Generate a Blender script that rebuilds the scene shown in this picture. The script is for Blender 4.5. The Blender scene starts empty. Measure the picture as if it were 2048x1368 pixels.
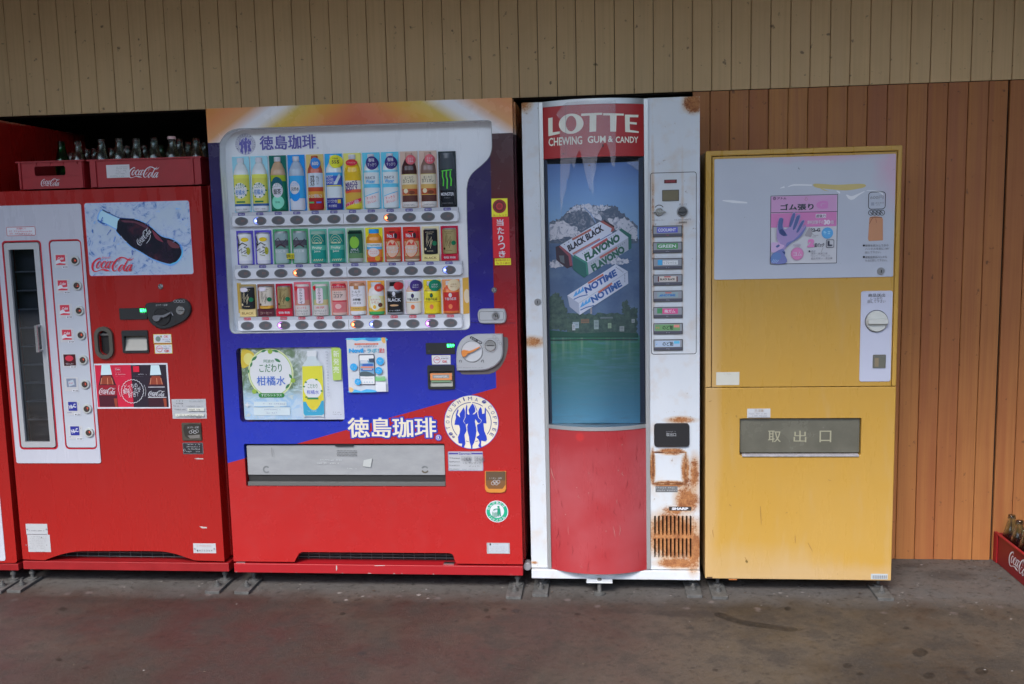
import bpy, bmesh, math, random
from mathutils import Vector, Matrix
from mathutils.geometry import tessellate_polygon
random.seed(7)
scene = bpy.context.scene
COL = scene.collection

# ------------------------------------------------------------------ camera
CAM = Vector((0.0, -3.4342, 1.3774))
R_ = Vector((0.99537473, 0.09314472, -0.02352049))
U_ = Vector((0.01186411, 0.12377216, 0.99223974))
F_ = Vector((-0.09533308, 0.98792941, -0.1220946))
FPX = 1891.2125
cd = bpy.data.cameras.new('camera'); cam = bpy.data.objects.new('camera', cd); COL.objects.link(cam)
cam.matrix_world = Matrix(((R_.x, U_.x, -F_.x, CAM.x), (R_.y, U_.y, -F_.y, CAM.y), (R_.z, U_.z, -F_.z, CAM.z), (0, 0, 0, 1)))
cd.sensor_width = 36.0; cd.lens = FPX / 2048 * 36.0; cd.clip_start = 0.05; cd.clip_end = 500
scene.camera = cam

# ------------------------------------------------------------------ light
SUN_EL, SUN_AZ = math.radians(48), math.radians(200)
world = bpy.data.worlds.new('World'); scene.world = world; world.use_nodes = True
wn = world.node_tree.nodes; wl = world.node_tree.links
bg = wn['Background']; sky = wn.new('ShaderNodeTexSky'); sky.sky_type = 'NISHITA'; sky.sun_disc = False
sky.sun_elevation = SUN_EL; sky.sun_rotation = SUN_AZ; sky.air_density = 1.2; sky.dust_density = 1.5
wl.new(sky.outputs[0], bg.inputs[0]); bg.inputs[1].default_value = 0.14
sd = bpy.data.lights.new('sun', 'SUN'); sd.energy = 1.8; sd.angle = math.radians(25); sd.color = (1, 0.965, 0.91)
sun = bpy.data.objects.new('sun', sd); COL.objects.link(sun)
sdir = Vector((math.sin(SUN_AZ) * math.cos(SUN_EL), math.cos(SUN_AZ) * math.cos(SUN_EL), math.sin(SUN_EL)))
sun.rotation_euler = sdir.to_track_quat('Z', 'Y').to_euler(); sun.location = (0, -6, 8)
vs = scene.view_settings; vs.view_transform = 'Standard'; vs.look = 'None'; vs.gamma = 1; vs.use_curve_mapping = False
vs.exposure = 1.62


def at(u, v, Y):
    d = F_ + R_ * ((u - 1024) / FPX) - U_ * ((v - 684) / FPX)
    t = (Y - CAM.y) / d.y
    p = CAM + d * t
    return (p.x, p.z)


def floor_at(u, v, Z=0.0):
    d = F_ + R_ * ((u - 1024) / FPX) - U_ * ((v - 684) / FPX)
    t = (Z - CAM.z) / d.z
    p = CAM + d * t
    return (p.x, p.y)


# ------------------------------------------------------------------ materials
def s2l(c):
    c = c / 255.0
    return c / 12.92 if c <= 0.04045 else ((c + 0.055) / 1.055) ** 2.4


_M = {}


def mat(name, rgb, rough=0.5, metal=0.0, emit=0.0, spec=0.5, grain=0.0, gscale=40.0, alpha=1.0, coat=0.0):
    """rgb is linear base colour"""
    if name in _M: return _M[name]
    m = bpy.data.materials.new(name); m.use_nodes = True; nt = m.node_tree; b = nt.nodes['Principled BSDF']
    b.inputs['Base Color'].default_value = (*rgb, 1); b.inputs['Roughness'].default_value = rough
    b.inputs['Metallic'].default_value = metal; b.inputs['Specular IOR Level'].default_value = spec
    b.inputs['Coat Weight'].default_value = coat
    if alpha < 1: b.inputs['Alpha'].default_value = alpha
    if emit:
        b.inputs['Emission Color'].default_value = (*rgb, 1); b.inputs['Emission Strength'].default_value = emit
    if grain:
        g = nt.nodes.new('ShaderNodeNewGeometry'); n = nt.nodes.new('ShaderNodeTexNoise'); n.inputs['Scale'].default_value = gscale
        n.inputs['Detail'].default_value = 6; n.inputs['Roughness'].default_value = 0.65
        nt.links.new(g.outputs['Position'], n.inputs['Vector'])
        r = nt.nodes.new('ShaderNodeMapRange'); r.inputs['From Min'].default_value = 0.3; r.inputs['From Max'].default_value = 0.7
        r.inputs['To Min'].default_value = 1 - grain; r.inputs['To Max'].default_value = 1 + grain * 0.5
        nt.links.new(n.outputs['Fac'], r.inputs['Value'])
        v = nt.nodes.new('ShaderNodeVectorMath'); v.operation = 'SCALE'; v.inputs[0].default_value = rgb
        nt.links.new(r.outputs[0], v.inputs['Scale']); nt.links.new(v.outputs[0], b.inputs['Base Color'])
        r2 = nt.nodes.new('ShaderNodeMapRange'); r2.inputs['To Min'].default_value = max(0.02, rough - 0.12); r2.inputs['To Max'].default_value = min(1, rough + 0.15)
        nt.links.new(n.outputs['Fac'], r2.inputs['Value']); nt.links.new(r2.outputs[0], b.inputs['Roughness'])
    _M[name] = m
    return m


def pm(r, g, b, k=0.85, rough=0.45):
    """print colour from an sRGB triple seen in medium light"""
    return mat('print_%d_%d_%d_%d_%d' % (r, g, b, int(rough * 100), int(k * 100)), tuple(min(0.85, s2l(c) / k) for c in (r, g, b)), rough)


class N:
    """tiny node helper"""
    def __init__(s, name):
        s.m = bpy.data.materials.new(name); s.m.use_nodes = True; s.nt = s.m.node_tree
        s.b = s.nt.nodes['Principled BSDF']; s.pos = s.nt.nodes.new('ShaderNodeNewGeometry').outputs['Position']
        sp = s.nt.nodes.new('ShaderNodeSeparateXYZ'); s.nt.links.new(s.pos, sp.inputs[0]); s.x, s.y, s.z = sp.outputs
        _M[name] = s.m

    def _in(s, sock, v):
        if isinstance(v, bpy.types.NodeSocket): s.nt.links.new(v, sock)
        elif v is not None: sock.default_value = v

    def math(s, op, a, b=None, c=None, clamp=False):
        n = s.nt.nodes.new('ShaderNodeMath'); n.operation = op; n.use_clamp = clamp
        for i, v in enumerate((a, b, c)): s._in(n.inputs[i], v) if v is not None else None
        return n.outputs[0]

    def mix(s, f, a, b, blend='MIX'):
        n = s.nt.nodes.new('ShaderNodeMix'); n.data_type = 'RGBA'; n.blend_type = blend
        s._in(n.inputs[0], f)
        for i, v in ((6, a), (7, b)): s._in(n.inputs[i], (*v, 1) if isinstance(v, tuple) else v)
        return n.outputs[2]

    def noise(s, scale=5, detail=5, rough=0.6, stretch=None, dist=0):
        n = s.nt.nodes.new('ShaderNodeTexNoise'); n.inputs['Scale'].default_value = scale; n.inputs['Detail'].default_value = detail
        n.inputs['Roughness'].default_value = rough; n.inputs['Distortion'].default_value = dist
        v = s.pos
        if stretch:
            mp = s.nt.nodes.new('ShaderNodeMapping'); mp.inputs['Scale'].default_value = stretch; s.nt.links.new(v, mp.inputs[0]); v = mp.outputs[0]
        s.nt.links.new(v, n.inputs['Vector'])
        return n.outputs['Fac']

    def rng(s, v, a, b, c=0.0, d=1.0):
        n = s.nt.nodes.new('ShaderNodeMapRange'); s._in(n.inputs[0], v)
        for i, k in enumerate((a, b, c, d)): n.inputs[i + 1].default_value = k
        return n.outputs[0]

    def ramp(s, v, stops):
        n = s.nt.nodes.new('ShaderNodeValToRGB'); s._in(n.inputs[0], v); e = n.color_ramp.elements
        while len(e) < len(stops): e.new(0.5)
        for el, (p, c) in zip(e, stops): el.position = p; el.color = (*c, 1)
        return n.outputs[0]

    def blob(s, cx, cz, rx, rz):
        a = s.math('DIVIDE', s.math('SUBTRACT', s.x, cx), rx); b = s.math('DIVIDE', s.math('SUBTRACT', s.z, cz), rz)
        d = s.math('SQRT', s.math('ADD', s.math('MULTIPLY', a, a), s.math('MULTIPLY', b, b)))
        return s.math('SUBTRACT', 1.0, d, clamp=True)

    def bump(s, h, dist=0.001, strength=0.5):
        n = s.nt.nodes.new('ShaderNodeBump'); n.inputs['Distance'].default_value = dist; n.inputs['Strength'].default_value = strength
        s.nt.links.new(h, n.inputs['Height']); s.nt.links.new(n.outputs[0], s.b.inputs['Normal'])

    def out(s, col, rough=0.4, metal=0.0, coat=0.0):
        s._in(s.b.inputs['Base Color'], (*col, 1) if isinstance(col, tuple) else col); s._in(s.b.inputs['Roughness'], rough)
        s.b.inputs['Metallic'].default_value = metal; s.b.inputs['Coat Weight'].default_value = coat
        return s.m


def painted(name, rgb, rough=0.35, fade=None, fadeamt=0.4, speck=None, blobs=None, coat=0.0):
    """painted sheet metal: large faded clouds, vertical wipe marks, tiny specks of dirt"""
    n = N(name)
    f = n.noise(2.2, 4, 0.55); w = n.noise(9, 5, 0.6, (2.0, 2.0, 0.35))
    col = rgb
    if fade: col = n.mix(n.math('MULTIPLY', n.rng(f, 0.4, 0.68), fadeamt), rgb, fade)
    col = n.mix(n.rng(w, 0.35, 0.75, 0.0, 0.09), col, tuple(c * 0.72 for c in rgb))
    if blobs:
        for (cx, cz, rx, rz, c, k) in blobs:
            q = n.math('MULTIPLY', n.rng(n.math('ADD', n.blob(cx, cz, rx, rz), n.math('MULTIPLY', n.math('SUBTRACT', w, 0.5), 0.6)), 0.05, 0.5), k)
            col = n.mix(q, col, c)
    if speck is not None:
        sp = n.noise(70, 2, 0.5)
        col = n.mix(n.rng(sp, 0.74, 0.79, 0, 0.7), col, speck)
        s2 = n.noise(24, 3, 0.5)
        col = n.mix(n.rng(s2, 0.76, 0.8, 0, 0.6), col, speck)
    rg = n.rng(w, 0.3, 0.7, max(0.05, rough - 0.1), rough + 0.12)
    n.bump(n.noise(3.0, 2, 0.4), 0.004, 0.25)
    return n.out(col, rg, coat=coat)


def glass_mat(name, tint=(1, 1, 1), gloss=1.0, ior=1.5):
    if name in _M: return _M[name]
    m = bpy.data.materials.new(name); m.use_nodes = True; nt = m.node_tree; nt.nodes.clear()
    o = nt.nodes.new('ShaderNodeOutputMaterial'); t = nt.nodes.new('ShaderNodeBsdfTransparent'); t.inputs[0].default_value = (*tint, 1)
    g = nt.nodes.new('ShaderNodeBsdfGlossy'); g.inputs['Roughness'].default_value = 0.03
    f = nt.nodes.new('ShaderNodeFresnel'); f.inputs[0].default_value = ior
    ml = nt.nodes.new('ShaderNodeMath'); ml.operation = 'MULTIPLY'; ml.inputs[1].default_value = gloss; ml.use_clamp = True
    x = nt.nodes.new('ShaderNodeMixShader'); nt.links.new(f.outputs[0], ml.inputs[0]); nt.links.new(ml.outputs[0], x.inputs[0])
    nt.links.new(t.outputs[0], x.inputs[1]); nt.links.new(g.outputs[0], x.inputs[2]); nt.links.new(x.outputs[0], o.inputs[0])
    _M[name] = m
    return m


def film_mat(name, rgb, a, streak=0.0):
    """thin translucent layer over a surface: painted reflection, pale patch or floor stain"""
    n = N(name)
    fac = n.rng(n.noise(14, 5, 0.6, (3, 3, 0.4)), 0.3, 0.7, a * (1 - streak), a)
    tr = n.nt.nodes.new('ShaderNodeBsdfTransparent'); df = n.nt.nodes.new('ShaderNodeBsdfDiffuse'); df.inputs[0].default_value = (*rgb, 1)
    x = n.nt.nodes.new('ShaderNodeMixShader'); n.nt.links.new(fac, x.inputs[0]); n.nt.links.new(tr.outputs[0], x.inputs[1]); n.nt.links.new(df.outputs[0], x.inputs[2])
    n.nt.links.new(x.outputs[0], n.nt.nodes['Material Output'].inputs[0])
    return n.m


WHITE = mat('white_print', (0.68, 0.69, 0.74), 0.45)
BLACK = mat('black_print', (0.015, 0.015, 0.018), 0.45)
GREYTXT = mat('grey_print', (0.2, 0.2, 0.22), 0.5)
CHROME = mat('chrome', (0.62, 0.62, 0.62), 0.22, 1.0)
STEEL = mat('brushed_steel', (0.42, 0.42, 0.43), 0.38, 1.0)
SILVER = mat('silver_plastic', (0.50, 0.51, 0.53), 0.38, 0.25)
DARKPL = mat('dark_plastic', (0.022, 0.024, 0.026), 0.4)
MIDPL = mat('dark_grey_plastic', (0.07, 0.07, 0.07), 0.42)
GLASS = glass_mat('window_glass', (0.99, 0.99, 1.0), .45)
LEDG = mat('green_led', (0.05, 1.0, 0.25), 0.5, emit=1.6)
LEDB = mat('blue_led', (0.22, 0.3, 1.0), 0.5, emit=2.6)
LEDO = mat('orange_led', (1.0, 0.25, 0.08), 0.5, emit=2.2)
LEDP = mat('purple_led', (0.75, 0.25, 1.0), 0.5, emit=2.4)


# ------------------------------------------------------------------ geometry
def root(name, label, cat, base, group=None):
    o = bpy.data.objects.new(name, None); COL.objects.link(o); o.location = base; o.empty_display_size = 0.1
    o['label'] = label; o['category'] = cat
    if group: o['group'] = group
    return o


def top_of(o):
    while o.parent: o = o.parent
    return o


_TXT = {}


def text_shape(s, bold=0.0, spacing=1.0):
    k = (s, bold, spacing)
    if k in _TXT: return _TXT[k]
    c = bpy.data.curves.new('t', 'FONT'); c.body = s; c.size = 1; c.resolution_u = 3; c.offset = bold; c.space_character = spacing
    o = bpy.data.objects.new('t', c); COL.objects.link(o)
    dg = bpy.context.evaluated_depsgraph_get(); me = bpy.data.meshes.new_from_object(o.evaluated_get(dg))
    vs_ = [(v.co.x, v.co.y) for v in me.vertices]; fs = [tuple(p.vertices) for p in me.polygons]
    bpy.data.objects.remove(o); bpy.data.curves.remove(c); bpy.data.meshes.remove(me)
    if vs_:
        x0 = min(v[0] for v in vs_); x1 = max(v[0] for v in vs_); y0 = min(v[1] for v in vs_); y1 = max(v[1] for v in vs_)
        vs_ = [((x - x0) / max(1e-6, x1 - x0), (y - y0) / max(1e-6, y1 - y0)) for x, y in vs_]
    _TXT[k] = (vs_, fs)
    return _TXT[k]


def smooth_pts(pts, n=5, closed=False):
    out = []; m = len(pts)
    rngm = range(m if closed else m - 1)
    for i in rngm:
        if closed: p0, p1, p2, p3 = pts[(i - 1) % m], pts[i], pts[(i + 1) % m], pts[(i + 2) % m]
        else: p0, p1, p2, p3 = pts[max(i - 1, 0)], pts[i], pts[i + 1], pts[min(i + 2, m - 1)]
        for k in range(n):
            t = k / n; t2 = t * t; t3 = t2 * t
            out.append(tuple(0.5 * (2 * b + (c - a) * t + (2 * a - 5 * b + 4 * c - d) * t2 + (3 * b - a - 3 * c + d) * t3) for a, b, c, d in zip(p0, p1, p2, p3)))
    if not closed: out.append(tuple(pts[-1]))
    return out


def rrect(x0, z0, x1, z1, r, n=5):
    r = min(r, abs(x1 - x0) / 2, abs(z1 - z0) / 2)
    if x0 > x1: x0, x1 = x1, x0
    if z0 > z1: z0, z1 = z1, z0
    pts = []
    for cx, cz, a0 in ((x1 - r, z1 - r, 0), (x0 + r, z1 - r, 90), (x0 + r, z0 + r, 180), (x1 - r, z0 + r, 270)):
        for k in range(n + 1):
            a = math.radians(a0 + 90 * k / n); pts.append((cx + r * math.cos(a), cz + r * math.sin(a)))
    return pts


def ell(cx, cz, rx, rz=None, n=24, a0=0, a1=360):
    rz = rx if rz is None else rz
    full = abs(a1 - a0) >= 360
    return [(cx + rx * math.cos(math.radians(a0 + (a1 - a0) * k / (n if full else n - 1))), cz + rz * math.sin(math.radians(a0 + (a1 - a0) * k / (n if full else n - 1)))) for k in range(n)]


class G:
    """accumulates geometry lying on (or standing proud of) a plane y=const seen from -Y.
    With ox, oy, sc the 2-D inputs of the pixel-space methods are mapped on to that plane."""
    def __init__(s, y=0.0, ox=0, oy=0, sc=1.0):
        s.y = y; s.ox, s.oy, s.sc = ox, oy, sc; s.v = []; s.f = []; s.mi = []; s.mats = []; s.e = 0.0005; s.warp = None; s.sm = []

    def p(s, a, b): return at(s.ox + a / s.sc, s.oy + b / s.sc, s.y)

    def k(s): return (s.y - CAM.y) / FPX / 0.98      # metres per photo pixel on this plane (about)

    def _m(s, m):
        if m not in s.mats: s.mats.append(m)
        return s.mats.index(m)

    def add(s, vs_, fs, m, smooth=False):
        o = len(s.v); mi = s._m(m)
        s.v += [tuple(q) for q in vs_]; s.f += [tuple(i + o for i in f) for f in fs]; s.mi += [mi] * len(fs); s.sm += [smooth] * len(fs)

    def _y(s, y):
        if y is None: s.e += 0.00006; return s.y - s.e
        return y

    # world-space 2-D primitives ------------------------------------
    def flat(s, pts, m, y=None, holes=()):
        y = s._y(y)
        loops = [[Vector((a, b, 0)) for a, b in pts]] + [[Vector((a, b, 0)) for a, b in h] for h in holes]
        allp = [q for lp in loops for q in lp]
        if len(loops) == 1 and len(pts) <= 4: fs = [tuple(range(len(pts)))]
        else: fs = [tuple(t) for t in tessellate_polygon(loops)]
        s.add([(q.x, y, q.y) for q in allp], fs, m)

    def slab(s, pts, m, yf, yb, holes=(), back=False, side=None):
        s.flat(pts, m, yf, holes)
        if back: s.flat(pts, m, yb, holes)
        for lp in [pts] + list(holes):
            n = len(lp); vs_ = [(a, yf, b) for a, b in lp] + [(a, yb, b) for a, b in lp]
            s.add(vs_, [(i, (i + 1) % n, n + (i + 1) % n, n + i) for i in range(n)], side or m)

    def pill(s, pts, m, yf, yb, c=0.002):
        """slab with a chamfered front edge; outline shrinks towards its centroid"""
        cx = sum(a for a, b in pts) / len(pts); cz = sum(b for a, b in pts) / len(pts)
        inn = []
        for a, b in pts:
            d = math.hypot(a - cx, b - cz); q = max(0.0, 1 - c / max(d, 1e-5)); inn.append((cx + (a - cx) * q, cz + (b - cz) * q))
        s.flat(inn, m, yf); n = len(pts)
        vs_ = [(a, yf, b) for a, b in inn] + [(a, yf + c, b) for a, b in pts] + [(a, yb, b) for a, b in pts]
        s.add(vs_, [(i, (i + 1) % n, n + (i + 1) % n, n + i) for i in range(n)] + [(n + i, n + (i + 1) % n, 2 * n + (i + 1) % n, 2 * n + i) for i in range(n)], m)

    def box(s, x0, x1, y0, y1, z0, z1, m):
        v = [(x, y, z) for x in (x0, x1) for y in (y0, y1) for z in (z0, z1)]
        s.add(v, [(0, 1, 3, 2), (4, 6, 7, 5), (0, 4, 5, 1), (2, 3, 7, 6), (0, 2, 6, 4), (1, 5, 7, 3)], m)

    def lathe(s, cx, cy, prof, m, n=20, sy=1.0, ms=None, a0=0.0, a1=360.0):
        """profile of (r, z) turned about a vertical axis; sy flattens front-to-back; ms gives a material per band"""
        full = a1 - a0 >= 360; cnt = n if full else n + 1
        rings = [[(cx + r * math.cos(math.radians(a0 + (a1 - a0) * k / n)), cy + sy * r * math.sin(math.radians(a0 + (a1 - a0) * k / n)), z) for k in range(cnt)] for r, z in prof]
        for i in range(len(prof) - 1):
            mm = ms[i] if ms else m
            s.add(rings[i] + rings[i + 1], [(k, (k + 1) % cnt, cnt + (k + 1) % cnt, cnt + k) for k in range(n)], mm, True)
        for rg, fl_ in ((rings[0], True), (rings[-1], False)): s.add(rg, [tuple(range(cnt))], (ms[0] if fl_ else ms[-1]) if ms else m)

    def cyl(s, cx, cz, r, yf, yb, m, n=24, c=0.0015): s.pill(ell(cx, cz, r, n=n), m, yf, yb, c)

    def rod(s, a, b, r, m, n=8):
        a = Vector(a); b = Vector(b); d = (b - a).normalized(); t = d.orthogonal().normalized(); w = d.cross(t)
        ra = [a + (t * math.cos(q) + w * math.sin(q)) * r for q in [2 * math.pi * k / n for k in range(n)]]; rb = [q + (b - a) for q in ra]
        s.add(ra + rb, [(k, (k + 1) % n, n + (k + 1) % n, n + k) for k in range(n)] + [tuple(range(n)), tuple(range(n, 2 * n))], m, False)

    def ribbon(s, pts, m, w=None, closed=False, y=None):
        """pts (x,z[,w]) world"""
        y = s._y(y); n = len(pts); L = []; Rr = []
        for i in range(n):
            a = pts[(i - 1) % n] if (closed or i > 0) else pts[i]; b = pts[(i + 1) % n] if (closed or i < n - 1) else pts[i]
            dx, dz = b[0] - a[0], b[1] - a[1]; l = math.hypot(dx, dz) or 1e-6; ww = (pts[i][2] if len(pts[i]) > 2 else w) / 2
            L.append((pts[i][0] - dz / l * ww, y, pts[i][1] + dx / l * ww)); Rr.append((pts[i][0] + dz / l * ww, y, pts[i][1] - dx / l * ww))
        s.add(L + Rr, [(i, (i + 1) % n, n + (i + 1) % n, n + i) for i in range(n if closed else n - 1)], m)

    def txt(s, t, x0, z0, x1, z1, m, bold=0.0, rot=0.0, spacing=1.0, y=None, shear=0.0):
        if bold > 0 and any(ord(ch) > 0x2E80 for ch in t):
            d = bold * abs(z1 - z0) * 0.6
            for dx, dz in ((-d, -d * .6), (d, -d * .6), (-d, d * .6), (d, d * .6)) if bold >= .02 else ((-d, 0), (d, 0)):
                s.txt(t, x0 + d + dx, z0 + d + dz, x1 - d + dx, z1 - d + dz, m, 0.0, rot, spacing, None if y is None else y - .00002, shear)
                if y is not None: y -= .00002
            return
        vs_, fs = text_shape(t, bold, spacing)
        if not vs_: return
        y = s._y(y); cx, cz = (x0 + x1) / 2, (z0 + z1) / 2; w, h = x1 - x0, z1 - z0; c, sn = math.cos(rot), math.sin(rot)
        out = []
        for a, b in vs_:
            lx, lz = (a - .5) * w + (b - .5) * shear * h, (b - .5) * h
            out.append((cx + lx * c - lz * sn, y, cz + lx * sn + lz * c))
        s.add(out, fs, m)

    # pixel-space versions ------------------------------------------
    def P(s, pts): return [s.p(*q) for q in pts]

    def R(s, a0, b0, a1, b1):
        am, bm = (a0 + a1) / 2, (b0 + b1) / 2
        return s.p(a0, bm)[0], s.p(am, b1)[1], s.p(a1, bm)[0], s.p(am, b0)[1]

    def fpoly(s, pts, m, y=None, sm=0): s.flat(s.P(smooth_pts(pts, sm, True) if sm else pts), m, y)

    def frect(s, a0, b0, a1, b1, m, r=0, y=None):
        x0, z0, x1, z1 = s.R(a0, b0, a1, b1)
        s.flat(rrect(x0, z0, x1, z1, r / s.sc * s.k()) if r else [(x0, z0), (x1, z0), (x1, z1), (x0, z1)], m, y)

    def frame(s, a0, b0, a1, b1, m, w, r=4):
        x0, z0, x1, z1 = s.R(a0, b0, a1, b1); s.ribbon(rrect(x0, z0, x1, z1, r / s.sc * s.k()), m, w / s.sc * s.k(), True)

    def fdisc(s, a, b, ra, m, rb=None, y=None, n=24):
        x, z = s.p(a, b); k = s.k() / s.sc; s.flat(ell(x, z, ra * k, (rb or ra) * k, n), m, y)

    def fring(s, a, b, ra, m, w, a0=0, a1=360, n=32, rb=None):
        x, z = s.p(a, b); k = s.k() / s.sc; s.ribbon(ell(x, z, ra * k, (rb or ra) * k, n, a0, a1), m, w * k, abs(a1 - a0) >= 360)

    def ftxt(s, t, a0, b0, a1, b1, m, bold=0.0, rot=0.0, spacing=1.0, shear=0.0):
        x0, z0, x1, z1 = s.R(a0, b0, a1, b1); s.txt(t, x0, z0, x1, z1, m, bold, math.radians(rot), spacing, shear=shear)

    def line(s, pts, m, w, closed=False, sm=0):
        k = s.k() / s.sc
        if sm: pts = smooth_pts(pts, sm, closed)
        s.ribbon([(*s.p(q[0], q[1]), (q[2] if len(q) > 2 else w) * k) for q in pts], m, None, closed)

    def ticks(s, a0, b0, a1, b1, m, seed=1, fill=0.8):
        """a line of print too small to read: short strokes"""
        rd = random.Random(seed + int(a0 * 7 + b0)); h = b1 - b0; x = a0
        while x < a1 - h * 0.5:
            w = h * 0.85
            if rd.random() < fill:
                for _ in range(2):
                    c = b0 + rd.random() * h * .8; s.frect(x, c, x + w * rd.uniform(.5, .9), c + h * .16, m)
                c = x + rd.random() * w * .6; s.frect(c, b0 + rd.random() * h * .2, c + h * .14, b1 - rd.random() * h * .2, m)
            x += h * 1.05

    def build(s, name, parent, bevel=0, label=None, subdiv=0):
        base = top_of(parent).location if parent else Vector((0, 0, 0))
        me = bpy.data.meshes.new(name); me.from_pydata([(a - base[0], b - base[1], c - base[2]) for a, b, c in s.v], [], s.f)
        for m in s.mats: me.materials.append(m)
        me.polygons.foreach_set('material_index', s.mi); me.polygons.foreach_set('use_smooth', s.sm)
        me.update()
        o = bpy.data.objects.new(name, me); COL.objects.link(o)
        if parent: o.parent = parent
        if bevel:
            bm = bmesh.new(); bm.from_mesh(me); bmesh.ops.remove_doubles(bm, verts=bm.verts, dist=1e-5); bmesh.ops.recalc_face_normals(bm, faces=bm.faces); bm.to_mesh(me); bm.free()
            md = o.modifiers.new('bevel', 'BEVEL'); md.width = bevel; md.segments = 3; md.limit_method = 'ANGLE'; md.angle_limit = math.radians(50); md.harden_normals = True
        if label: o['label'] = label
        return o


def copy_thing(o, loc=None, parent=None, label=None):
    c = o.copy(); COL.objects.link(c)
    if parent: c.parent = parent
    if loc is not None: c.location = loc
    if label: c['label'] = label
    for ch in [q for q in COL.objects if q.parent == o]: copy_thing(ch, None, c)
    return c


COKE = [
    [(440, 250, 12), (462, 195, 22), (425, 160, 34), (300, 225, 50), (190, 325, 66), (125, 450, 76), (108, 575, 76), (132, 680, 66), (200, 748, 46), (300, 750, 26), (430, 702, 26), (560, 672, 40), (690, 695, 78), (790, 712, 50), (875, 745, 8)],
    [(470, 315, 18), (400, 325, 40), (320, 430, 52), (288, 540, 50), (310, 600, 38), (370, 585, 24), (440, 480, 26), (485, 375, 22), (470, 315, 18)],
    [(650, 400, 22), (705, 350, 34), (680, 305, 24), (615, 315, 40), (540, 405, 54), (498, 520, 56), (525, 598, 40), (600, 580, 22), (690, 490, 12)],
    [(880, 330, 20), (800, 335, 36), (710, 450, 50), (668, 545, 50), (695, 600, 36), (765, 550, 26), (870, 390, 22)],
    [(930, 300, 44), (840, 470, 50), (795, 585, 48), (850, 592, 26), (930, 490, 12)],
    [(968, 325, 44), (1022, 325, 44)],
    [(1925, 145, 8), (1835, 228, 26), (1740, 252, 38), (1640, 222, 46), (1520, 158, 46), (1400, 130, 36), (1300, 150, 36), (1180, 232, 50), (1080, 352, 66), (1005, 500, 76), (988, 628, 70), (1032, 716, 50), (1110, 725, 30), (1195, 655, 15), (1250, 560, 8)],
    [(1280, 400, 10), (1265, 330, 14), (1300, 220, 18), (1360, 170, 18), (1385, 210, 12), (1340, 300, 10)],
    [(1245, 450, 12), (1180, 470, 22), (1125, 540, 28), (1105, 600, 20)],
    [(1450, 455, 18), (1370, 480, 40), (1290, 590, 52), (1258, 690, 50), (1285, 740, 36), (1345, 715, 24), (1420, 600, 26), (1470, 500, 22), (1450, 455, 18)],
    [(1800, 140, 10), (1740, 190, 24), (1645, 270, 44), (1565, 410, 52), (1500, 560, 56), (1485, 680, 54), (1530, 728, 36), (1610, 640, 14)],
    [(1810, 460, 20), (1720, 475, 38), (1630, 590, 50), (1590, 690, 48), (1625, 742, 34), (1695, 680, 26), (1790, 520, 22)],
    [(1860, 440, 44), (1775, 610, 50), (1735, 715, 48), (1790, 722, 26), (1865, 620, 12)]]


def coke_logo(g, m, a0, b0, a1, b1, rot=0.0, fat=1.0, shear=0):
    """script logo fitted in a pixel box of g"""
    k = g.k() / g.sc; w = a1 - a0; h = b1 - b0; ca, cb = (a0 + a1) / 2, (b0 + b1) / 2; r = math.radians(rot); c, sn = math.cos(r), math.sin(r)
    for st in COKE:
        st = smooth_pts(st, 4)
        pts = []
        for x, y_, ww in st:
            lx = ((x - 75) / 1855 - .5) * w; ly = ((y_ - 110) / 660 - .5) * h
            pts.append((*g.p(ca + lx * c - ly * sn, cb + lx * sn + ly * c), max(5, ww) / 1855 * w * k * fat))
        g.ribbon(pts, m)


# ================================================================== SETTING
def structure(o): o['kind'] = 'structure'; return o


# concrete floor
n = N('stained_concrete')
big = n.noise(1.1, 5, 0.6, dist=0.6); mid = n.noise(7, 6, 0.65); fin = n.noise(120, 5, 0.8)
col = n.mix(n.rng(big, 0.42, 0.58), (0.058, 0.042, 0.029), (0.115, 0.091, 0.067))
# reddish paint wash on the left and centre of the slab
redm = n.math('MULTIPLY', n.rng(n.x, 0.45, -0.6), n.rng(n.noise(1.6, 4, 0.55), 0.32, 0.6))
redm = n.math('MULTIPLY', redm, n.rng(n.y, -0.02, -0.16))
col = n.mix(n.math('MULTIPLY', redm, 0.95), col, (0.072, 0.026, 0.022))
col = n.mix(n.rng(mid, 0.50, 0.62, 0, 0.55), col, (0.036, 0.026, 0.019))
col = n.mix(n.rng(fin, 0.52, 0.70, 0, 0.5), col, (0.15, 0.13, 0.11))
vor = n.nt.nodes.new('ShaderNodeTexVoronoi'); vor.inputs['Scale'].default_value = 6.5; n.nt.links.new(n.pos, vor.inputs['Vector'])
vd = n.math('ADD', vor.outputs['Distance'], n.math('MULTIPLY', n.math('SUBTRACT', n.noise(30, 3), 0.5), 0.16))
sepc = n.nt.nodes.new('ShaderNodeSeparateColor'); n.nt.links.new(vor.outputs['Color'], sepc.inputs[0])
spot = n.math('MULTIPLY', n.rng(vd, 0.14, 0.07), n.rng(sepc.outputs[0], 0.72, 0.78))
col = n.mix(n.math('MULTIPLY', spot, 0.75), col, (0.026, 0.024, 0.023))
vor2 = n.nt.nodes.new('ShaderNodeTexVoronoi'); vor2.inputs['Scale'].default_value = 15; n.nt.links.new(n.pos, vor2.inputs['Vector'])
sep2 = n.nt.nodes.new('ShaderNodeSeparateColor'); n.nt.links.new(vor2.outputs['Color'], sep2.inputs[0])
vd2 = n.math('ADD', vor2.outputs['Distance'], n.math('MULTIPLY', n.math('SUBTRACT', n.noise(60, 3), 0.5), 0.25))
zone = n.math('MULTIPLY', n.rng(n.y, -0.22, -0.1), n.rng(n.y, 0.05, -0.02))
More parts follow.
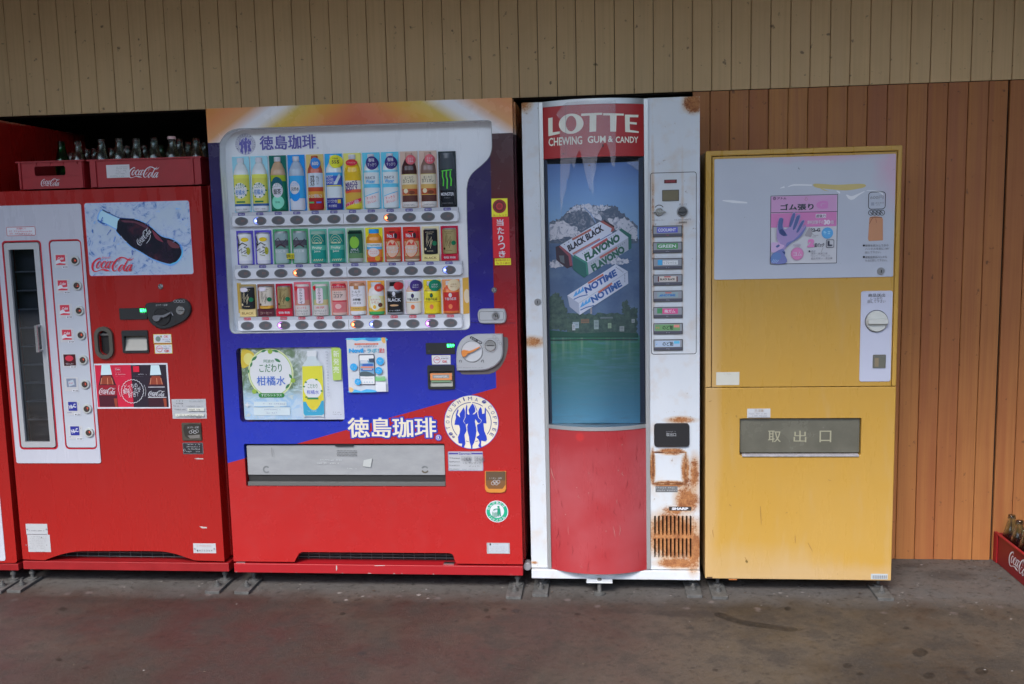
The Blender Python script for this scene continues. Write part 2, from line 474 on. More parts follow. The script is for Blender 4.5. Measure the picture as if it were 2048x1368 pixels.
spot2 = n.math('MULTIPLY', n.math('MULTIPLY', n.rng(vd2, 0.24, 0.12), n.rng(sep2.outputs[1], 0.6, 0.68)), zone)
col = n.mix(n.math('MULTIPLY', spot2, 0.7), col, (0.25, 0.20, 0.19))
col = n.mix(n.math('MULTIPLY', n.rng(n.math('ADD', n.y, n.math('MULTIPLY', n.math('SUBTRACT', mid, .5), .12)), -0.13, 0.0), 0.6), col, (0.235, 0.225, 0.215))
gr2 = n.noise(34, 6, 0.78)
col = n.mix(n.rng(gr2, 0.54, 0.62, 0, 0.65), col, (0.030, 0.022, 0.017))
col = n.mix(n.rng(gr2, 0.40, 0.30, 0, 0.4), col, (0.16, 0.135, 0.11))
crumb = n.noise(210, 2, 0.5)
col = n.mix(n.rng(crumb, 0.72, 0.75, 0, 0.8), col, (0.30, 0.27, 0.24))
for du, dv, rx, ry, amt in ((1370, 1228, .17, .045, .75), (1240, 1222, .12, .03, .45), (180, 1200, .22, .05, .5), (1060, 1232, .10, .03, .4), (700, 1208, .12, .03, .35), (1900, 1150, .12, .08, .45), (1830, 1130, .08, .04, .4)):
    dx_, dy_ = floor_at(du, dv)
    qa = n.math('DIVIDE', n.math('SUBTRACT', n.x, dx_), rx); qb = n.math('DIVIDE', n.math('SUBTRACT', n.y, dy_), ry)
    bl = n.math('SUBTRACT', 1.0, n.math('SQRT', n.math('ADD', n.math('MULTIPLY', qa, qa), n.math('MULTIPLY', qb, qb))), clamp=True)
    bl = n.math('MULTIPLY', n.rng(n.math('ADD', bl, n.math('MULTIPLY', n.math('SUBTRACT', mid, .5), 1.3)), .1, .6), n.rng(bl, 0, .25))
    col = n.mix(n.math('MULTIPLY', bl, amt), col, (0.042, 0.030, 0.024))
vor3 = n.nt.nodes.new('ShaderNodeTexVoronoi'); vor3.inputs['Scale'].default_value = 24; n.nt.links.new(n.pos, vor3.inputs['Vector'])
sep3 = n.nt.nodes.new('ShaderNodeSeparateColor'); n.nt.links.new(vor3.outputs['Color'], sep3.inputs[0])
vd3 = n.math('ADD', vor3.outputs['Distance'], n.math('MULTIPLY', n.math('SUBTRACT', n.noise(90, 3), 0.5), 0.35))
col = n.mix(n.math('MULTIPLY', n.math('MULTIPLY', n.rng(vd3, 0.22, 0.10), n.rng(sep3.outputs[2], 0.66, 0.72)), 0.7), col, (0.035, 0.026, 0.021))
vmul = n.nt.nodes.new('ShaderNodeVectorMath'); vmul.operation = 'MULTIPLY'; n.nt.links.new(col, vmul.inputs[0]); vmul.inputs[1].default_value = (0.53, 0.52, 0.53); col = vmul.outputs[0]
n.bump(n.math('ADD', mid, n.math('MULTIPLY', fin, 0.5)), 0.005, 0.8)
FLOORM = n.out(col, n.rng(mid, 0.35, 0.65, 0.5, 0.85))
g = G(); g.add([(-30, -3.8, 0), (30, -3.8, 0), (30, 1.2, 0), (-30, 1.2, 0)], [(0, 1, 2, 3)], FLOORM)
structure(g.build('concrete_floor', None))
g = G(); g.add([(-150, -200, -0.02), (150, -200, -0.02), (150, -3.8, -0.02), (-150, -3.8, -0.02)], [(0, 1, 2, 3)], mat('asphalt', (0.11, 0.11, 0.11), 0.9, grain=0.3, gscale=3))
g.add([(-30, -3.8, -0.02), (30, -3.8, -0.02), (30, -3.8, 0), (-30, -3.8, 0)], [(0, 1, 2, 3)], FLOORM)
structure(g.build('ground', None))

# planks ---------------------------------------------------------------
def wood(name, a, b, dark, gs, spk, var=.42):
    n = N(name)
    oi = n.nt.nodes.new('ShaderNodeObjectInfo').outputs['Random']
    gr = n.noise(gs, 6, 0.6, (1, 1, 0.03)); fine = n.noise(gs * 4, 3, 0.6, (1, 1, 0.02)); cl = n.noise(4, 4, 0.6)
    c = n.mix(n.rng(n.math('ADD', n.math('MULTIPLY', gr, 0.7), n.math('MULTIPLY', oi, var)), 0.3, 0.85), a, b)
    c = n.mix(n.rng(fine, 0.45, 0.75, 0, 0.45), c, dark)
    c = n.mix(n.rng(cl, 0.45, 0.75, 0, 0.3), c, dark)
    c = n.mix(n.rng(n.noise(34, 3, 0.55), 0.67, 0.73, 0, 0.75), c, spk)
    n.bump(fine, 0.0015, 0.35)
    return n.out(c, n.rng(gr, 0.3, 0.7, 0.5, 0.68))


BEIGE = wood('painted_beige_plank', (0.63, 0.425, 0.215), (0.71, 0.49, 0.255), (0.49, 0.325, 0.155), 22, (0.10, 0.065, 0.035), .2)
ORANGE = wood('varnished_orange_plank', (0.36, 0.122, 0.040), (0.52, 0.235, 0.060), (0.27, 0.080, 0.024), 30, (0.10, 0.04, 0.018), .36)
GAPM = mat('groove_dark', (0.02, 0.013, 0.008), 0.9)
WY = 0.386
ctrl = [(-14, -3.502), (0, -2.4393), (26, -0.4648), (36, 0.2848), (53, 1.5476), (66, 2.52)]


def plank_x(i):
    for (a, xa), (b, xb) in zip(ctrl, ctrl[1:]):
        if i <= b: return xa + (xb - xa) * (i - a) / (b - a)


wall = root('plank_wall', 'wall of vertical wooden planks, beige above and varnished orange beside the yellow machine', 'wall', (0, WY, 0))
ZB = 1.8798
gb = 0.0011


def plank(parent, x0, x1, z0, z1, m, yoff=0.0):
    g = G(); c = 0.0016; y = WY + yoff
    g.slab([(x0 + gb, z0), (x1 - gb, z0), (x1 - gb, z1), (x0 + gb, z1)], m, y, y + 0.012)
    v = g.v
    g.v = [((x + (c if x < (x0 + x1) / 2 else -c)) if abs(yy - y) < 1e-6 and i < 4 else x, yy, z) for i, (x, yy, z) in enumerate(v)]
    # chamfer: side strips
    g2 = G(); g2.add([(x0 + gb + c, y, z0), (x1 - gb - c, y, z0), (x1 - gb - c, y, z1), (x0 + gb + c, y, z1),
                      (x0 + gb, y + c, z0), (x1 - gb, y + c, z0), (x1 - gb, y + c, z1), (x0 + gb, y + c, z1),
                      (x0 + gb, y + .012, z0), (x1 - gb, y + .012, z0), (x1 - gb, y + .012, z1), (x0 + gb, y + .012, z1)],
                     [(0, 1, 2, 3), (0, 3, 7, 4), (1, 5, 6, 2), (4, 7, 11, 8), (5, 9, 10, 6), (0, 4, 8), (0, 8, 9, 1), (1, 9, 5), (3, 11, 7), (3, 2, 10, 11), (2, 6, 10)], m)
    return g2.build('plank', parent)


for i in range(-14, 66):
    x0, x1 = plank_x(i), plank_x(i + 1)
    dy = random.uniform(-.0007, .0007)
    plank(wall, x0, x1, ZB, 2.78, BEIGE, dy)
    if i >= 37:
        if i == 37: x0 = 0.366
        if i == 52: x1 -= 0.004
        if i == 53: x0 += 0.002
        plank(wall, x0 - 0.006, x1 - 0.006, 0.001, ZB - 0.003, ORANGE, 0.002 + random.uniform(-.0007, .0007))
g = G(); g.box(-3.6, 2.6, WY + .0125, WY + 0.05, ZB - 0.004, 2.78, GAPM)
g.box(0.366, 2.6, WY + .0145, WY + 0.05, 0.001, ZB - 0.006, GAPM); g.build('backing_board', wall)

# recess behind the machines
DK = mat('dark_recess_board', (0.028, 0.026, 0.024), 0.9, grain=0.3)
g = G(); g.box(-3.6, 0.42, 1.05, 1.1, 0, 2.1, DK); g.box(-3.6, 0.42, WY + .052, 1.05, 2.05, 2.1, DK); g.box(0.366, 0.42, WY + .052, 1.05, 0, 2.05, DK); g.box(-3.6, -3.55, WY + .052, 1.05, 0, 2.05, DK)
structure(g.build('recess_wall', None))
# unseen hedge and houses behind the camera, added to darken glossy reflections
FARM = mat('added_house_wall', (0.13, 0.12, 0.11), 0.9, grain=0.5, gscale=0.5); HEDM = mat('added_hedge', (0.025, 0.035, 0.018), 1.0, grain=0.6, gscale=1.5)
rdf = random.Random(5); xh = -46.0
while xh < 46:
    wh = rdf.uniform(6, 11); hh_ = rdf.uniform(3.8, 6.2)
    hr = root('house', 'added dark house with a low gabled roof, unseen behind the viewer, darkens reflections', 'house', (xh + wh / 2, -19, -.02), 'added unseen houses')
    g = G(); g.box(xh, xh + wh - 1.0, -24, -17, -.02, hh_, FARM); g.build('wall', hr)  # wall and roof of the added house
    g = G(); g.slab([(xh - .4, hh_), (xh + wh - .6, hh_), (xh + wh / 2 - .5, hh_ + 1.6)], mat('added_house_roof', (.06, .06, .065), .8), -24.4, -16.6, back=True); g.build('roof', hr)
    xh += wh
g = G(); g.box(-46, 46, -15.2, -14.2, -.02, 1.9, HEDM); hg = g.build('hedge', None); hg['label'] = 'added long dark hedge, unseen behind the viewer, darkens reflections'; hg['category'] = 'hedge'
# roof over the shop front, unseen side walls added to darken both ends
RM = mat('roof_soffit', (0.40, 0.38, 0.35), 0.8, grain=0.2)
g = G(); g.box(-4.6, 4.4, -2.0, WY + .3, 2.781, 2.95, RM); structure(g.build('roof_canopy', None))
SW = mat('added_wall_render', (0.10, 0.09, 0.08), 0.8, grain=0.2)
g = G(); g.box(-3.75, -3.6, -1.7, 1.1, 0, 2.78, SW); structure(g.build('added_side_wall', None))
g = G(); g.box(2.62, 2.77, -1.9, 1.1, 0, 2.78, SW); structure(g.build('added_side_wall', None))

exec_parts = []
# ================================================================== shared fittings
RED1 = painted('red_enamel', (0.35, 0.009, 0.007), 0.28, (0.34, 0.015, 0.012), 0.5)
PLINTHR = mat('red_plinth_paint', (0.28, 0.008, 0.011), 0.45, grain=0.15, gscale=12)
WPANEL = painted('white_enamel', (0.53, 0.54, 0.61), 0.3, (0.50, 0.51, 0.58), 0.5, coat=0.1)
GALV = mat('galvanised_steel', (0.13, 0.128, 0.124), 0.55, 0.3, grain=0.4, gscale=60)
WIREM = mat('guard_wire', (0.16, 0.17, 0.17), 0.5, 0.5)


def anchor(parent, u, v, w=33, leg=True):
    """anchor plate bolted to the floor, front edge at photo pixel (u,v), with levelling leg"""
    x, y = floor_at(u, v, 0.0)
    W = 0.058
    g = G(); g.pill(rrect(x - W / 2, 0.0, x + W / 2, 0.012, 0.002), GALV, y, y + 0.15, 0.002)
    a = g.build('anchor_plate', parent)
    g = G(); g.lathe(x, y + 0.055, [(0.013, 0.0122), (0.013, 0.017)], GALV, 12); g.lathe(x, y + 0.055, [(0.0105, 0.0172), (0.0105, 0.025)], GALV, 6)
    g.lathe(x, y + 0.055, [(0.005, 0.0252), (0.005, 0.034)], GALV, 8); g.build('bolt', a)
    if leg:
        g = G(); g.lathe(x + 0.005, y + 0.12, [(0.019, 0.0122), (0.019, 0.017), (0.007, 0.019), (0.007, 0.10)], GALV, 12); g.lathe(x + .005, y + .12, [(0.012, 0.035), (0.012, 0.045)], GALV, 6)
        g.build('leg', parent)


def lock(parent, x, z, y, r, m=CHROME, name='lock'):
    g = G(); g.cyl(x, z, r, y - 0.004, y, m); g.cyl(x, z, r * .6, y - 0.0065, y - 0.0042, STEEL); g.flat([(x - r * .12, z - r * .4), (x + r * .12, z - r * .4), (x + r * .12, z + r * .4), (x - r * .12, z + r * .4)], BLACK, y - 0.0067)
    return g.build(name, parent)


def sticker(name, parent, y, a0, b0, a1, b1, m, draw=None, ox=0, oy=0, sc=1.0, r=0, edge=None, label=None):
    g = G(y, ox, oy, sc); x0, z0, x1, z1 = g.R(a0, b0, a1, b1); k = r / sc * g.k()
    g.pill(rrect(x0, z0, x1, z1, max(k, 0.0005), 3), m, y - 0.0006, y, 0.0002)
    o = g.build(name, parent, label=label)
    if draw:
        h = G(y - 0.0004, ox, oy, sc); draw(h); h.build('lettering', o)
    return o


# ================================================================== MACHINE 0 (far left, mostly out of frame)
m = root('vending_machine', 'tall red vending machine cut off by the left edge, only its right edge showing', 'vending machine', (-2.78, 0.3, 0))
X0 = -2.334
g = G(); g.slab(rrect(X0 - 0.9, 0.095, X0, 1.835, 0.012), RED1, 0.055, 0.75); g.build('body', m, 0.006)
g = G(); g.slab(rrect(X0 - 0.9, 0.088, X0 - 0.001, 1.83, 0.012), RED1, 0.0, 0.05); g.build('door', m, 0.012)
g = G(); a = at(12, 1122, 0); g.pill(rrect(X0 - 0.86, a[1], a[0], 1.72, 0.01), WPANEL, -0.002, 0.001, 0.0015); g.build('front_panel', m)
g = G(); g.box(X0 - 0.9, X0 + 0.002, 0.0, 0.7, 0.057, 0.084, PLINTHR); g.build('plinth', m, 0.002)
anchor(m, -12, 1188)

# ================================================================== MACHINE 1
Y1 = 0.008
L1, R1 = -2.3184, -1.4700
T1 = 1.5567
m1 = root('vending_machine', 'red bottle vending machine with tall glass door at left and cola poster, crates on top', 'vending machine', ((L1 + R1) / 2, 0.35, 0))
Z0 = at(240, 1120.5, Y1)[1]
g = G(); g.slab([(L1 + .004, 0.10), (R1 - .004, 0.10), (R1 - .004, T1), (L1 + .004, T1)], RED1, Y1 + 0.062, Y1 + 0.70, back=True); g.build('body', m1, 0.006)
D1 = R1 - 0.012
q = G(Y1)
arch = q.P(smooth_pts([(0 + a / 4.267, 900 + b / 4.267) for a, b in ((380, 941), (470, 908), (560, 882), (640, 868), (720, 863), (1000, 862), (1280, 863), (1400, 868), (1500, 888), (1580, 915), (1665, 943))], 3))
outer = [(L1 + .003, Z0)] + arch + [(D1, Z0), (D1, T1 - .006), (L1 + .003, T1 - .006)]
gd = q.R(49, 484, 109, 896)                                  # glass door opening
gdx0, gdx1 = q.p(42, 893)[0], q.p(116, 893)[0]; gdz1 = q.p(60, 482)[1]; gdz0 = q.p(80, 897)[1]
hole_door = rrect(gdx0 + .004, gdz0 + .004, gdx1 - .004, gdz1 - .004, 0.012)
bx0, bz0, bx1, bz1 = q.R(246, 661, 297, 705)
ex, ez = q.p(160 + 185 / 3.697, 560 + 463 / 3.697)
kk = q.k()
hole_bill = rrect(bx0, bz0, bx1, bz1, 0.004); hole_open = rrect(ex - 22 * kk * .5, ez - 26 * kk * .96, ex + 22 * kk * .5, ez + 26 * kk * .96, 0.022)
g = G(); g.slab(outer, RED1, Y1, Y1 + 0.06, holes=[hole_door, hole_bill, hole_open]); g.build('door', m1, 0.004)
# white fascia with two openings
px1, pz0 = q.p(203, 926); px0 = q.p(34, 926)[0]; pz1 = q.p(120, 408.5)[1]
sx0, sx1 = q.p(132.5, 893)[0], q.p(195, 893)[0]
hp = rrect(sx0, gdz0 - .001, sx1, gdz1 + .002, 0.016)
hd = rrect(gdx0 - .002, gdz0 - .002, gdx1 + .002, gdz1 + .002, 0.014)
g = G(); g.slab(rrect(px0, pz0, px1, pz1, 0.008), WPANEL, Y1 - 0.0035, Y1 - 0.0003, holes=[hd, hp]); fas = g.build('fascia', m1)
REDL = mat('red_trim', (0.48, 0.012, 0.03), 0.4)
g = G(Y1 - 0.0037); g.ribbon(rrect(sx0 + .001, gdz0, sx1 - .001, gdz1 + .001, 0.015), REDL, 0.0045, True); g.ribbon(rrect(gdx0, gdz0, gdx1, gdz1, 0.013), REDL, 0.0055, True); g.build('trim', fas)
sticker('notice_sticker', fas, Y1 - 0.0036, 12.6, 453, 71.6, 472, WHITE, lambda h: (h.frame(13.5, 453.8, 70.7, 471.2, pm(170, 40, 55), 1, 2), h.ftxt('お願い！', 33, 455.5, 52, 459, pm(190, 60, 80), .01), h.ticks(18, 461, 67, 464.5, pm(190, 90, 105)), h.ticks(20, 466, 66, 469.5, pm(190, 90, 105))))
g = G(); g.slab(rrect(gdx0 + .006, gdz0 + .006, gdx1 - .006, gdz1 - .006, 0.010), SILVER, Y1 - 0.006, Y1 + 0.02,
                holes=[rrect(gdx0 + .0235, gdz0 + .0275, gdx1 - .0275, gdz1 - .031, 0.003)]); gdoor = g.build('glass_door', m1)
wx0, wx1, wz0, wz1 = gdx0 + .022, gdx1 - .026, gdz0 + .026, gdz1 - .03
g = G(); g.flat([(wx0, wz0), (wx1, wz0), (wx1, wz1), (wx0, wz1)], glass_mat('dark_pane', (0.42, 0.45, 0.5), 2.2), Y1 + 0.004); g.build('pane', gdoor)
g = G(); DKI = mat('cabinet_interior', (0.09, 0.10, 0.115), 0.6)
g.box(gdx0 + .004, gdx1 - .004, Y1 + 0.061, Y1 + 0.0615, gdz0, gdz1, DKI)
g.build('cabinet_back', m1)
for k in range(9):
    z = wz1 - 0.09 - k * (wz1 - wz0 - .1) / 9
    g = G(); g.box(wx0 + .002, wx1 + .002, Y1 + 0.022, Y1 + 0.06, z, z + 0.004, mat('shelf_grey', (0.30, 0.32, 0.35), 0.4)); g.build('shelf', m1)
g = G(); h0 = q.p(82, 651); h1 = q.p(87, 700)
g.rod((h0[0], Y1 - .006, h0[1]), (h0[0], Y1 - .03, h0[1]), .005, STEEL); g.rod((h0[0], Y1 - .006, h1[1]), (h0[0], Y1 - .03, h1[1]), .005, STEEL)
g.box(h0[0] - .005, h0[0] + .005, Y1 - .037, Y1 - .030, h1[1] - .004, h0[1] + .004, CHROME)
g.build('handle', gdoor)
# selection panel
g = G(); g.pill(rrect(sx0 + .004, gdz0 + .004, sx1 - .004, gdz1 - .004, 0.012), mat('selection_panel_white', (0.52, 0.55, 0.61), 0.25), Y1 - 0.0028, Y1 - 0.0002, .001); sel = g.build('selection_panel', m1)
lab = [(121.5, 521), (125.5, 571.7), (130, 621), (134, 670.5), (138.6, 720.7), (142.3, 768), (146.3, 815.6), (150.7, 864.6)]
but = [(151.7, 521), (156, 571), (160.3, 621), (164, 670), (168, 719.5), (172, 768), (176, 817), (180, 864.6)]
PR, PDK, PGB, PBL = pm(190, 45, 65), pm(60, 12, 20), pm(120, 130, 150), pm(40, 45, 135)
for i, ((a, b), (c, d)) in enumerate(zip(lab, but)):
    def draw(h, i=i, a=a, b=b):
        if i < 4:
            h.frect(a - 9.5, b - 11, a + 9, b + 9, PR); h.fpoly([(a - 9.5, b + 1), (a - 3, b - 2), (a + 1, b + 3), (a + 9, b + 2), (a + 9, b + 6), (a - 2, b + 5), (a - 9.5, b + 7)], WHITE, sm=2)
            h.ftxt('Coke', a - 6, b - 7, a + 6, b - 1, WHITE, .02, 8, shear=.2); h.ticks(a + 10.5, b - 10, a + 12.5, b - 8, GREYTXT); h.ticks(a + 10.3, b - 6, a + 12.6, b - 4, PR)
        elif i == 4:
            h.frect(a - 11, b - 12, a + 13, b + 11, PDK); h.fdisc(a, b - 4, 9, PR, 6); h.ftxt('ゼロシュガー', a - 7, b + 5, a + 9, b + 9, WHITE, .01)
        elif i == 5:
            h.frect(a - 9, b - 11, a + 10, b + 6, PGB); h.fpoly([(a - 6, b - 5), (a + 4, b - 9), (a + 7, b + 1), (a - 4, b + 5)], pm(170, 180, 190)); h.ticks(a - 4, b - 3, a + 5, b, PR)
        else:
            h.frect(a - 9.5, b - 12, a + 8, b + 6, PBL); h.ftxt('Hi-C', a - 8, b - 7, a + 6, b + 1, WHITE, .04, 14); h.ticks(a - 11, b + 8, a - 2, b + 11, PBL); h.ticks(a + 9.5, b - 9, a + 12, b - 6.5, GREYTXT)
        if True:
            h.frect(a + 2.5, b + 10.5, a + 15, b + 15.5, WHITE); h.ftxt('¥150', a + 4, b + 11.5, a + 14, b + 14.7, BLACK, .02)
    sticker('product_card', sel, Y1 - 0.0030, a - 13.5, b - 13.5, a + 14.5, b + 14, mat('card_pale', (0.55, 0.55, 0.57), 0.3), draw, r=1)
    x, z = q.p(c, d)
    g = G(); g.cyl(x, z, 10.0 * kk, Y1 - 0.010, Y1 - 0.003, mat('button_ring', (0.5, 0.52, 0.5), 0.35), 28, .002); g.cyl(x, z, 6.6 * kk, Y1 - 0.0108, Y1 - 0.0102, mat('button_dark', (0.06, 0.045, 0.04), 0.25), 20, .0005)
    b_ = g.build('button', sel)
    h = G(Y1 - 0.0110); h.ticks(c - 2.6, d - 2.6, c + 3, d + 2.6, mat('dim_red_led', (0.5, 0.05, 0.02), 0.5, emit=0.35), seed=i, fill=1); h.build('lamp', b_)

# cola poster
def trace(y, ox, oy, sc): return G(y, ox, oy, sc)
n = N('icy_print'); wv = n.noise(22, 7, 0.72, dist=2.2); bigw = n.noise(7, 3)
cc = n.ramp(wv, [(0.30, (0.05, 0.12, 0.36)), (0.39, (0.18, 0.30, 0.58)), (0.45, (0.42, 0.52, 0.72)), (0.52, (0.50, 0.60, 0.76)), (.6, (.52, .62, .75))])
cc = n.mix(n.rng(bigw, 0.40, 0.55), (0.50, 0.60, 0.72), cc)
ICY = n.out(cc, 0.18, coat=0.3)
tl, tr, br, bl = q.p(168, 406.6), q.p(379, 400), q.p(388, 549), q.p(180, 552)
xa, xb = (tl[0] + bl[0]) / 2, (tr[0] + br[0]) / 2; za, zb = (tl[1] + tr[1]) / 2, (bl[1] + br[1]) / 2
g = G(); g.pill(rrect(xa, zb, xb, za, 0.010), ICY, Y1 - 0.002, Y1, 0.001); pos = g.build('cola_poster', m1)
g = G(); g.ribbon(rrect(xa - .0005, zb - .0005, xb + .0005, za + .0005, 0.010), REDL, 0.003, True, y=Y1 - .0021); g.build('trim', pos)
h = G(Y1 - 0.0022, 180, 390, 8.045)
nn = N('cola_print'); ww_ = nn.noise(13, 6, .6, dist=.6); COLA = nn.out(nn.ramp(ww_, [(.40, (.008, .009, .022)), (.54, (.020, .012, .028)), (.62, (.060, .014, .030)), (.72, (.13, .04, .06))]), .25, coat=.3)
CB1, CB2, CB3, CB4 = pm(25, 18, 35, .6), pm(95, 25, 45, .6), pm(60, 110, 160, .6), pm(150, 170, 190, .6)
h.fpoly([(120, 330), (200, 225), (330, 300), (480, 365), (740, 385), (900, 450), (1000, 520), (1150, 650), (1330, 700), (1470, 800), (1500, 930), (1440, 1060), (1330, 1140), (1200, 1120), (1000, 1040), (800, 920), (640, 830), (430, 610), (415, 560), (260, 480), (135, 440)], pm(95, 140, 190, .6), sm=3)
h.fpoly([(145, 330), (195, 250), (320, 320), (470, 385), (440, 480), (425, 540), (270, 460), (150, 410)], pm(140, 175, 205, .6), sm=3)
h.fpoly([(480, 375), (740, 398), (900, 462), (1000, 535), (1150, 665), (1320, 715), (1440, 800), (1475, 930), (1420, 1040), (1320, 1105), (1200, 1090), (1000, 1020), (800, 900), (650, 815), (440, 600), (435, 540)], COLA, sm=3)
h.fpoly([(500, 408), (700, 418), (880, 475), (975, 560), (860, 515), (720, 452), (560, 440)], pm(70, 22, 42, .6), sm=3)
h.fpoly([(1000, 560), (1120, 680), (1180, 760), (1060, 700)], CB2, sm=3)
h.fpoly([(1250, 720), (1400, 790), (1440, 850), (1330, 850), (1260, 790)], pm(80, 30, 40, .6), sm=3)
h.line([(1300, 1115), (1420, 1060), (1480, 960), (1485, 880), (1450, 820)], pm(70, 160, 190, .6), 16, sm=4)
h.line([(500, 660), (540, 720), (590, 755)], WHITE, 8, sm=3); h.line([(910, 780), (960, 710), (975, 640)], WHITE, 8, sm=3)
h.line([(200, 235), (280, 280), (330, 290)], pm(20, 40, 80, .6), 22, sm=3); h.line([(125, 400), (190, 450), (240, 465)], pm(25, 70, 130, .6), 22, sm=3); h.line([(330, 300), (420, 345), (500, 370), (720, 385)], pm(20, 50, 100, .6), 12, sm=3)
coke_logo(h, WHITE, 710, 610, 1020, 725, -50, 1.0)
rd = random.Random(3)
for _ in range(46):
    a, b = rd.uniform(20, 1600), rd.uniform(130, 1250)
    if 350 < a < 1450 and abs((b - 330) - (a - 150) * .55) < 260: continue
    if a < 740 and b > 940: continue
    h.line([(a, b), (a + rd.uniform(-35, 35), b + rd.uniform(-45, 45)), (a + rd.uniform(-60, 60), b + rd.uniform(-80, 80))], rd.choice([pm(70, 110, 175, .6), pm(45, 75, 150, .6), pm(110, 150, 200, .6)]), rd.uniform(4, 16), sm=3)
coke_logo(h, pm(180, 25, 45, .6), 32, 995, 715, 1235, 0, 1.15); h.ftxt('Enjoy!', 205, 990, 335, 1025, pm(190, 60, 80, .6), 0.0)
h.build('print', pos)

x, z = q.p(321.5, 573); lock(m1, x, z, Y1, 5.6 * kk)
# coin unit, display
h = G(Y1, 160, 560, 3.697)
pts = h.P(smooth_pts([(497, 172), (600, 166), (680, 160), (720, 140), (770, 137), (812, 165), (828, 215), (812, 265), (770, 305), (700, 340), (640, 358), (590, 355), (540, 325), (512, 285), (500, 240)], 3, True))
h.pill(pts, DARKPL, Y1 - 0.012, Y1, .003); cu = h.build('coin_unit', m1)
h = G(Y1 - 0.0121, 160, 560, 3.697); cx, cz = h.p(608, 272); k = h.k() / 3.697
h.cyl(cx, cz, 66 * k, Y1 - .016, Y1 - .0122, mat('dial_dark', (0.018, 0.018, 0.02), 0.35), 32); h.build('dial', cu)
h = G(Y1 - 0.0162, 160, 560, 3.697); pts = h.P(smooth_pts([(545, 285), (548, 265), (575, 258), (620, 258), (672, 236), (676, 246), (632, 275), (606, 276), (590, 300), (562, 305)], 3, True)); h.pill(pts, mat('lever_grey', (0.16, 0.165, 0.18), 0.35), Y1 - .027, Y1 - .0163, .002); h.build('lever', cu)
h = G(Y1 - 0.0121, 160, 560, 3.697); cx, cz = h.p(743, 224); h.cyl(cx, cz, 35 * k, Y1 - .017, Y1 - .0122, CHROME, 28, .002); h.y = Y1 - .0171; h.frect(724, 222, 764, 227, BLACK); h.build('coin_slot', cu)
h = G(Y1 - 0.0123, 160, 560, 3.697); h.ftxt('おつり・返却', 560, 178, 645, 193, SILVER, .01); [h.fring(703 + 21 * i, 157, 10, SILVER, 2) for i in range(4)]; h.line([(676, 236), (688, 262)], WHITE, 7); h.fdisc(708, 307, 6, pm(50, 15, 15)); h.fdisc(803, 227, 5, pm(50, 15, 15)); h.build('lettering', cu)
h = G(Y1, 160, 560, 3.697); x0, z0, x1, z1 = h.R(295, 207, 499, 291); h.pill(rrect(x0, z0, x1, z1, .002), DARKPL, Y1 - .006, Y1, .001); dp = h.build('display', m1)
h = G(Y1 - .0062, 160, 560, 3.697); h.ftxt('販売中', 444, 211, 494, 238, LEDG, .03); h.ftxt('準備中', 446, 244, 480, 252, GREYTXT, 0); h.build('lettering', dp)
# bottle opener
h = G(); h.slab([(ex + a * 1.0, ez + b) for a, b in rrect(-.0365, -.0625, .0365, .0625, .036)], mat('opener_ring', (0.085, 0.078, 0.062), 0.5), Y1 - .012, Y1 + .001, holes=[rrect(ex - .0225, ez - .0475, ex + .0225, ez + .0475, .0222)]); op = h.build('bottle_opener', m1, 0.006)
h = G(); h.box(ex - .03, ex + .03, Y1 + .012, Y1 + .05, ez - .055, ez + .055, mat('opener_hole', (0.008, 0.008, 0.008), .6)); h.rod((ex - .02, Y1 + .008, ez + .03), (ex + .02, Y1 + .008, ez + .03), .006, GALV); h.build('cavity', op)
# bill slot
h = G(); h.slab(rrect(bx0 - .001, bz0 - .001, bx1 + .001, bz1 + .001, .004), DARKPL, Y1 - .006, Y1 + .03, holes=[rrect(bx0 + .006, bz0 + .008, bx1 - .004, bz1 - .02, .003)]); bs = h.build('bill_slot', m1)
h = G(Y1); h.add([(bx0 + .004, Y1 + .02, bz1 - .02), (bx1 - .003, Y1 + .02, bz1 - .02), (bx1 - .003, Y1 - .003, bz0 + .006), (bx0 + .004, Y1 - .003, bz0 + .006)], [(0, 1, 2, 3)], mat('slot_flap', (0.30, 0.29, 0.25), 0.3)); h.build('flap', bs)
YEL = pm(205, 190, 90); C3 = (160, 560, 3.697)
sticker('ok_sticker', m1, Y1, 543, 400, 677, 468, YEL, lambda h: (h.frect(547, 404, 673, 464, WHITE), h.fdisc(578, 436, 20, pm(110, 130, 120)), h.fdisc(600, 418, 8, pm(150, 140, 80)), h.ftxt('OK', 620, 409, 652, 427, pm(190, 60, 60), .02), h.ticks(610, 435, 672, 443, GREYTXT), h.ticks(612, 449, 668, 457, BLACK)), *C3)
sticker('ok_sticker', m1, Y1, 552, 475, 683, 544, YEL, lambda h: (h.frect(556, 479, 679, 540, WHITE), h.fring(588, 509, 23, pm(180, 50, 50), 4), h.ftxt('1000', 572, 500, 604, 512, pm(180, 50, 50), .01), h.ticks(616, 486, 676, 494, GREYTXT), h.ticks(616, 499, 676, 508, BLACK), h.ftxt('OK', 626, 514, 664, 533, pm(190, 60, 60), .02)), *C3)


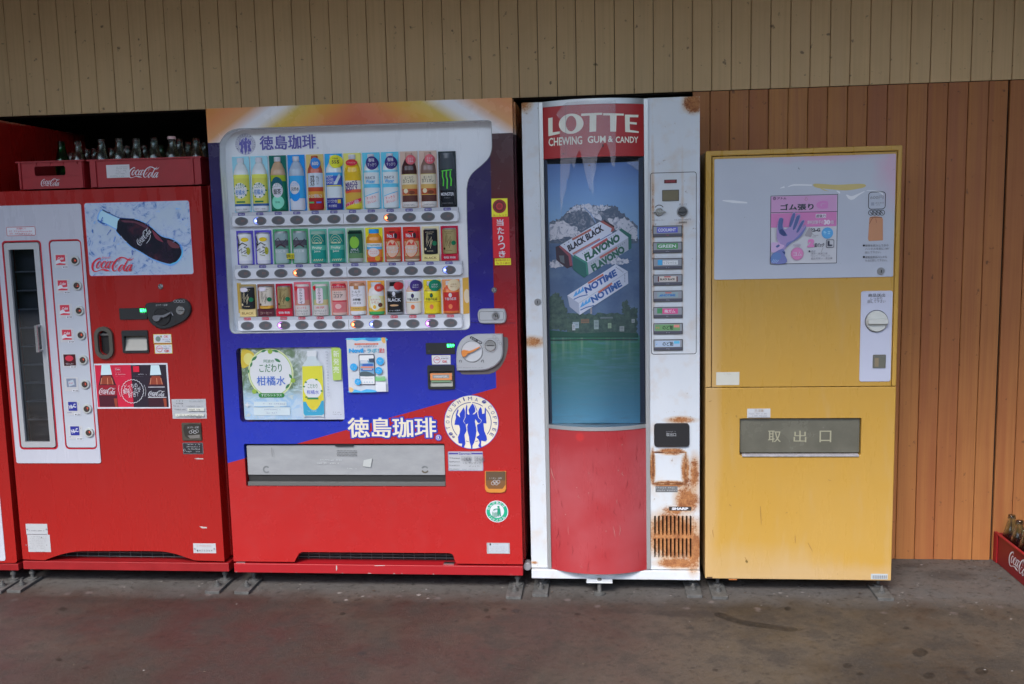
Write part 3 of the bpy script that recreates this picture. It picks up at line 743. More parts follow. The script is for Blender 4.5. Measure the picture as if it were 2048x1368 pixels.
def duel(h):   # two-bottle poster, crop scale 13.21 from (190,724)
    RD, DK = pm(165, 20, 48, .6), pm(30, 22, 34, .6)
    h.frect(35, 80, 1000, 1190, RD); h.frect(985, 75, 1915, 1190, DK)
    GL, AM, CO = pm(165, 185, 205, .6), pm(120, 50, 32, .6), pm(60, 15, 28, .6)
    for dx, s in ((0, 0), (1305, 1)):
        h.fpoly([(175 + dx, 80), (395 + dx, 80), (450 + dx, 335), (155 + dx, 345)], GL)
        h.fpoly([(155 + dx, 345), (455 + dx, 340), (560 + dx, 600), (590 + dx, 760), (590 + dx, 960), (620 + dx, 1185), (130 + dx, 1185), (110 + dx, 960), (85 + dx, 760), (100 + dx, 600)], CO if not s else pm(45, 16, 28, .6))
        h.fpoly([(200 + dx, 370), (420 + dx, 370), (500 + dx, 590), (150 + dx, 590)], AM)
        for q_ in (180, 330, 440): h.line([(q_ + dx, 420), (q_ + dx - 25 + (q_ - 180) * .25, 590)], pm(180, 120, 90, .6), 16)
        h.fpoly([(560 + dx - 60, 960), (585 + dx, 960), (600 + dx, 1185), (540 + dx, 1185)], AM)
        if s: h.frect(85 + dx, 650, 590 + dx, 940, DK); h.frect(105 + dx, 650, 545 + dx, 668, WHITE); h.frect(105 + dx, 922, 590 + dx, 940, WHITE)
        else: h.frect(90, 610, 580, 880, pm(120, 18, 32, .6))
        coke_logo(h, WHITE, 115 + dx, 675 + 75 * s, 550 + dx, 860 + 50 * s, 0, 1.2)
    n_ = 24; pts = [(1000 + (300 if i % 2 else 285) * math.cos(math.pi * i / n_), 770 + (318 if i % 2 else 298) * math.sin(math.pi * i / n_)) for i in range(2 * n_)]
    h.line(pts, WHITE, 14, True); h.line([(650, 600), (635, 740), (690, 910)], WHITE, 8, sm=4); h.line([(1310, 600), (1355, 740), (1335, 900)], WHITE, 8, sm=4)
    h.ftxt('どっちの', 780, 570, 1135, 690, WHITE, .006, 8); h.ftxt('美味しさが', 745, 680, 1225, 820, WHITE, .006, 8); h.ftxt('好き？', 890, 800, 1160, 925, WHITE, .006, 8)
    h.frame(545, 150, 690, 265, pm(215, 120, 140), 6, 3); h.ftxt('Coke', 555, 165, 665, 210, WHITE, 0, 0); h.frect(1020, 105, 1180, 260, pm(175, 20, 45, .6))
    h.ticks(550, 308, 860, 332, WHITE); h.ticks(1030, 305, 1390, 330, WHITE); h.ticks(555, 360, 820, 372, pm(220, 140, 155)); h.ticks(1040, 360, 1320, 370, pm(130, 120, 140))


sticker('bottle_poster', m1, Y1, 5, 35, 1955, 1230, WHITE, duel, 190, 724, 13.21)
sticker('address_sticker', m1, Y1, 681, 880, 934, 1025, mat('sticker_paper', (0.45, 0.46, 0.48), .5), lambda h: ([h.ticks(692, 890 + 18 * i, 768, 900 + 18 * i, BLACK, fill=.7) for i in range(3)], [h.ticks(790, 890 + 18 * i * 2, 915, 899 + 36 * i, GREYTXT) for i in range(2)], h.frect(800, 944, 922, 966, pm(200, 200, 190)), h.frect(710, 986, 920, 1006, pm(200, 200, 190)), h.ticks(705, 950, 785, 958, BLACK), h.ticks(815, 950, 905, 960, BLACK), h.ticks(725, 991, 912, 1001, BLACK), h.ticks(830, 1009, 905, 1018, BLACK)), *C3)
h = G(Y1, *C3); x0, z0, x1, z1 = h.R(757, 1055, 901, 1186); h.pill(rrect(x0, z0, x1, z1, .004), mat('coin_cup', (0.075, 0.062, 0.045), .45), Y1 - .006, Y1, .002); cr = h.build('coin_return', m1)
h = G(Y1 - .0062, *C3); h.fpoly([(772, 1072), (888, 1068), (890, 1140), (885, 1170), (830, 1176), (790, 1165), (772, 1140)], mat('cup_hole', (.03, .026, .02), .5), sm=2); h.ftxt('おつり・返却', 795, 1082, 878, 1097, SILVER); [h.fring(818 + 16 * i, 1125 - 8 * (i % 2), 11, SILVER, 3) for i in range(4)]; h.fpoly([(795, 1150), (888, 1142), (885, 1170), (815, 1172)], pm(110, 105, 100)); h.build('lettering', cr)
sticker('warning_label', m1, Y1, 760, 1202, 912, 1288, mat('black_label', (.03, .03, .035), .3), lambda h: (h.frame(763, 1205, 909, 1285, GREYTXT, 3, 6), [h.ticks(790, 1210 + 17 * i, 900, 1220 + 17 * i, SILVER, fill=.75, seed=i) for i in range(4)], h.fring(778, 1255, 8, SILVER, 2)), *C3, r=6)
C4 = (0, 900, 4.267)
sticker('rating_plate', m1, Y1, 222, 630, 406, 722, mat('sticker_paper', (0.45, 0.46, 0.48), .5), lambda h: (h.ticks(250, 683, 380, 692, BLACK), h.fdisc(234, 675, 6, GREYTXT), h.fdisc(398, 675, 6, GREYTXT), h.frect(225, 715, 406, 718, GREYTXT)), *C4)
sticker('rating_plate', m1, Y1, 238, 723, 430, 870, mat('sticker_paper', (0.45, 0.46, 0.48), .5), lambda h: ([h.ticks(262, 736 + 13 * i, 405, 743 + 13 * i, GREYTXT, fill=.6, seed=i) for i in range(8)], h.ticks(320, 852, 412, 862, BLACK), h.fpoly([(368, 742), (382, 728), (380, 738)], BLACK), h.fdisc(246, 798, 5, GREYTXT), h.fdisc(420, 798, 5, GREYTXT)), *C4)
sticker('rating_plate', m1, Y1, 1650, 797, 1843, 880, mat('sticker_paper', (0.45, 0.46, 0.48), .5), lambda h: (h.ticks(1680, 812, 1810, 822, pm(180, 90, 90)), [h.ftxt(str((i * 3 + 1) % 10), 1684 + 20 * i, 850, 1692 + 20 * i, 863, BLACK) for i in range(7)], h.fdisc(1664, 841, 6, GREYTXT), h.fdisc(1830, 841, 6, GREYTXT)), *C4)
h = G(Y1 + .0003, *C4); SCR = mat('bare_scratch', (.45, .42, .4), .6)
h.fpoly([(1655, 73), (1690, 68), (1735, 72), (1735, 80), (1680, 79)], SCR); h.fpoly([(1700, 650), (1735, 654), (1768, 658), (1765, 668), (1725, 668)], SCR); h.build('scratches', m1)
g = G(); g.box(-2.24, -1.53, Y1 + .0602, Y1 + .0615, .095, Z0 + .055, mat('grille_shadow', (.012, .012, .012), .8)); g.build('grille_shade', m1)  # near-black sheet stands in for the shade inside the arch
# guard under the arch, plinth
g = G()
for i in range(12):
    x = -2.16 + i * 0.045; g.rod((x, Y1 + .05, 0.06), (x, Y1 + .05, 0.20), .0012, WIREM, 5)
for z in (0.10, 0.115, 0.13, 0.145, 0.16): g.rod((-2.22, Y1 + .048, z), (-1.55, Y1 + .048, z), .0012, WIREM, 5)
g.build('wire_guard', m1)['kind'] = 'stuff'
g = G(); pz1, pz0 = at(240, 1124, Y1)[1], at(240, 1140.5, Y1)[1]
g.slab([(L1 + .003, pz0), (R1 + .0055, pz0), (R1 + .0055, pz1), (L1 + .003, pz1)], PLINTHR, Y1 - 0.002, Y1 + 0.62, back=True); g.build('plinth', m1, .002)
anchor(m1, 27, 1186); anchor(m1, 424, 1188)

# ------------------------------------------------------------------ crates on top of machine 1
CRM = mat('crate_red_plastic', (0.33, 0.012, 0.018), 0.42, grain=0.15, gscale=14)
CRD = mat('crate_red_side', (0.20, 0.007, 0.012), 0.45)
ZT1 = T1 + 0.001


def crate(name, label, x0, x1, y0, y1, z0, z1, handle=None, parts=True, logo=None, group=None, logo_mat=WHITE):
    r = root(name, label, 'crate', ((x0 + x1) / 2, (y0 + y1) / 2, z0), group)
    t = .004
    g = G()
    holes = [handle] if handle else []
    ti = .008
    g.slab([(x0 + ti, z0), (x1 - ti, z0), (x1 - ti, z1 - .004), (x0 + ti, z1 - .004)], CRM, y0 + .006, y0 + .006 + t, holes=holes, back=True)
    g.box(x0 + ti, x1 - ti, y1 - .01, y1 - .006, z0, z1 - .004, CRM)
    g.box(x0 + ti - .001, x0 + ti + t, y0 + .008, y1 - .008, z0, z1 - .004, CRM); g.box(x1 - ti - t, x1 - ti + .001, y0 + .008, y1 - .008, z0, z1 - .004, CRM)
    g.box(x0 + ti + .001, x1 - ti - .001, y0 + .01, y1 - .01, z0 + .001, z0 + .005, CRM)
    b = g.build('body', r)
    g = G(); g.slab(rrect(x0, z1 - .005, x1, z1, .001), CRM, y0, y0 + .0055); g.box(x0, x0 + .011, y0 + .006, y1, z1 - .005, z1, CRM); g.box(x1 - .011, x1, y0 + .006, y1, z1 - .005, z1, CRM); g.box(x0 + .011, x1 - .011, y1 - .006, y1, z1 - .005, z1, CRM)
    g.build('rim', r)
    return r


q2 = G(0.02)
ax0, az1 = q2.p(30, 322); ax1 = q2.p(172, 380)[0]
cz1 = at(100, 321.5, .02)[1]
hx0, hz0, hx1, hz1 = q2.R(67, 332, 129, 351)
crA = crate('bottle_crate', 'small red bottle crate with a hand hole, on top of the left red machine', ax0, ax1, .02, .42, ZT1, cz1, rrect(hx0, hz0, hx1, hz1, .008))
for u in (70, 98, 124, 152): x = q2.p(u, 326)[0]; g = G(); g.box(x - .002, x + .002, .0225, .0258, hz1 + .004, cz1 - .006, CRM); g.build('rib', crA)
a = q2.p(100, 352)[1]; g = G(); g.box(ax0 + .016, ax1 - .016, .0235, .0258, a - .0015, a + .001, CRM); g.build('rib', crA)
for xx in (ax0 + .010, ax1 - .018): g = G(); g.box(xx, xx + .008, .021, .0258, ZT1 + .002, cz1 - .006, CRM); g.build('corner_post', crA)
h = G(.0258); coke_logo(h, WHITE, 82, 357, 120, 372.5); h.build('lettering', crA)
bx0_, bz1_ = q2.p(177, 378)[0], at(290, 316, .02)[1]; bx1_ = at(404, 350, .02)[0]
crB = crate('bottle_crate', 'wide red bottle crate with a torn white sticker on its front, on the red machine', bx0_, bx1_, .02, .38, ZT1, bz1_)
for u0, u1 in ((180, 190), (381, 385), (392, 400)):
    a = q2.p(u0 + 2, 350)[0]; b = q2.p(u1 + 2, 350)[0]; g = G(); g.box(a, b, .0205, .0258, ZT1 + .002, bz1_ - .006, CRM); g.build('corner_post', crB)
h = G(.0258); coke_logo(h, WHITE, 257, 333, 319, 356); h.build('lettering', crB)
sticker('paper_label', crB, .0248, 213, 329.5, 259.5, 355.5, mat('sticker_paper2', (.6, .6, .62), .5), lambda h: ([h.ticks(233, 333 + 3.4 * i, 256, 335 + 3.4 * i, GREYTXT, fill=.7, seed=i) for i in range(5)], h.ticks(220, 351.5, 252, 353.5, GREYTXT)))

# glass bottles -----------------------------------------------------
CLR = bpy.data.materials.new('clear_bottle_glass'); CLR.use_nodes = True; b = CLR.node_tree.nodes['Principled BSDF']
b.inputs['Base Color'].default_value = (0.80, 0.93, 0.88, 1); b.inputs['Roughness'].default_value = 0.04; b.inputs['Transmission Weight'].default_value = 1.0; b.inputs['IOR'].default_value = 1.5
def see_through(mt, tint):
    nt = mt.node_tree; o = nt.nodes['Material Output']; t = nt.nodes.new('ShaderNodeBsdfTransparent'); t.inputs[0].default_value = (*tint, 1)
    x = nt.nodes.new('ShaderNodeMixShader'); x.inputs[0].default_value = .8; nt.links.new(nt.nodes['Principled BSDF'].outputs[0], x.inputs[2]); nt.links.new(t.outputs[0], x.inputs[1]); nt.links.new(x.outputs[0], o.inputs[0])


GRN = CLR.copy(); GRN.name = 'green_bottle_glass'; GRN.node_tree.nodes['Principled BSDF'].inputs['Base Color'].default_value = (0.03, 0.42, 0.12, 1)

see_through(CLR, (.86, .93, .90)); see_through(GRN, (.15, .6, .25))


def bottle_profile(h):
    k = h / .19
    out = [(.0, 0), (.024, 0), (.0285, .004), (.029, .02), (.0265, .045), (.0285, .075), (.0300, .095), (.0285, .115), (.021, .138), (.0150, .160), (.0128, .174), (.0142, .1765), (.0142, .181), (.0128, .183), (.0135, .189), (.0130, .190)]
    inn = [(.0100, .189), (.0100, .165), (.0175, .138), (.0252, .115), (.0265, .095), (.025, .075), (.0235, .045), (.0255, .02), (.024, .008), (.0, .006)]
    return [(r * k, z * k) for r, z in out + inn]


_bm = {}


def glass_bottle(x, y, z, h, label, group, green=False, cap=False):
    key = (green,)
    if key not in _bm:
        g = G(); g.lathe(0, 0, bottle_profile(.19), GRN if green else CLR, 24); g.f = [f for f in g.f if len(f) == 4]
        g.mi = g.mi[:len(g.f)]; g.sm = [True] * len(g.f)
        o = g.build('body', None); _bm[key] = o.data; bpy.data.objects.remove(o)
        bm = bmesh.new(); bm.from_mesh(_bm[key]); bmesh.ops.remove_doubles(bm, verts=bm.verts, dist=1e-6); bmesh.ops.recalc_face_normals(bm, faces=bm.faces); bm.to_mesh(_bm[key]); bm.free()
    r = root('glass_bottle', label, 'bottle', (x, y, z), group)
    b = bpy.data.objects.new('body', _bm[key]); COL.objects.link(b); b.parent = r; b.scale = (h / .19,) * 3
    if cap:
        g = G(); g.lathe(x, y, [(.0155, z + h - .008), (.0155, z + h - .001), (.013, z + h + .002)], mat('cap_red_white', (.62, .4, .4), .35), 20); g.build('cap', r)
    return r


ZC = ZT1 + .007
front = [(155, 282, 'A'), (202, 279, 'B'), (237, 277, 'B'), (272, 277, 'B'), (307, 275, 'B'), (343, 274, 'B')]
ordn = ['first', 'second', 'third', 'fourth', 'fifth', 'sixth', 'seventh']
for i, (u, v, w) in enumerate(front):
    x, zt = at(u, v, .075); h = zt - ZC
    if w == 'A': lb = 'lone clear glass bottle in the front row of the small crate'
    elif i == 5: lb = 'clear glass bottle with a white and red cap, front row of the wide crate'
    else: lb = '%s uncapped clear glass bottle from the left, front row of the wide crate' % ordn[i - 1]
    glass_bottle(x, .075, ZC, h, lb, 'glass bottles in the crates on the machine', cap=(i == 5))
back = [(141, 305, .30), (173, 298, .30), (188, 297, .30), (222, 296, .30), (254, 292, .30), (289, 291, .30), (358, 278, .16), (376, 284, .20), (392, 276, .12)]
for i, (u, v, yy) in enumerate(back):
    x, zt = at(u, v, yy); h = zt - ZC
    if i < 2: lb = ('left' if i == 0 else 'right') + ' of two low bottle necks behind the lone bottle of the small crate'
    elif i < 6: lb = '%s small neck from the left, behind the front bottles of the wide crate' % ordn[i - 2]
    else: lb = '%s bottle from the capped one towards the right end of the wide crate' % ordn[i - 6]
    glass_bottle(x, yy, ZC, h, lb, 'glass bottles in the crates on the machine')
x, zt = at(122, 283, .16); glass_bottle(x, .16, ZC, zt - ZC, 'slim dark green glass bottle in the small crate', 'glass bottles in the crates on the machine', True)
x, zt = at(322, 290, .25); glass_bottle(x, .25, ZC, zt - ZC, 'green glass bottle half hidden between clear ones in the wide crate', 'glass bottles in the crates on the machine', True)
# crate C: dark crate seen behind the right end of crate B
crC = crate('bottle_crate', 'shadowed red bottle crate behind the right end of the wide crate', -1.66, -1.455, .40, .66, ZT1, ZT1 + .115)
x, zt = at(408, 284, .48); glass_bottle(x, .48, ZC, zt - ZC, 'clear glass bottle furthest right, in the shadowed crate behind', 'glass bottles in the crates on the machine')
# ================================================================== MACHINE 2 (wide drinks machine)
L2, R2, T2 = -1.4413, -0.3104, 1.83
m2 = root('vending_machine', 'wide blue and red drinks vending machine with orange top and lit rows of sample drinks', 'vending machine', ((L2 + R2) / 2, 0.35, 0))
q = G(0.0)
n = N('printed_livery')
xr = q.p(987, 560)[0]; zo = (at(430, 286, 0)[1] + at(1000, 266, 0)[1]) / 2
xc = at(722, 215, 0)[0]; zmid = at(722, 225, 0)[1]
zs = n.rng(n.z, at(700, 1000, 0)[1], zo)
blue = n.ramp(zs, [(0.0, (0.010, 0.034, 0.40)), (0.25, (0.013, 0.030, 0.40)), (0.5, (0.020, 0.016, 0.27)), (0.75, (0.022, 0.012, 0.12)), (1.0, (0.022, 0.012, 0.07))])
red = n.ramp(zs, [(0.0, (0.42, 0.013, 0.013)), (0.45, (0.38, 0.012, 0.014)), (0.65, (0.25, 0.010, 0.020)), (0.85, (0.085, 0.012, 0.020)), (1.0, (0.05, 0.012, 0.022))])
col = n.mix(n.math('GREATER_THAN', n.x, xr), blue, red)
(xA, zA), (xB, zB) = at(460, 925, 0), at(992, 776, 0)
sl = (zB - zA) / (xB - xA)
wedge = n.math('LESS_THAN', n.math('SUBTRACT', n.z, n.math('ADD', zA, n.math('MULTIPLY', n.math('SUBTRACT', n.x, xA), sl))), 0.0)
col = n.mix(wedge, col, (0.42, 0.013, 0.013))
t = n.math('ABSOLUTE', n.math('SUBTRACT', n.x, xc))
sarg = n.math('SUBTRACT', t, n.math('MULTIPLY', n.math('SUBTRACT', n.z, zmid), -1.5))
orng = n.ramp(n.rng(sarg, 0.0, 0.6), [(0.0, (0.60, 0.16, 0.075)), (0.12, (0.66, 0.22, 0.08)), (0.30, (0.68, 0.36, 0.06)), (0.44, (0.66, 0.46, 0.09)), (0.56, (0.78, 0.76, 0.76)), (0.63, (0.78, 0.77, 0.80)), (0.76, (0.70, 0.34, 0.14)), (0.9, (0.70, 0.27, 0.10)), (1.0, (0.66, 0.26, 0.07))])
col = n.mix(n.math('GREATER_THAN', n.z, zo), col, orng)
# faint horizontal seam scuffs
col = n.mix(n.rng(n.noise(18, 5, 0.6), 0.5, 0.8, 0, 0.03), col, (0.3, 0.3, 0.32))
n.bump(n.noise(2.5, 2, 0.4), 0.005, 0.25)
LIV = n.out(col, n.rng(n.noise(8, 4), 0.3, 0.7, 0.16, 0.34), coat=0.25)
zdb = at(750, 1125.5, 0)[1]
notch = q.P(smooth_pts([(589, 1122.5), (595, 1112), (599, 1106), (606, 1104)], 3) + [(893, 1106)] + smooth_pts([(900, 1106.5), (906, 1110), (909, 1120), (913, 1126.5)], 3))
notch[0] = (notch[0][0], zdb); notch[-1] = (notch[-1][0], zdb)
outer = [(L2, zdb)] + notch + [(R2, zdb), (R2, T2), (L2, T2)]
win = q.P(smooth_pts([(440, 330), (439.5, 300), (440, 286), (452, 268), (466, 260), (480, 257.5)], 3) + [(967, 241)] + smooth_pts([(975, 241), (981, 243), (982.5, 249), (984, 290), (982, 305), (977, 316), (966, 328), (946, 345.5), (937, 360), (933.5, 378)], 4) + [(934, 441), (940, 645)] + smooth_pts([(940, 650), (937, 657), (930, 659.5)], 3) + [(475, 667)] + smooth_pts([(469, 667), (463, 664), (459.5, 656)], 3) + [(448, 445)])
dsp = q.R(490, 887.5, 890.5, 973.5); hdsp = rrect(*dsp, 0.006)
pw = q.R(476, 695, 686, 844); hpw = rrect(*pw, 0.016)
bil = q.R(857, 731, 908.5, 776.5); hbil = rrect(*bil, 0.004)
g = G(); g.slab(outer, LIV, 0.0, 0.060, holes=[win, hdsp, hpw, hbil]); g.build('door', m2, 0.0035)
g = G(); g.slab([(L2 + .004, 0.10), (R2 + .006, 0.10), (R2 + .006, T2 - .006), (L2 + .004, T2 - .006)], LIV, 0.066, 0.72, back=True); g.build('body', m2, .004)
# display cabinet
CABW = painted('cabinet_white', (0.84, 0.86, 0.88), 0.3)
BD = 0.052
wx0 = min(a for a, b in win); wx1 = max(a for a, b in win); wz0 = min(b for a, b in win); wz1 = max(b for a, b in win)
g = G(); g.box(wx0 - .006, wx1 + .01, BD, BD + .003, wz0 - .01, wz1 + .01, CABW)
wn_ = len(win); wi = [(a + (.0006 if a < (wx0 + wx1) / 2 else -.0006), b + (.0006 if b < (wz0 + wz1) / 2 else -.0006)) for a, b in win]
g.add([(a, .0012, b) for a, b in wi] + [(a, BD - .0005, b) for a, b in wi], [(i, (i + 1) % wn_, wn_ + (i + 1) % wn_, wn_ + i) for i in range(wn_)], CABW)
g.build('display_back', m2)
g = G(); g.ribbon(win, mat('rubber_edge', (0.22, 0.23, 0.25), .5), .002, True, y=-.0009); g.build('window_gasket', m2)
g = G(); g.flat(win, GLASS, 0.0035); g.build('display_window', m2)
# back-board header print
h = G(BD - .0004)
PUR = pm(88, 84, 160)


def dancers(h, cx, cy, r, blue_m, cream, ring=True, edge=None, letters=None):
    """round emblem of three dancers; h must be a G whose pixel space is the photo"""
    s = r / 615.0
    T = lambda pts: [(cx + (a - 655) * s, cy + (b - 712) * s) for a, b in pts]
    if edge: h.fdisc(cx, cy, r * 1.02, edge, n=48)
    h.fdisc(cx, cy, r, cream, n=48)
    for a0, a1 in ((-38, 45), (54, 86), (90, 222)): h.fring(cx, cy, 455 * s, letters or blue_m, 16 * s, a0, a1, 24)
    for pts in ([(350, 405), (367, 450), (335, 545), (400, 605), (385, 520), (485, 375), (515, 480), (508, 600), (470, 690), (530, 770), (548, 900), (500, 1000), (522, 1200), (482, 1290), (438, 1278), (445, 1200), (365, 1190), (350, 1050), (388, 960), (398, 860), (372, 775), (272, 772), (285, 680), (308, 600), (300, 550), (322, 480)],
                [(545, 310), (565, 350), (556, 515), (590, 545), (612, 530), (590, 430), (640, 340), (675, 290), (700, 305), (742, 400), (745, 470), (680, 535), (725, 530), (785, 470), (715, 300), (740, 330), (790, 440), (790, 520), (812, 612), (878, 668), (858, 722), (812, 738), (745, 640), (735, 700), (762, 830), (770, 920), (752, 1050), (720, 1170), (682, 1240), (677, 1318), (652, 1318), (640, 1240), (612, 1150), (600, 1040), (562, 900), (560, 800), (585, 742), (530, 765), (480, 690), (520, 605), (524, 420)],
                [(862, 365), (892, 420), (900, 525), (950, 512), (965, 375), (986, 400), (985, 550), (998, 738), (930, 738), (945, 900), (1000, 1040), (1010, 1110), (970, 1150), (880, 1130), (872, 1230), (890, 1280), (860, 1295), (810, 1250), (842, 1170), (820, 1110), (765, 1050), (838, 1000), (792, 900), (782, 770), (868, 722), (888, 665), (822, 606), (806, 480), (825, 420)]):
        h.fpoly(T(pts), blue_m)
    h.line(T([(530, 1135), (595, 1155)]), letters or blue_m, 12 * s); h.line(T([(745, 1150), (815, 1132)]), letters or blue_m, 12 * s)
    if letters:
        for ch, a, b in (('T', 130, 840), ('O', 118, 705), ('K', 130, 575), ('U', 180, 430), ('S', 262, 325), ('H', 370, 250), ('I', 485, 190), ('M', 625, 175), ('A', 772, 200), ('C', 1075, 370), ('O', 1140, 495), ('F', 1185, 610), ('F', 1192, 740), ('E', 1170, 880), ('E', 1115, 990)):
            ang = math.degrees(math.atan2(-(b - 712), a - 655)) - 90
            (u, v), = T([(a, b)]); hh = 42 * s; ww = (14 if ch == 'I' else 44 if ch == 'M' else 32) * s
            h.ftxt(ch, u - ww, v - hh, u + ww, v + hh, letters, .0, ang)
        for a, b, rr in ((942, 250, 50), (188, 975, 48), (250, 1040, 32)):
            (u, v), = T([(a, b)]); h.fdisc(u, v, rr * s, letters, rr * .75 * s); h.line([(u - rr * .7 * s, v + 8 * s), (u, v), (u + rr * .7 * s, v - 8 * s)], cream, 8 * s)


dancers(h, 491, 288.5, 21, PUR, pm(188, 190, 200), letters=pm(110, 105, 130))
h.ftxt('徳島珈琲', 519.5, 270, 632, 299, PUR, .03); h.ftxt('®', 634, 294, 638, 298, PUR)
h.fpoly([(925, 556), (940, 554), (941, 626), (927, 628)], pm(205, 160, 60)); h.fdisc(934, 592, 6, pm(215, 200, 170), 14)
h.fpoly([(474, 566), (482, 566), (487, 626), (478, 626)], pm(200, 165, 70))
h.build('header_print', m2)
g = G(); g.ribbon([at(440, 300, .02), at(448, 445, .02)], mat('duct_grey', (.35, .36, .38), .5), .004, y=.02)

# shelves, tags, buttons
SHW = mat('shelf_white', (0.76, 0.77, 0.80), 0.25)
rows = [  # y plane of bar front = .018
    dict(c0=(483, 443), c1=(894.4, 432), x0=(462, 444), x1=(917.5, 434), tag='つめた〜い', tm=pm(70, 62, 130), lit={1: LEDB, 8: LEDO}),
    dict(c0=(488.8, 547.5), c1=(898, 540), x0=(468, 548), x1=(925, 541), tag='つめた〜い', tm=pm(70, 62, 130), lit={3: LEDO, 11: LEDB}),
    dict(c0=(494.8, 651.6), c1=(901, 646), x0=(475, 652), x1=(925, 647), tag='あったか〜い', tm=pm(185, 40, 60), lit={2: LEDP, 6: LEDO, 7: LEDB, 10: LEDP})]
SB = 0.030
BTN = mat('button_smoke', (0.115, 0.118, 0.124), 0.3, coat=.2)
DIMR = mat('dim_red_digits', (0.30, 0.12, 0.09), 0.5, emit=0.06)
dimk = (SB - CAM.y) / FPX / .985
for ri, r in enumerate(rows):
    q3 = G(SB)
    xa, xb = q3.p(*r['x0'])[0], q3.p(*r['x1'])[0]
    zc = (q3.p(*r['c0'])[1] + q3.p(*r['c1'])[1]) / 2
    b0, b1 = q3.p(*r['c0'])[0], q3.p(*r['c1'])[0]
    g = G(); hh = 10.6 * dimk
    g.pill(rrect(xa, zc - hh, xb, zc + hh, .010), SHW, SB, BD - .002, .004)
    g.box(xa + .004, xb - .002, SB + .004, BD - .002, zc + hh - .002, zc + hh + .013, mat('shelf_rail', (.55, .56, .59), .35))
    g.box((xa + xb) / 2 - .0006, (xa + xb) / 2 + .0006, SB - .0003, SB + .002, zc - hh + .003, zc + hh - .002, MIDPL)
    sh = g.build('shelf', m2)
    r['zb'] = zc + hh + .013; r['zc'] = zc; r['b0'], r['b1'] = b0, b1
    for k in range(12):
        x = b0 + (b1 - b0) * k / 11
        g = G(); yt = SB + .0034
        g.flat(rrect(x - .0138, zc + hh + .001, x + .0138, zc + hh + .0115, .003), r['tm'], yt)
        tg = g.build('price_tag', sh); g = G(yt - .0004); g.txt(r['tag'], x - .0115, zc + hh + .0025, x + .0115, zc + hh + .0095, WHITE, .02, y=yt - .0003); g.build('lettering', tg)
        g = G(); rx, rz = 13.8 * dimk, 8.8 * dimk
        g.pill(ell(x, zc, rx, rz, 28), mat('button_rim', (.18, .185, .19), .35), SB - .003, SB + .001, .0015)
        g.flat(ell(x, zc, rx * .86, rz * .84, 28), BTN, SB - .0031)
        bt = g.build('button', m2)
        g = G(); g.e = .0001; rd = random.Random(ri * 20 + k)
        for j in range(3):
            xx = x + rx * (.02 + .2 * j); g.ribbon([(xx, zc - rz * .22), (xx, zc + rz * .25)], DIMR, .0011, y=SB - .0033); g.ribbon([(xx, zc + rz * .25), (xx + .003, zc + rz * .25)], DIMR, .001, y=SB - .00335)
        if k in r['lit']:
            lm = r['lit'][k]; g.flat(ell(x - rx * .56, zc, rx * .15, rz * .3, 12), lm, SB - .0034)
            arc = [(x + (rx * .80) * math.cos(math.radians(a)), zc + rz * .80 * math.sin(math.radians(a)), .0035 * max(.15, math.sin(math.radians(a - 90)))) for a in range(100, 265, 12)]
            halo = mat('halo_' + lm.name, tuple(lm.node_tree.nodes['Principled BSDF'].inputs['Base Color'].default_value[:3]), .5, emit=.55)
            g.ribbon(arc, halo, y=SB - .00345)
        g.build('lamp', bt)

# ------------------------------------------------------------------ sample drinks
def slice_x(h, xs):
    bm = bmesh.new(); vs_ = [bm.verts.new(v) for v in h.v]
    lay = bm.faces.layers.int.new('mi')
    for f, mi in zip(h.f, h.mi):
        try: ff = bm.faces.new([vs_[i] for i in f]); ff[lay] = mi
        except ValueError: pass
    for x in xs: bmesh.ops.bisect_plane(bm, geom=list(bm.verts) + list(bm.edges) + list(bm.faces), plane_co=(x, 0, 0), plane_no=(1, 0, 0))
    bm.verts.index_update()
    h.v = [tuple(v.co) for v in bm.verts]; h.f = [tuple(v.index for v in f.verts) for f in bm.faces]; h.mi = [f[lay] for f in bm.faces]; h.sm = [False] * len(h.f); bm.free()


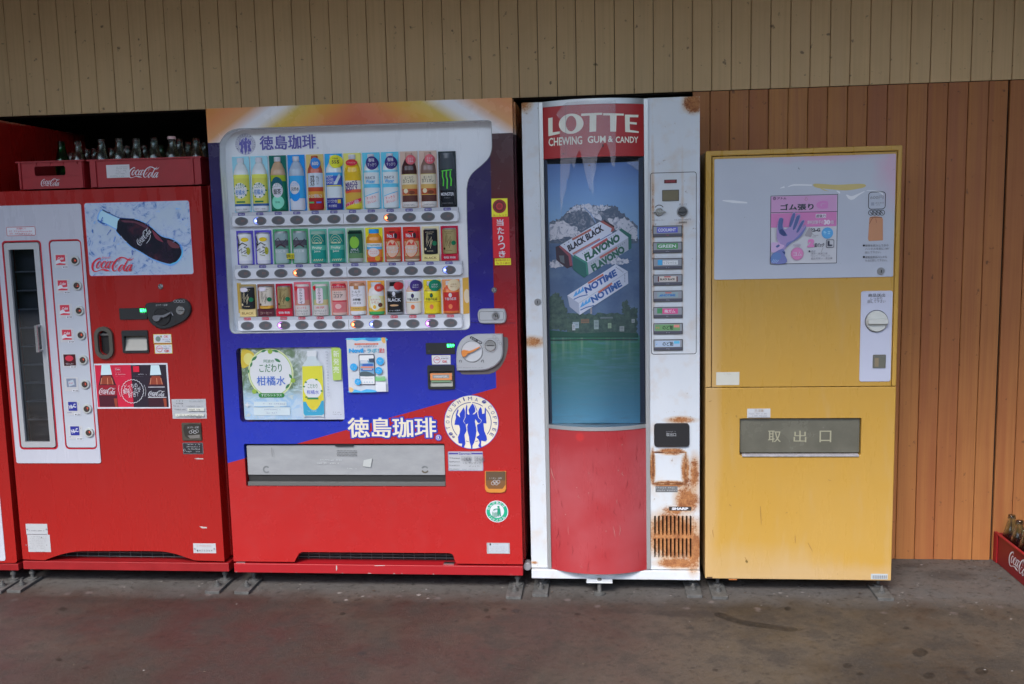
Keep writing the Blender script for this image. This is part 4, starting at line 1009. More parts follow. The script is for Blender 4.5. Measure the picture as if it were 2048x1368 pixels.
def sample(name, label, cat, ri, k, card, bands, kind, draw=None, foot=None, capm=None, top=0.0, group='sample drinks on display in the wide machine', cardtop=None, wid=1.0):
    """ri row, k column; bands = [(z fraction, material)...] from the bottom; draw(h,x,z0,H) adds print"""
    r = rows[ri]; x = r['b0'] + (r['b1'] - r['b0']) * k / 11 + .003
    z0 = r['zb'] + .001
    H = [.206, .128, .128][ri] * (1 + top)
    yb = BD - .003
    o = root(name, label, cat, (x, yb, z0), group)
    g = G(); cw = .0325
    if card: g.slab([(x - cw, z0), (x + cw, z0), (x + cw, z0 + H), (x - cw, z0 + H)], card, yb - .002, yb, back=True); g.build('backing_card', o)
    zb = z0 + (foot[0] if foot else .002)
    Hb = H - (zb - z0) - (.006 if kind != 'can' else .008)
    R = min(.0298, .0285 * wid)
    if kind == 'pet': prof = [(R * .9, 0), (R, .03), (R, .68), (R * .92, .76), (R * .55, .88), (R * .40, .90), (R * .40, .915), (R * .43, .918), (R * .43, .995), (R * .38, 1)]
    elif kind == 'short': prof = [(R * .9, 0), (R, .04), (R, .66), (R * .9, .76), (R * .62, .85), (R * .60, .87), (R * .62, .875), (R * .62, .99), (R * .56, 1)]
    elif kind == 'tall': prof = [(R * .9, 0), (R, .03), (R, .90), (R * .88, .96), (R * .84, .99), (R * .8, 1)]
    else: prof = [(R * .84, 0), (R * .92, .035), (R * .92, .93), (R * .82, .975), (R * .82, 1)]
    # insert band cuts
    cuts = sorted(set([z for z, _ in bands] + [p[1] for p in prof]))
    pr = []
    for c in cuts:
        for (ra, za), (rb, zb_) in zip(prof, prof[1:]):
            if za <= c <= zb_ + 1e-9: pr.append((ra + (rb - ra) * ((c - za) / max(1e-9, zb_ - za)), c)); break
    ms = []
    for (ra, za), (rb, zb_) in zip(pr, pr[1:]):
        mm = bands[0][1]
        for zz, m_ in bands:
            if zz <= (za + zb_) / 2: mm = m_
        ms.append(mm)
    g = G(); g.lathe(x, yb - .0025, [(a, zb + c * Hb) for a, c in pr], None, 24, .72, ms, 180, 360); g.build('body', o)
    if kind in ('pet', 'short'):
        g = G(); pc = [p for p in pr if p[1] >= (.915 if kind == 'pet' else .875)]
        g.lathe(x, yb - .0032, [(a * 1.03, zb + c * Hb + (.0004 if c == 1 else 0)) for a, c in pc], capm or WHITE, 16, .76, None, 180, 360); g.build('cap', o)
    if foot:
        g = G(); g.box(x - cw + .001, x + cw - .001, yb - .014, yb - .0025, z0 + .0005, z0 + foot[0] - .001, foot[1]); f = g.build('base_plate', o)
        g = G(); g.txt(foot[2], x - cw * .7, z0 + foot[0] * .3, x + cw * .7, z0 + foot[0] * .62, foot[3], .01, y=yb - .0144); g.build('lettering', f)
    if draw:
        h = G(yb - .0145); h.e = 0
        h.X = x; h.Z = zb; h.H = Hb; h.W = R
        h.T = lambda t, x0, z0_, x1, z1, m, b=.01, rot=0: h.txt(t, x + x0 * R, zb + z0_ * Hb, x + x1 * R, zb + z1 * Hb, m, b, math.radians(rot))
        h.O = lambda cx, cz, rx, rz, m, n_=24: h.flat(ell(x + cx * R, zb + cz * Hb, rx * R, rz * R, n_), m)
        h.B = lambda x0, z0_, x1, z1, m: h.flat([(x + x0 * R, zb + z0_ * Hb), (x + x1 * R, zb + z0_ * Hb), (x + x1 * R, zb + z1 * Hb), (x + x0 * R, zb + z1 * Hb)], m)
        h.Q = lambda pts, m: h.flat([(x + a * R, zb + b * Hb) for a, b in pts], m)
        h.L = lambda pts, m, w: h.ribbon([(x + a * R, zb + b * Hb) for a, b in pts], m, w * R)
        draw(h)
        # wrap the print on to the curved front
        yc = yb - .0025
        slice_x(h, [x + R * q_ for q_ in (-.96, -.85, -.7, -.5, -.25, 0, .25, .5, .7, .85, .96)])
        nv = []
        for (vx, vy, vz) in h.v:
            dx = min(1.0, abs(vx - x) / (R * 1.005)); layer = (yb - .0145) - vy
            nv.append((vx, yc - .72 * R * math.sqrt(max(0, 1 - dx * dx)) - .0005 - layer, vz))
        h.v = nv
        h.build('label', o)
    return o


c = lambda r, g, b: pm(r, g, b, .70, .2)
W_ = WHITE; K_ = BLACK
GRNT = c(40, 110, 75)


def citrus(h):
    h.O(0, .39, .82, .98, c(205, 212, 218)); h.T('こだわり', -.5, .43, .5, .52, GRNT, .01); h.T('柑橘水', -.62, .31, .62, .41, c(70, 120, 175), .02)
    for a in range(0, 360, 40): h.O(.86 * math.cos(math.radians(a)), .39 + .26 * .98 * math.sin(math.radians(a)) * .5, .10, .10, GRNT, 8)
    h.B(-.55, .165, .55, .195, GRNT); h.T('天然だし使用', -.7, .03, .7, .055, GREYTXT, 0); h.ticks


YLW = c(192, 190, 85); SKY = c(140, 190, 215)
for k in (0, 1):
    sample('drink_bottle', ('leftmost' if k == 0 else 'second from left') + ' yellow citrus water bottle in the top row', 'bottle', 0, k, SKY,
           [(0, c(195, 198, 205)), (.10, c(50, 85, 140)), (.145, YLW), (.62, c(200, 205, 90)), (.69, c(190, 195, 195))], 'pet', citrus, wid=1.18)
sample('drink_bottle', 'green tea bottle on a dark green card, top row of samples', 'bottle', 0, 2, c(15, 95, 85), [(0, c(20, 105, 75)), (.55, c(150, 165, 40)), (.66, c(170, 140, 110))], 'pet',
       lambda h: (h.O(0, .16, .8, .9, c(120, 195, 170)), h.O(0, .5, .72, .9, c(20, 80, 95)), h.O(0, .38, .72, .95, W_), h.T('こだわり', -.45, .44, .45, .52, GRNT, 0), h.T('緑茶', -.5, .3, .5, .41, K_, .02), h.T('旨味', -.3, .14, .3, .18, GRNT, .01)))
sample('drink_bottle', 'natural water bottle with blue label on a blue card, top row of samples', 'bottle', 0, 3, c(30, 130, 200), [(0, c(185, 190, 200)), (.22, c(50, 150, 210)), (.64, c(150, 165, 180))], 'pet',
       lambda h: (h.O(-.1, .28, .62, .8, c(30, 130, 205)), h.O(-.15, .42, .68, .85, W_), h.T('こだわり', -.6, .45, .35, .52, c(70, 140, 200), 0), h.T('天然水', -.65, .36, .45, .43, K_, .02)))
sample('drink_bottle', 'red-brown barley tea bottle with a round blue 600 badge, top row of samples', 'bottle', 0, 4, c(205, 180, 110), [(0, c(150, 35, 35)), (.22, c(195, 140, 50)), (.34, c(175, 70, 40)), (.42, c(185, 195, 205)), (.68, c(170, 75, 50))], 'pet',
       lambda h: (h.T('麦茶', -.5, .44, .1, .64, K_, .01), h.T('すこやか', .3, .46, .65, .64, K_, 0), h.O(.25, .86, .62, .72, c(45, 120, 190)), h.T('600', -.15, .82, .65, .89, W_, .03), h.T('からだ植物に!', -.85, .22, .85, .29, W_, .01), h.B(-.8, .12, -.1, .15, c(80, 170, 100)), h.B(.2, .12, .8, .15, c(80, 110, 190))), capm=c(170, 80, 50))
sample('drink_bottle', 'white sports drink bottle with a yellow 555 badge, top row', 'bottle', 0, 5, c(45, 150, 205), [(0, c(50, 55, 130)), (.21, c(190, 200, 215)), (.42, c(60, 80, 165)), (.62, c(60, 150, 205)), (.68, c(195, 205, 215))], 'pet',
       lambda h: (h.T('BODY\nLOVES\nSPORTS', -.85, .47, .3, .63, W_, .02), h.Q([(.1, .46), (.8, .66), (.9, .6), (.5, .46)], c(180, 195, 220)), h.B(-.95, .425, .95, .445, c(205, 200, 60)), h.O(.45, .88, .8, .8, c(205, 205, 50)), h.T('555', .0, .84, .85, .9, K_, .03), h.T('大容量', .1, .92, .75, .95, K_, 0), h.T('コクゴク飲', -.85, .12, .45, .18, W_, .01), h.T('水分補給', -.7, .04, .4, .09, W_, .01), h.B(.5, .11, .85, .18, c(200, 180, 60))), wid=1.12)
sample('drink_bottle', 'orange vitamin drink bottle with a red oval badge, top row of samples', 'bottle', 0, 6, c(215, 200, 110), [(0, c(205, 185, 50)), (.10, c(190, 150, 60)), (.3, c(200, 90, 60)), (.36, c(205, 195, 185)), (.52, c(205, 165, 30))], 'pet',
       lambda h: (h.O(.05, .85, .75, .38, c(190, 40, 55)), h.T('リフレッシュ', -.45, .835, .55, .865, W_, 0), h.T('MIRACLE', -.85, .42, .7, .5, c(60, 40, 110), .03, 12), h.T('BODY V', -.85, .34, .7, .42, c(60, 40, 110), .03, 10), h.L([(-.8, .3), (-.1, .32)], c(200, 80, 50), .25), h.Q([(-1, .03), (1, .14), (1, .2), (-1, .09)], c(195, 40, 70)), h.T('ビタミン補給', -.8, .07, .8, .15, W_, .01, 14)), wid=1.15)
for k in (7, 8):
    sample('drink_bottle', ('left' if k == 7 else 'right') + ' of two white and sky blue bottles, purple badges, top row', 'bottle', 0, k, c(90, 180, 225), [(0, c(190, 200, 212)), (.38, c(90, 175, 215)), (.45, c(195, 203, 212)), (.66, c(120, 185, 220)), (.7, c(195, 203, 212))], 'pet',
           lambda h: (h.O(.25, .83, .78, .86, c(55, 45, 110)), h.T('後味', -.15, .85, .6, .92, W_, .02), h.T('すっきり', -.3, .77, .8, .83, W_, .01), h.T('カルピス', -.7, .54, .6, .59, c(40, 45, 90), .03), h.T('Water', -.65, .46, .6, .53, c(50, 150, 200), .02), h.Q([(-.95, .06), (.85, .13), (.95, .3), (-.85, .22)], c(215, 195, 195)), h.L([(-.85, .22), (.95, .3)], c(80, 170, 210), .1), h.T('すっきり', -.6, .17, .6, .22, c(190, 80, 80), .01, 9), h.T('おいしい', -.5, .1, .6, .15, c(190, 80, 80), .01, 9)))
for k in (9, 10):
    sample('drink_bottle', ('left' if k == 9 else 'right') + ' of two brown coffee bottles, pink badges, top row', 'bottle', 0, k, c(190, 165, 150), [(0, c(195, 190, 185)), (.10, c(85, 50, 45)), (.22, c(165, 80, 50)), (.34, c(190, 155, 90)), (.42, c(200, 190, 165)), (.6, c(60, 30, 28) if k == 9 else c(120, 95, 85))], 'pet',
           lambda h: (h.T('まじわり', -.5, .52, .6, .57, K_, 0), h.T('カフェオレ', -.75, .45, .75, .52, K_, .02), h.O(-.4, .3, .3, .3, c(205, 190, 160)), h.O(.35, .27, .4, .25, c(110, 55, 35)), h.B(-1, .225, 1, .232, c(200, 180, 90)), h.B(-1, .60, 1, .607, c(200, 180, 90)), h.O(.35, .87, .62, .62, c(195, 90, 100)), h.T('ミルク', .0, .87, .7, .91, W_, .01), h.T('うまみ', .0, .82, .7, .86, W_, .01), h.T('コクのカフェオレ', -.7, .03, .7, .06, K_, 0)), capm=c(180, 150, 135))
sample('drink_can', 'black energy drink can with green claw mark, right end of the top row', 'can', 0, 11, c(35, 45, 50), [(0, c(25, 28, 34)), (.3, c(45, 52, 58)), (.7, c(60, 66, 72))], 'tall',
       lambda h: ([h.L([(a - .05, .66), (a - .1, .56), (a + .03, .5), (a - .04, .38 - .05 * (i == 1))], c(80, 190, 60), .16) for i, a in enumerate((-.45, .05, .55))], h.L([(-.65, .66), (.7, .68)], c(80, 190, 60), .12), h.T('MONSTER', -.85, .2, .85, .26, W_, .02), h.T('ENERGY', -.4, .15, .4, .17, GREYTXT, 0), h.T('ENERGY DRINK', -.7, .05, .7, .07, GREYTXT, 0)), top=-.02, wid=1.0)
g = G(BD - .006)
# row 2
for k in (0, 1):
    sample('drink_can', ('left' if k == 0 else 'right') + ' one of two white cans with black brush lettering on purple cards, middle row', 'can', 1, k, c(85, 75, 165), [(0, c(190, 190, 198)), (.12, c(205, 205, 208)), (.95, STEEL)], 'can',
           lambda h: (h.O(.2, .78, .5, .28, c(205, 175, 40)), h.L([(-.8, .9), (-.6, .7), (-.8, .5)], K_, .16), h.L([(-.5, .62), (-.1, .68), (.5, .6), (.1, .54), (.55, .5)], K_, .14), h.L([(-.7, .42), (-.2, .5), (-.3, .36), (.3, .44), (.1, .34), (.6, .4)], K_, .12), h.L([(-.8, .66), (-.5, .6)], K_, .2), h.O(.6, .42, .22, .5, c(150, 150, 50)), h.L([(-.3, .3), (.4, .26)], c(120, 130, 60), .08)))
for k in (2, 3):
    sample('drink_can', ('left' if k == 2 else 'right') + ' one of two silver cans with dark landscape print on green cards, middle row', 'can', 1, k, c(70, 140, 95), [(0, c(140, 165, 160)), (.1, c(150, 165, 165)), (.45, c(95, 130, 120)), (.55, c(80, 75, 85)), (.72, c(130, 150, 150)), (.95, STEEL)], 'can',
           lambda h: (h.L([(-.7, .7), (-.2, .8), (.3, .6), (.8, .75)], c(60, 60, 70), .12), h.L([(-.6, .5), (.1, .6), (.7, .5)], c(70, 50, 60), .2), h.T('ほうじ茶', -.7, .34, .7, .42, c(210, 220, 215), .01), h.ticks), top=.02)
for k in (4, 5):
    sample('drink_can', ('left' if k == 4 else 'right') + ' one of two teal cans with cream arches, middle row', 'can', 1, k, c(95, 160, 140), [(0, c(60, 145, 130)), (.12, c(30, 130, 118)), (.4, c(85, 165, 145)), (.55, c(30, 125, 115)), (.9, c(130, 160, 145))], 'can',
           lambda h: ([h.ribbon(ell(h.X, h.Z + (.5 + .0) * h.H, h.W * (.5 + .17 * j), h.W * (.9 + .32 * j), 16, 25, 155), c(200, 190, 150), .0011) for j in range(3)], h.T('PREMIUM', -.6, .6, .6, .65, c(210, 200, 160), .01), h.T('Fruity', -.6, .42, .6, .52, c(200, 210, 190), .02), h.T('Juice', -.4, .32, .4, .4, c(200, 210, 190), .01), [h.L([(-.5 + .25 * j, .06), (-.35 + .25 * j, .12)], c(205, 190, 150), .08) for j in range(5)]), wid=1.12)
sample('drink_can', 'dark green can with a pale green apple, middle row', 'can', 1, 6, c(150, 175, 140), [(0, c(150, 155, 150)), (.12, c(90, 125, 85)), (.28, c(40, 90, 65)), (.9, c(28, 70, 55))], 'can',
       lambda h: (h.O(0, .62, .6, .75, c(120, 170, 60)), h.B(-.85, .89, .85, .96, c(18, 40, 35)), h.T('APPLE', -.5, .36, .5, .42, W_, 0), h.T('青りんご', -.6, .29, .6, .34, W_, 0), h.L([(0, .78), (.1, .84)], c(70, 60, 30), .1)), wid=1.08)
sample('drink_bottle', 'orange juice bottle on a yellow and blue card, middle row', 'bottle', 1, 7, c(205, 195, 40), [(0, c(195, 80, 50)), (.14, c(205, 120, 60)), (.38, c(90, 160, 205)), (.46, c(200, 205, 210)), (.57, c(205, 130, 35))], 'short',
       lambda h: (h.T('Tropicana', -.8, .48, .8, .55, c(40, 100, 60), .02), h.O(.0, .29, .72, .55, c(205, 190, 185)), h.T('オレンジ', -.5, .3, .5, .35, c(195, 60, 60), .01), h.T('つぶ入り', -.45, .23, .45, .28, c(195, 60, 60), .01), h.O(.5, .1, .3, .3, c(205, 150, 40))), capm=c(45, 140, 200), wid=1.08)
for k in (8, 9):
    sample('drink_can', ('left' if k == 8 else 'right') + ' one of two red and cream energy drink cans marked No.1, middle row', 'can', 1, k, c(185, 50, 40), [(0, c(185, 170, 150)), (.06, c(150, 110, 80)), (.16, c(190, 165, 120)), (.62, c(180, 80, 45)), (.7, c(185, 35, 40)), (.93, c(190, 60, 45))], 'can',
           lambda h: (h.O(0, .4, .85, 1.15, c(190, 80, 50)), h.O(0, .4, .76, 1.05, c(200, 165, 140)), h.T('No.1', -.6, .74, .3, .86, W_, .03), h.O(.5, .8, .18, .35, c(50, 40, 45)), h.L([(-.3, .92), (.4, .92)], c(60, 30, 30), .14), h.T('デカミン', -.8, .37, .8, .47, W_, .05), h.T('ストロング', -.72, .26, .75, .35, W_, .05), h.Q([(-.5, .5), (-.2, .62), (.1, .52), (.4, .64), (.5, .5)], c(195, 70, 60))), wid=1.16)


def sig(ink, dot=True):
    def f(h):
        h.L([(-.3, .78), (-.45, .5), (-.35, .3), (-.1, .5), (.25, .68), (.1, .42), (-.05, .3), (.35, .56), (.05, .22)], ink, .05); h.L([(-.2, .72), (-.28, .45)], ink, .04)
        h.T('GREEN MOUNTAIN', -.55, .84, .55, .875, ink, 0); h.T('ORIGINAL', -.4, .78, .4, .81, ink, 0); h.O(.6, .42, .28, .3, c(30, 105, 70)); h.ticks
        h.T('COFFEE', -.4, .1, .4, .14, ink, 0); h.O(-.6, .2, .13, .16, ink, 10)
    return f


CRM_, GLD = c(205, 190, 150), mat('gold_can', (0.48, 0.37, 0.16), 0.35, .35)
BLKC = c(32, 34, 38)
sample('drink_can', 'black coffee can on a cream card at the right of the middle row', 'can', 1, 10, CRM_, [(0, BLKC), (.95, STEEL)], 'can', sig(c(200, 185, 150)), (.026, c(205, 190, 130), 'BLACK', c(110, 80, 40)))
sample('drink_can', 'gold coffee can on a crimson card, right end of the middle row', 'can', 1, 11, c(165, 25, 55), [(0, GLD), (.95, STEEL)], 'can', sig(c(60, 45, 25)), (.026, c(165, 25, 50), '微糖', W_))
# row 3
FT = .030
sample('drink_can', 'black coffee can with a cream base plate, left end of the bottom row', 'can', 2, 0, c(150, 130, 85), [(0, BLKC), (.95, STEEL)], 'can', lambda h: (sig(c(200, 185, 150))(h), h.O(-.35, .86, .62, .3, c(205, 195, 205))), (FT, c(205, 180, 120), 'BLACK', c(130, 100, 50)), top=-.04)
sample('drink_can', 'white coffee can with orange foot on a maroon base plate, bottom row', 'can', 2, 1, c(120, 80, 70), [(0, c(200, 150, 60)), (.14, c(190, 180, 165)), (.95, STEEL)], 'can', lambda h: (sig(c(70, 50, 45))(h), h.O(-.35, .88, .62, .3, c(205, 195, 205))), (FT, c(75, 30, 40), 'コーヒー', c(170, 140, 130)), top=-.04)
sample('drink_can', 'gold coffee can on a red base plate, third in the bottom row', 'can', 2, 2, c(160, 25, 50), [(0, GLD), (.95, STEEL)], 'can', sig(c(60, 45, 25)), (FT, c(175, 25, 45), '微糖', W_), top=-.04)
for k, cc_, nm in ((3, c(195, 95, 105), 'pink'), (4, c(120, 165, 135), 'pale green')):
    sample('drink_can', 'milk tea can with white vertical label on a %s checked card, bottom row' % nm, 'can', 2, k, cc_, [(0, c(190, 175, 170)), (.28, c(180, 125, 110) if k == 3 else c(180, 170, 120)), (.5, cc_), (.93, c(190, 180, 175))], 'can',
           lambda h, k=k: (h.flat(rrect(h.X - h.W * .45, h.Z + h.H * .38, h.X + h.W * .45, h.Z + h.H * .88, .006), c(205, 190, 195)), [h.T(ch, -.2, .79 - .1 * i, .2, .87 - .1 * i, K_, .02) for i, ch in enumerate('ミルクティ')], h.Q([(-.95, .92), (-.5, .96), (-.45, .84), (-.7, .78)], c(200, 30, 45)), h.B(-.95, 0, .95, .33, c(185, 180, 175)), h.T('ほっとする' if k == 3 else '濃厚', -.6, .22, .6, .29, c(190, 60, 70), .01), h.T('ロイヤルミルク', -.75, .11, .75, .18, K_, 0), h.T('ティー仕立て', -.7, .03, .7, .09, K_, 0)), wid=1.1)
sample('drink_can', 'pink and white cocoa can, bottom row', 'can', 2, 5, c(195, 130, 115), [(0, c(190, 160, 150)), (.08, c(190, 110, 110)), (.42, c(180, 60, 70)), (.47, c(200, 175, 165)), (.78, c(185, 120, 105)), (.86, c(180, 40, 55))], 'can',
       lambda h: (h.T('ココア', -.6, .56, .6, .67, K_, .03), h.O(0, .28, .65, .55, c(190, 100, 105)), h.O(0, .28, .4, .32, c(200, 160, 155)), h.T('まろやか', -.5, .7, .5, .75, K_, 0), h.T('甘さひかえめ', -.8, .88, .8, .93, W_, 0)), wid=1.05)
sample('drink_bottle', 'white milk coffee bottle with tan cap on a peach card, bottom row', 'bottle', 2, 6, c(190, 135, 110), [(0, c(200, 200, 205)), (.12, c(195, 155, 80)), (.26, c(205, 200, 210)), (.9, c(160, 110, 75))], 'tall',
       lambda h: (h.T('ミルク', -.6, .68, .5, .76, K_, .01), h.T('コーヒー', -.65, .58, .65, .66, K_, .01), h.T('お砂糖', -.5, .44, .5, .52, K_, .03), h.T('ゼロ', -.5, .34, .5, .41, K_, .01), h.T('カフェオレ', -.5, .18, .5, .22, K_, 0), h.B(-.3, .8, .3, .92, c(165, 115, 75))), wid=1.12)
sample('drink_bottle', 'honey lemon bottle with orange starburst and green foot, bottom row', 'bottle', 2, 7, c(205, 145, 60), [(0, c(60, 150, 80)), (.1, c(205, 160, 60)), (.2, c(205, 190, 130)), (.58, c(200, 195, 190))], 'short',
       lambda h: (h.O(0, .38, .72, 1.0, c(212, 205, 185)), h.T('はちみつ', -.6, .44, .6, .5, c(180, 80, 40), .01), h.T('レモン', -.45, .35, .45, .42, c(180, 80, 40), .02), h.O(.5, .84, .55, .5, c(190, 60, 50)), h.T('新', .3, .8, .7, .88, W_, .01), h.O(.6, .3, .25, .28, c(90, 50, 35)), h.O(-.1, .24, .2, .25, c(210, 160, 50))), wid=1.08)
sample('drink_bottle', 'black coffee bottle can marked THE BLACK with a red badge, bottom row', 'bottle', 2, 8, c(150, 140, 140), [(0, c(130, 130, 135)), (.06, c(30, 28, 30)), (.66, c(45, 42, 45)), (.72, c(165, 168, 172))], 'short',
       lambda h: (h.T('BLACK', -.85, .4, .85, .5, W_, .02), h.T('THE', -.25, .53, .25, .57, W_, 0), h.O(0, .64, .2, .28, W_), h.O(0, .28, .55, .12, c(190, 150, 110)), h.T('コーヒー豆使用', -.7, .1, .7, .14, W_, 0), h.O(.6, .88, .55, .5, c(175, 40, 45))), capm=c(25, 22, 22), wid=1.15)
teas = [(9, 'white milk tea bottle with a purple round badge, bottom row', c(190, 175, 190), [(0, c(195, 190, 180)), (.36, c(200, 150, 70)), (.38, c(205, 202, 195)), (.7, c(190, 120, 50)), (.72, c(185, 160, 150))], c(60, 45, 110), W_, K_),
        (10, 'yellow lemon tea bottle with a green round badge, bottom row', c(200, 180, 40), [(0, c(205, 180, 30)), (.36, c(160, 120, 40)), (.38, c(210, 190, 40)), (.7, c(130, 110, 40)), (.72, c(190, 165, 50))], c(20, 115, 85), W_, K_),
        (11, 'red straight tea bottle with a cream badge, right end of the bottom row', c(205, 140, 90), [(0, c(190, 100, 50)), (.08, c(170, 40, 40)), (.66, c(205, 110, 50)), (.74, c(200, 90, 60))], c(205, 185, 150), c(130, 80, 30), W_)]
for k, lb, cd_, bnd, bad, bt_, tx in teas:
    sample('drink_bottle', lb, 'bottle', 2, k, cd_, bnd, 'short', lambda h, bad=bad, bt_=bt_, tx=tx: (h.O(0, .57, .2, .28, tx), h.O(0, .57, .09, .14, bad), h.T('午後の紅茶', -.72, .41, .72, .5, tx, .02), h.O(0, .22, .25, .3, c(205, 110, 70)), h.O(.45, .88, .75, .72, bad), h.T('上品な', .05, .88, .8, .93, bt_, 0), h.T('味わい', .05, .81, .8, .86, bt_, 0)), wid=1.1)
# limited-edition strip across two cards of the middle row
q4 = G(BD - .016); x0, z0, x1, z1 = q4.R(561, 506, 592, 517)
sticker('limited_sticker', m2, BD - .0165, 562, 507, 592, 517.5, c(200, 190, 40), lambda h: h.ftxt('期間限定!!', 564, 508.5, 591, 516, K_, .03))

c = lambda r, g, b: pm(r, g, b, .78, .4)
# ------------------------------------------------------------------ lower half of machine 2
C5 = (450, 660, 5.7)
n = N('botanical_print'); wv = n.noise(26, 6, 0.7, dist=1.5)
(xa_, za_), (xb_, zb_) = at(480, 700, 0), at(688, 838, 0)
tz = n.rng(n.z, zb_, za_); tx = n.rng(n.x, xa_, xb_)
cc = n.ramp(tz, [(0.0, (0.44, 0.68, 0.88)), (0.25, (0.34, 0.60, 0.86)), (0.42, (0.45, 0.62, 0.66)), (0.7, (0.40, 0.50, 0.42)), (1.0, (0.50, 0.55, 0.56))])
cc = n.mix(n.rng(wv, 0.42, 0.56), cc, n.mix(n.rng(tz, 0.3, 0.45), (0.62, 0.76, 0.86), (0.16, 0.25, 0.13)))
cc = n.mix(n.rng(wv, 0.36, 0.44, 1.0, 0.0), cc, (0.66, 0.74, 0.70))
cc = n.mix(n.rng(tx, 0.5, 0.78), cc, (0.76, 0.79, 0.83))
BOT = n.out(cc, 0.3)
g = G(); g.box(pw[0] - .006, pw[2] + .006, .0605, .065, pw[1] - .006, pw[3] + .006, c(140, 60, 50)); hb = g.build('poster_cavity', m2)
h = G(.012, *C5); x0, z0, x1, z1 = h.R(200, 195, 1362, 1022); h.pill(rrect(x0, z0, x1 , z1 , .008), BOT, .012, .0135, .0004); bp = h.build('drink_poster', m2)
h = G(.0116, *C5)
WP = c(212, 216, 222)
h.fpoly([(190, 230), (260, 225), (330, 270), (330, 340), (250, 420), (190, 420)], c(205, 180, 60), sm=3); h.fdisc(270, 330, 60, c(215, 205, 120), 70)
h.fdisc(522, 490, 272, c(205, 222, 160), 290, n=48); h.fdisc(522, 490, 256, c(150, 180, 90), 273, n=48); h.fdisc(522, 490, 250, WP, 267, n=48)
LF = c(55, 120, 75)
for a, b, rr, rot in ((335, 325, 40, 40), (300, 395, 30, 70), (440, 240, 32, 20), (580, 240, 34, -20), (750, 530, 34, -60), (715, 640, 36, 50), (355, 700, 34, -40), (270, 470, 22, 90), (600, 345, 40, -30), (560, 235, 26, 0)):
    r_ = math.radians(rot); h.fpoly([(a - rr * math.cos(r_), b + rr * math.sin(r_)), (a - rr * .4 * math.sin(r_), b - rr * .4 * math.cos(r_)), (a + rr * math.cos(r_), b - rr * math.sin(r_)), (a + rr * .4 * math.sin(r_), b + rr * .4 * math.cos(r_))], LF, sm=3)
for a, b in ((515, 245), (775, 575), (335, 700)): h.fdisc(a, b, 28, c(150, 180, 70))
h.ftxt('阿波の', 442, 335, 560, 372, LF, 0); h.ftxt('こだわり', 392, 385, 650, 480, LF, .015); h.ftxt('柑橘水', 365, 525, 690, 632, c(70, 110, 190), .02)
x0, z0, x1, z1 = h.R(385, 718, 680, 768); h.flat(rrect(x0, z0, x1, z1, .012), c(50, 130, 60)); h.ftxt('すだちシトラス', 415, 727, 650, 757, WP, .02)
h.frect(330, 815, 705, 875, c(200, 212, 225)); h.frect(330, 880, 745, 972, c(200, 212, 225)); h.line([(335, 872), (560, 872)], c(120, 170, 210), 6); h.line([(630, 872), (745, 866)], c(120, 170, 210), 6)
h.ticks(440, 830, 690, 850, c(160, 165, 185)); h.ticks(450, 895, 640, 912, c(160, 165, 185)); h.ticks(480, 930, 600, 950, c(160, 165, 185))
h.fpoly([(262, 815), (270, 840), (300, 850), (272, 862), (262, 885), (250, 860), (225, 848), (252, 838)], WP)
# printed bottle
h.frect(942, 232, 1050, 300, c(210, 215, 225), 10); h.fpoly([(950, 300), (1040, 300), (1060, 340), (1115, 405), (1125, 560), (1135, 960), (1100, 980), (930, 980), (895, 960), (885, 560), (890, 405), (935, 340)], c(195, 205, 205), sm=2)
h.fpoly([(887, 410), (1116, 405), (1132, 800), (895, 815)], c(210, 205, 60)); h.fpoly([(895, 815), (1131, 800), (1136, 950), (1110, 968), (920, 972), (902, 950)], c(60, 160, 190)); h.fpoly([(920, 760), (1110, 750), (1060, 890), (980, 895)], c(210, 195, 60), sm=3)
h.fdisc(1005, 665, 108, WP, 118); h.ftxt('こだわり', 950, 610, 1060, 660, LF, .01); h.ftxt('柑橘水', 938, 680, 1078, 728, c(90, 100, 180), .02); h.frect(945, 765, 1072, 787, LF); h.ticks(950, 915, 1060, 925, WP)
for a, b in ((930, 590), (1050, 560), (1110, 690), (935, 760), (910, 640)): h.fdisc(a, b, 14, LF, 9)
h.fpoly([(1218, 198), (1330, 198), (1335, 565), (1240, 570)], c(160, 185, 90)); [h.ftxt(ch, 1242, 230 + 90 * i, 1308, 305 + 90 * i, WP, .0) for i, ch in enumerate('新発売')]
[h.ftxt(ch, 1155 + i * 1.6, 235 + 33 * i, 1180 + i * 1.6, 257 + 33 * i, c(150, 155, 165), 0) for i, ch in enumerate('阿波の番茶水と柑橘爽やかな味わい')]
h.ticks(1240, 925, 1345, 937, GREYTXT); h.ticks(1240, 948, 1350, 958, GREYTXT)
h.build('print', bp)
g = G(); g.flat(rrect(pw[0] - .002, pw[1] - .002, pw[2] + .002, pw[3] + .002, .017), GLASS, 0.004); g.build('poster_window', m2)


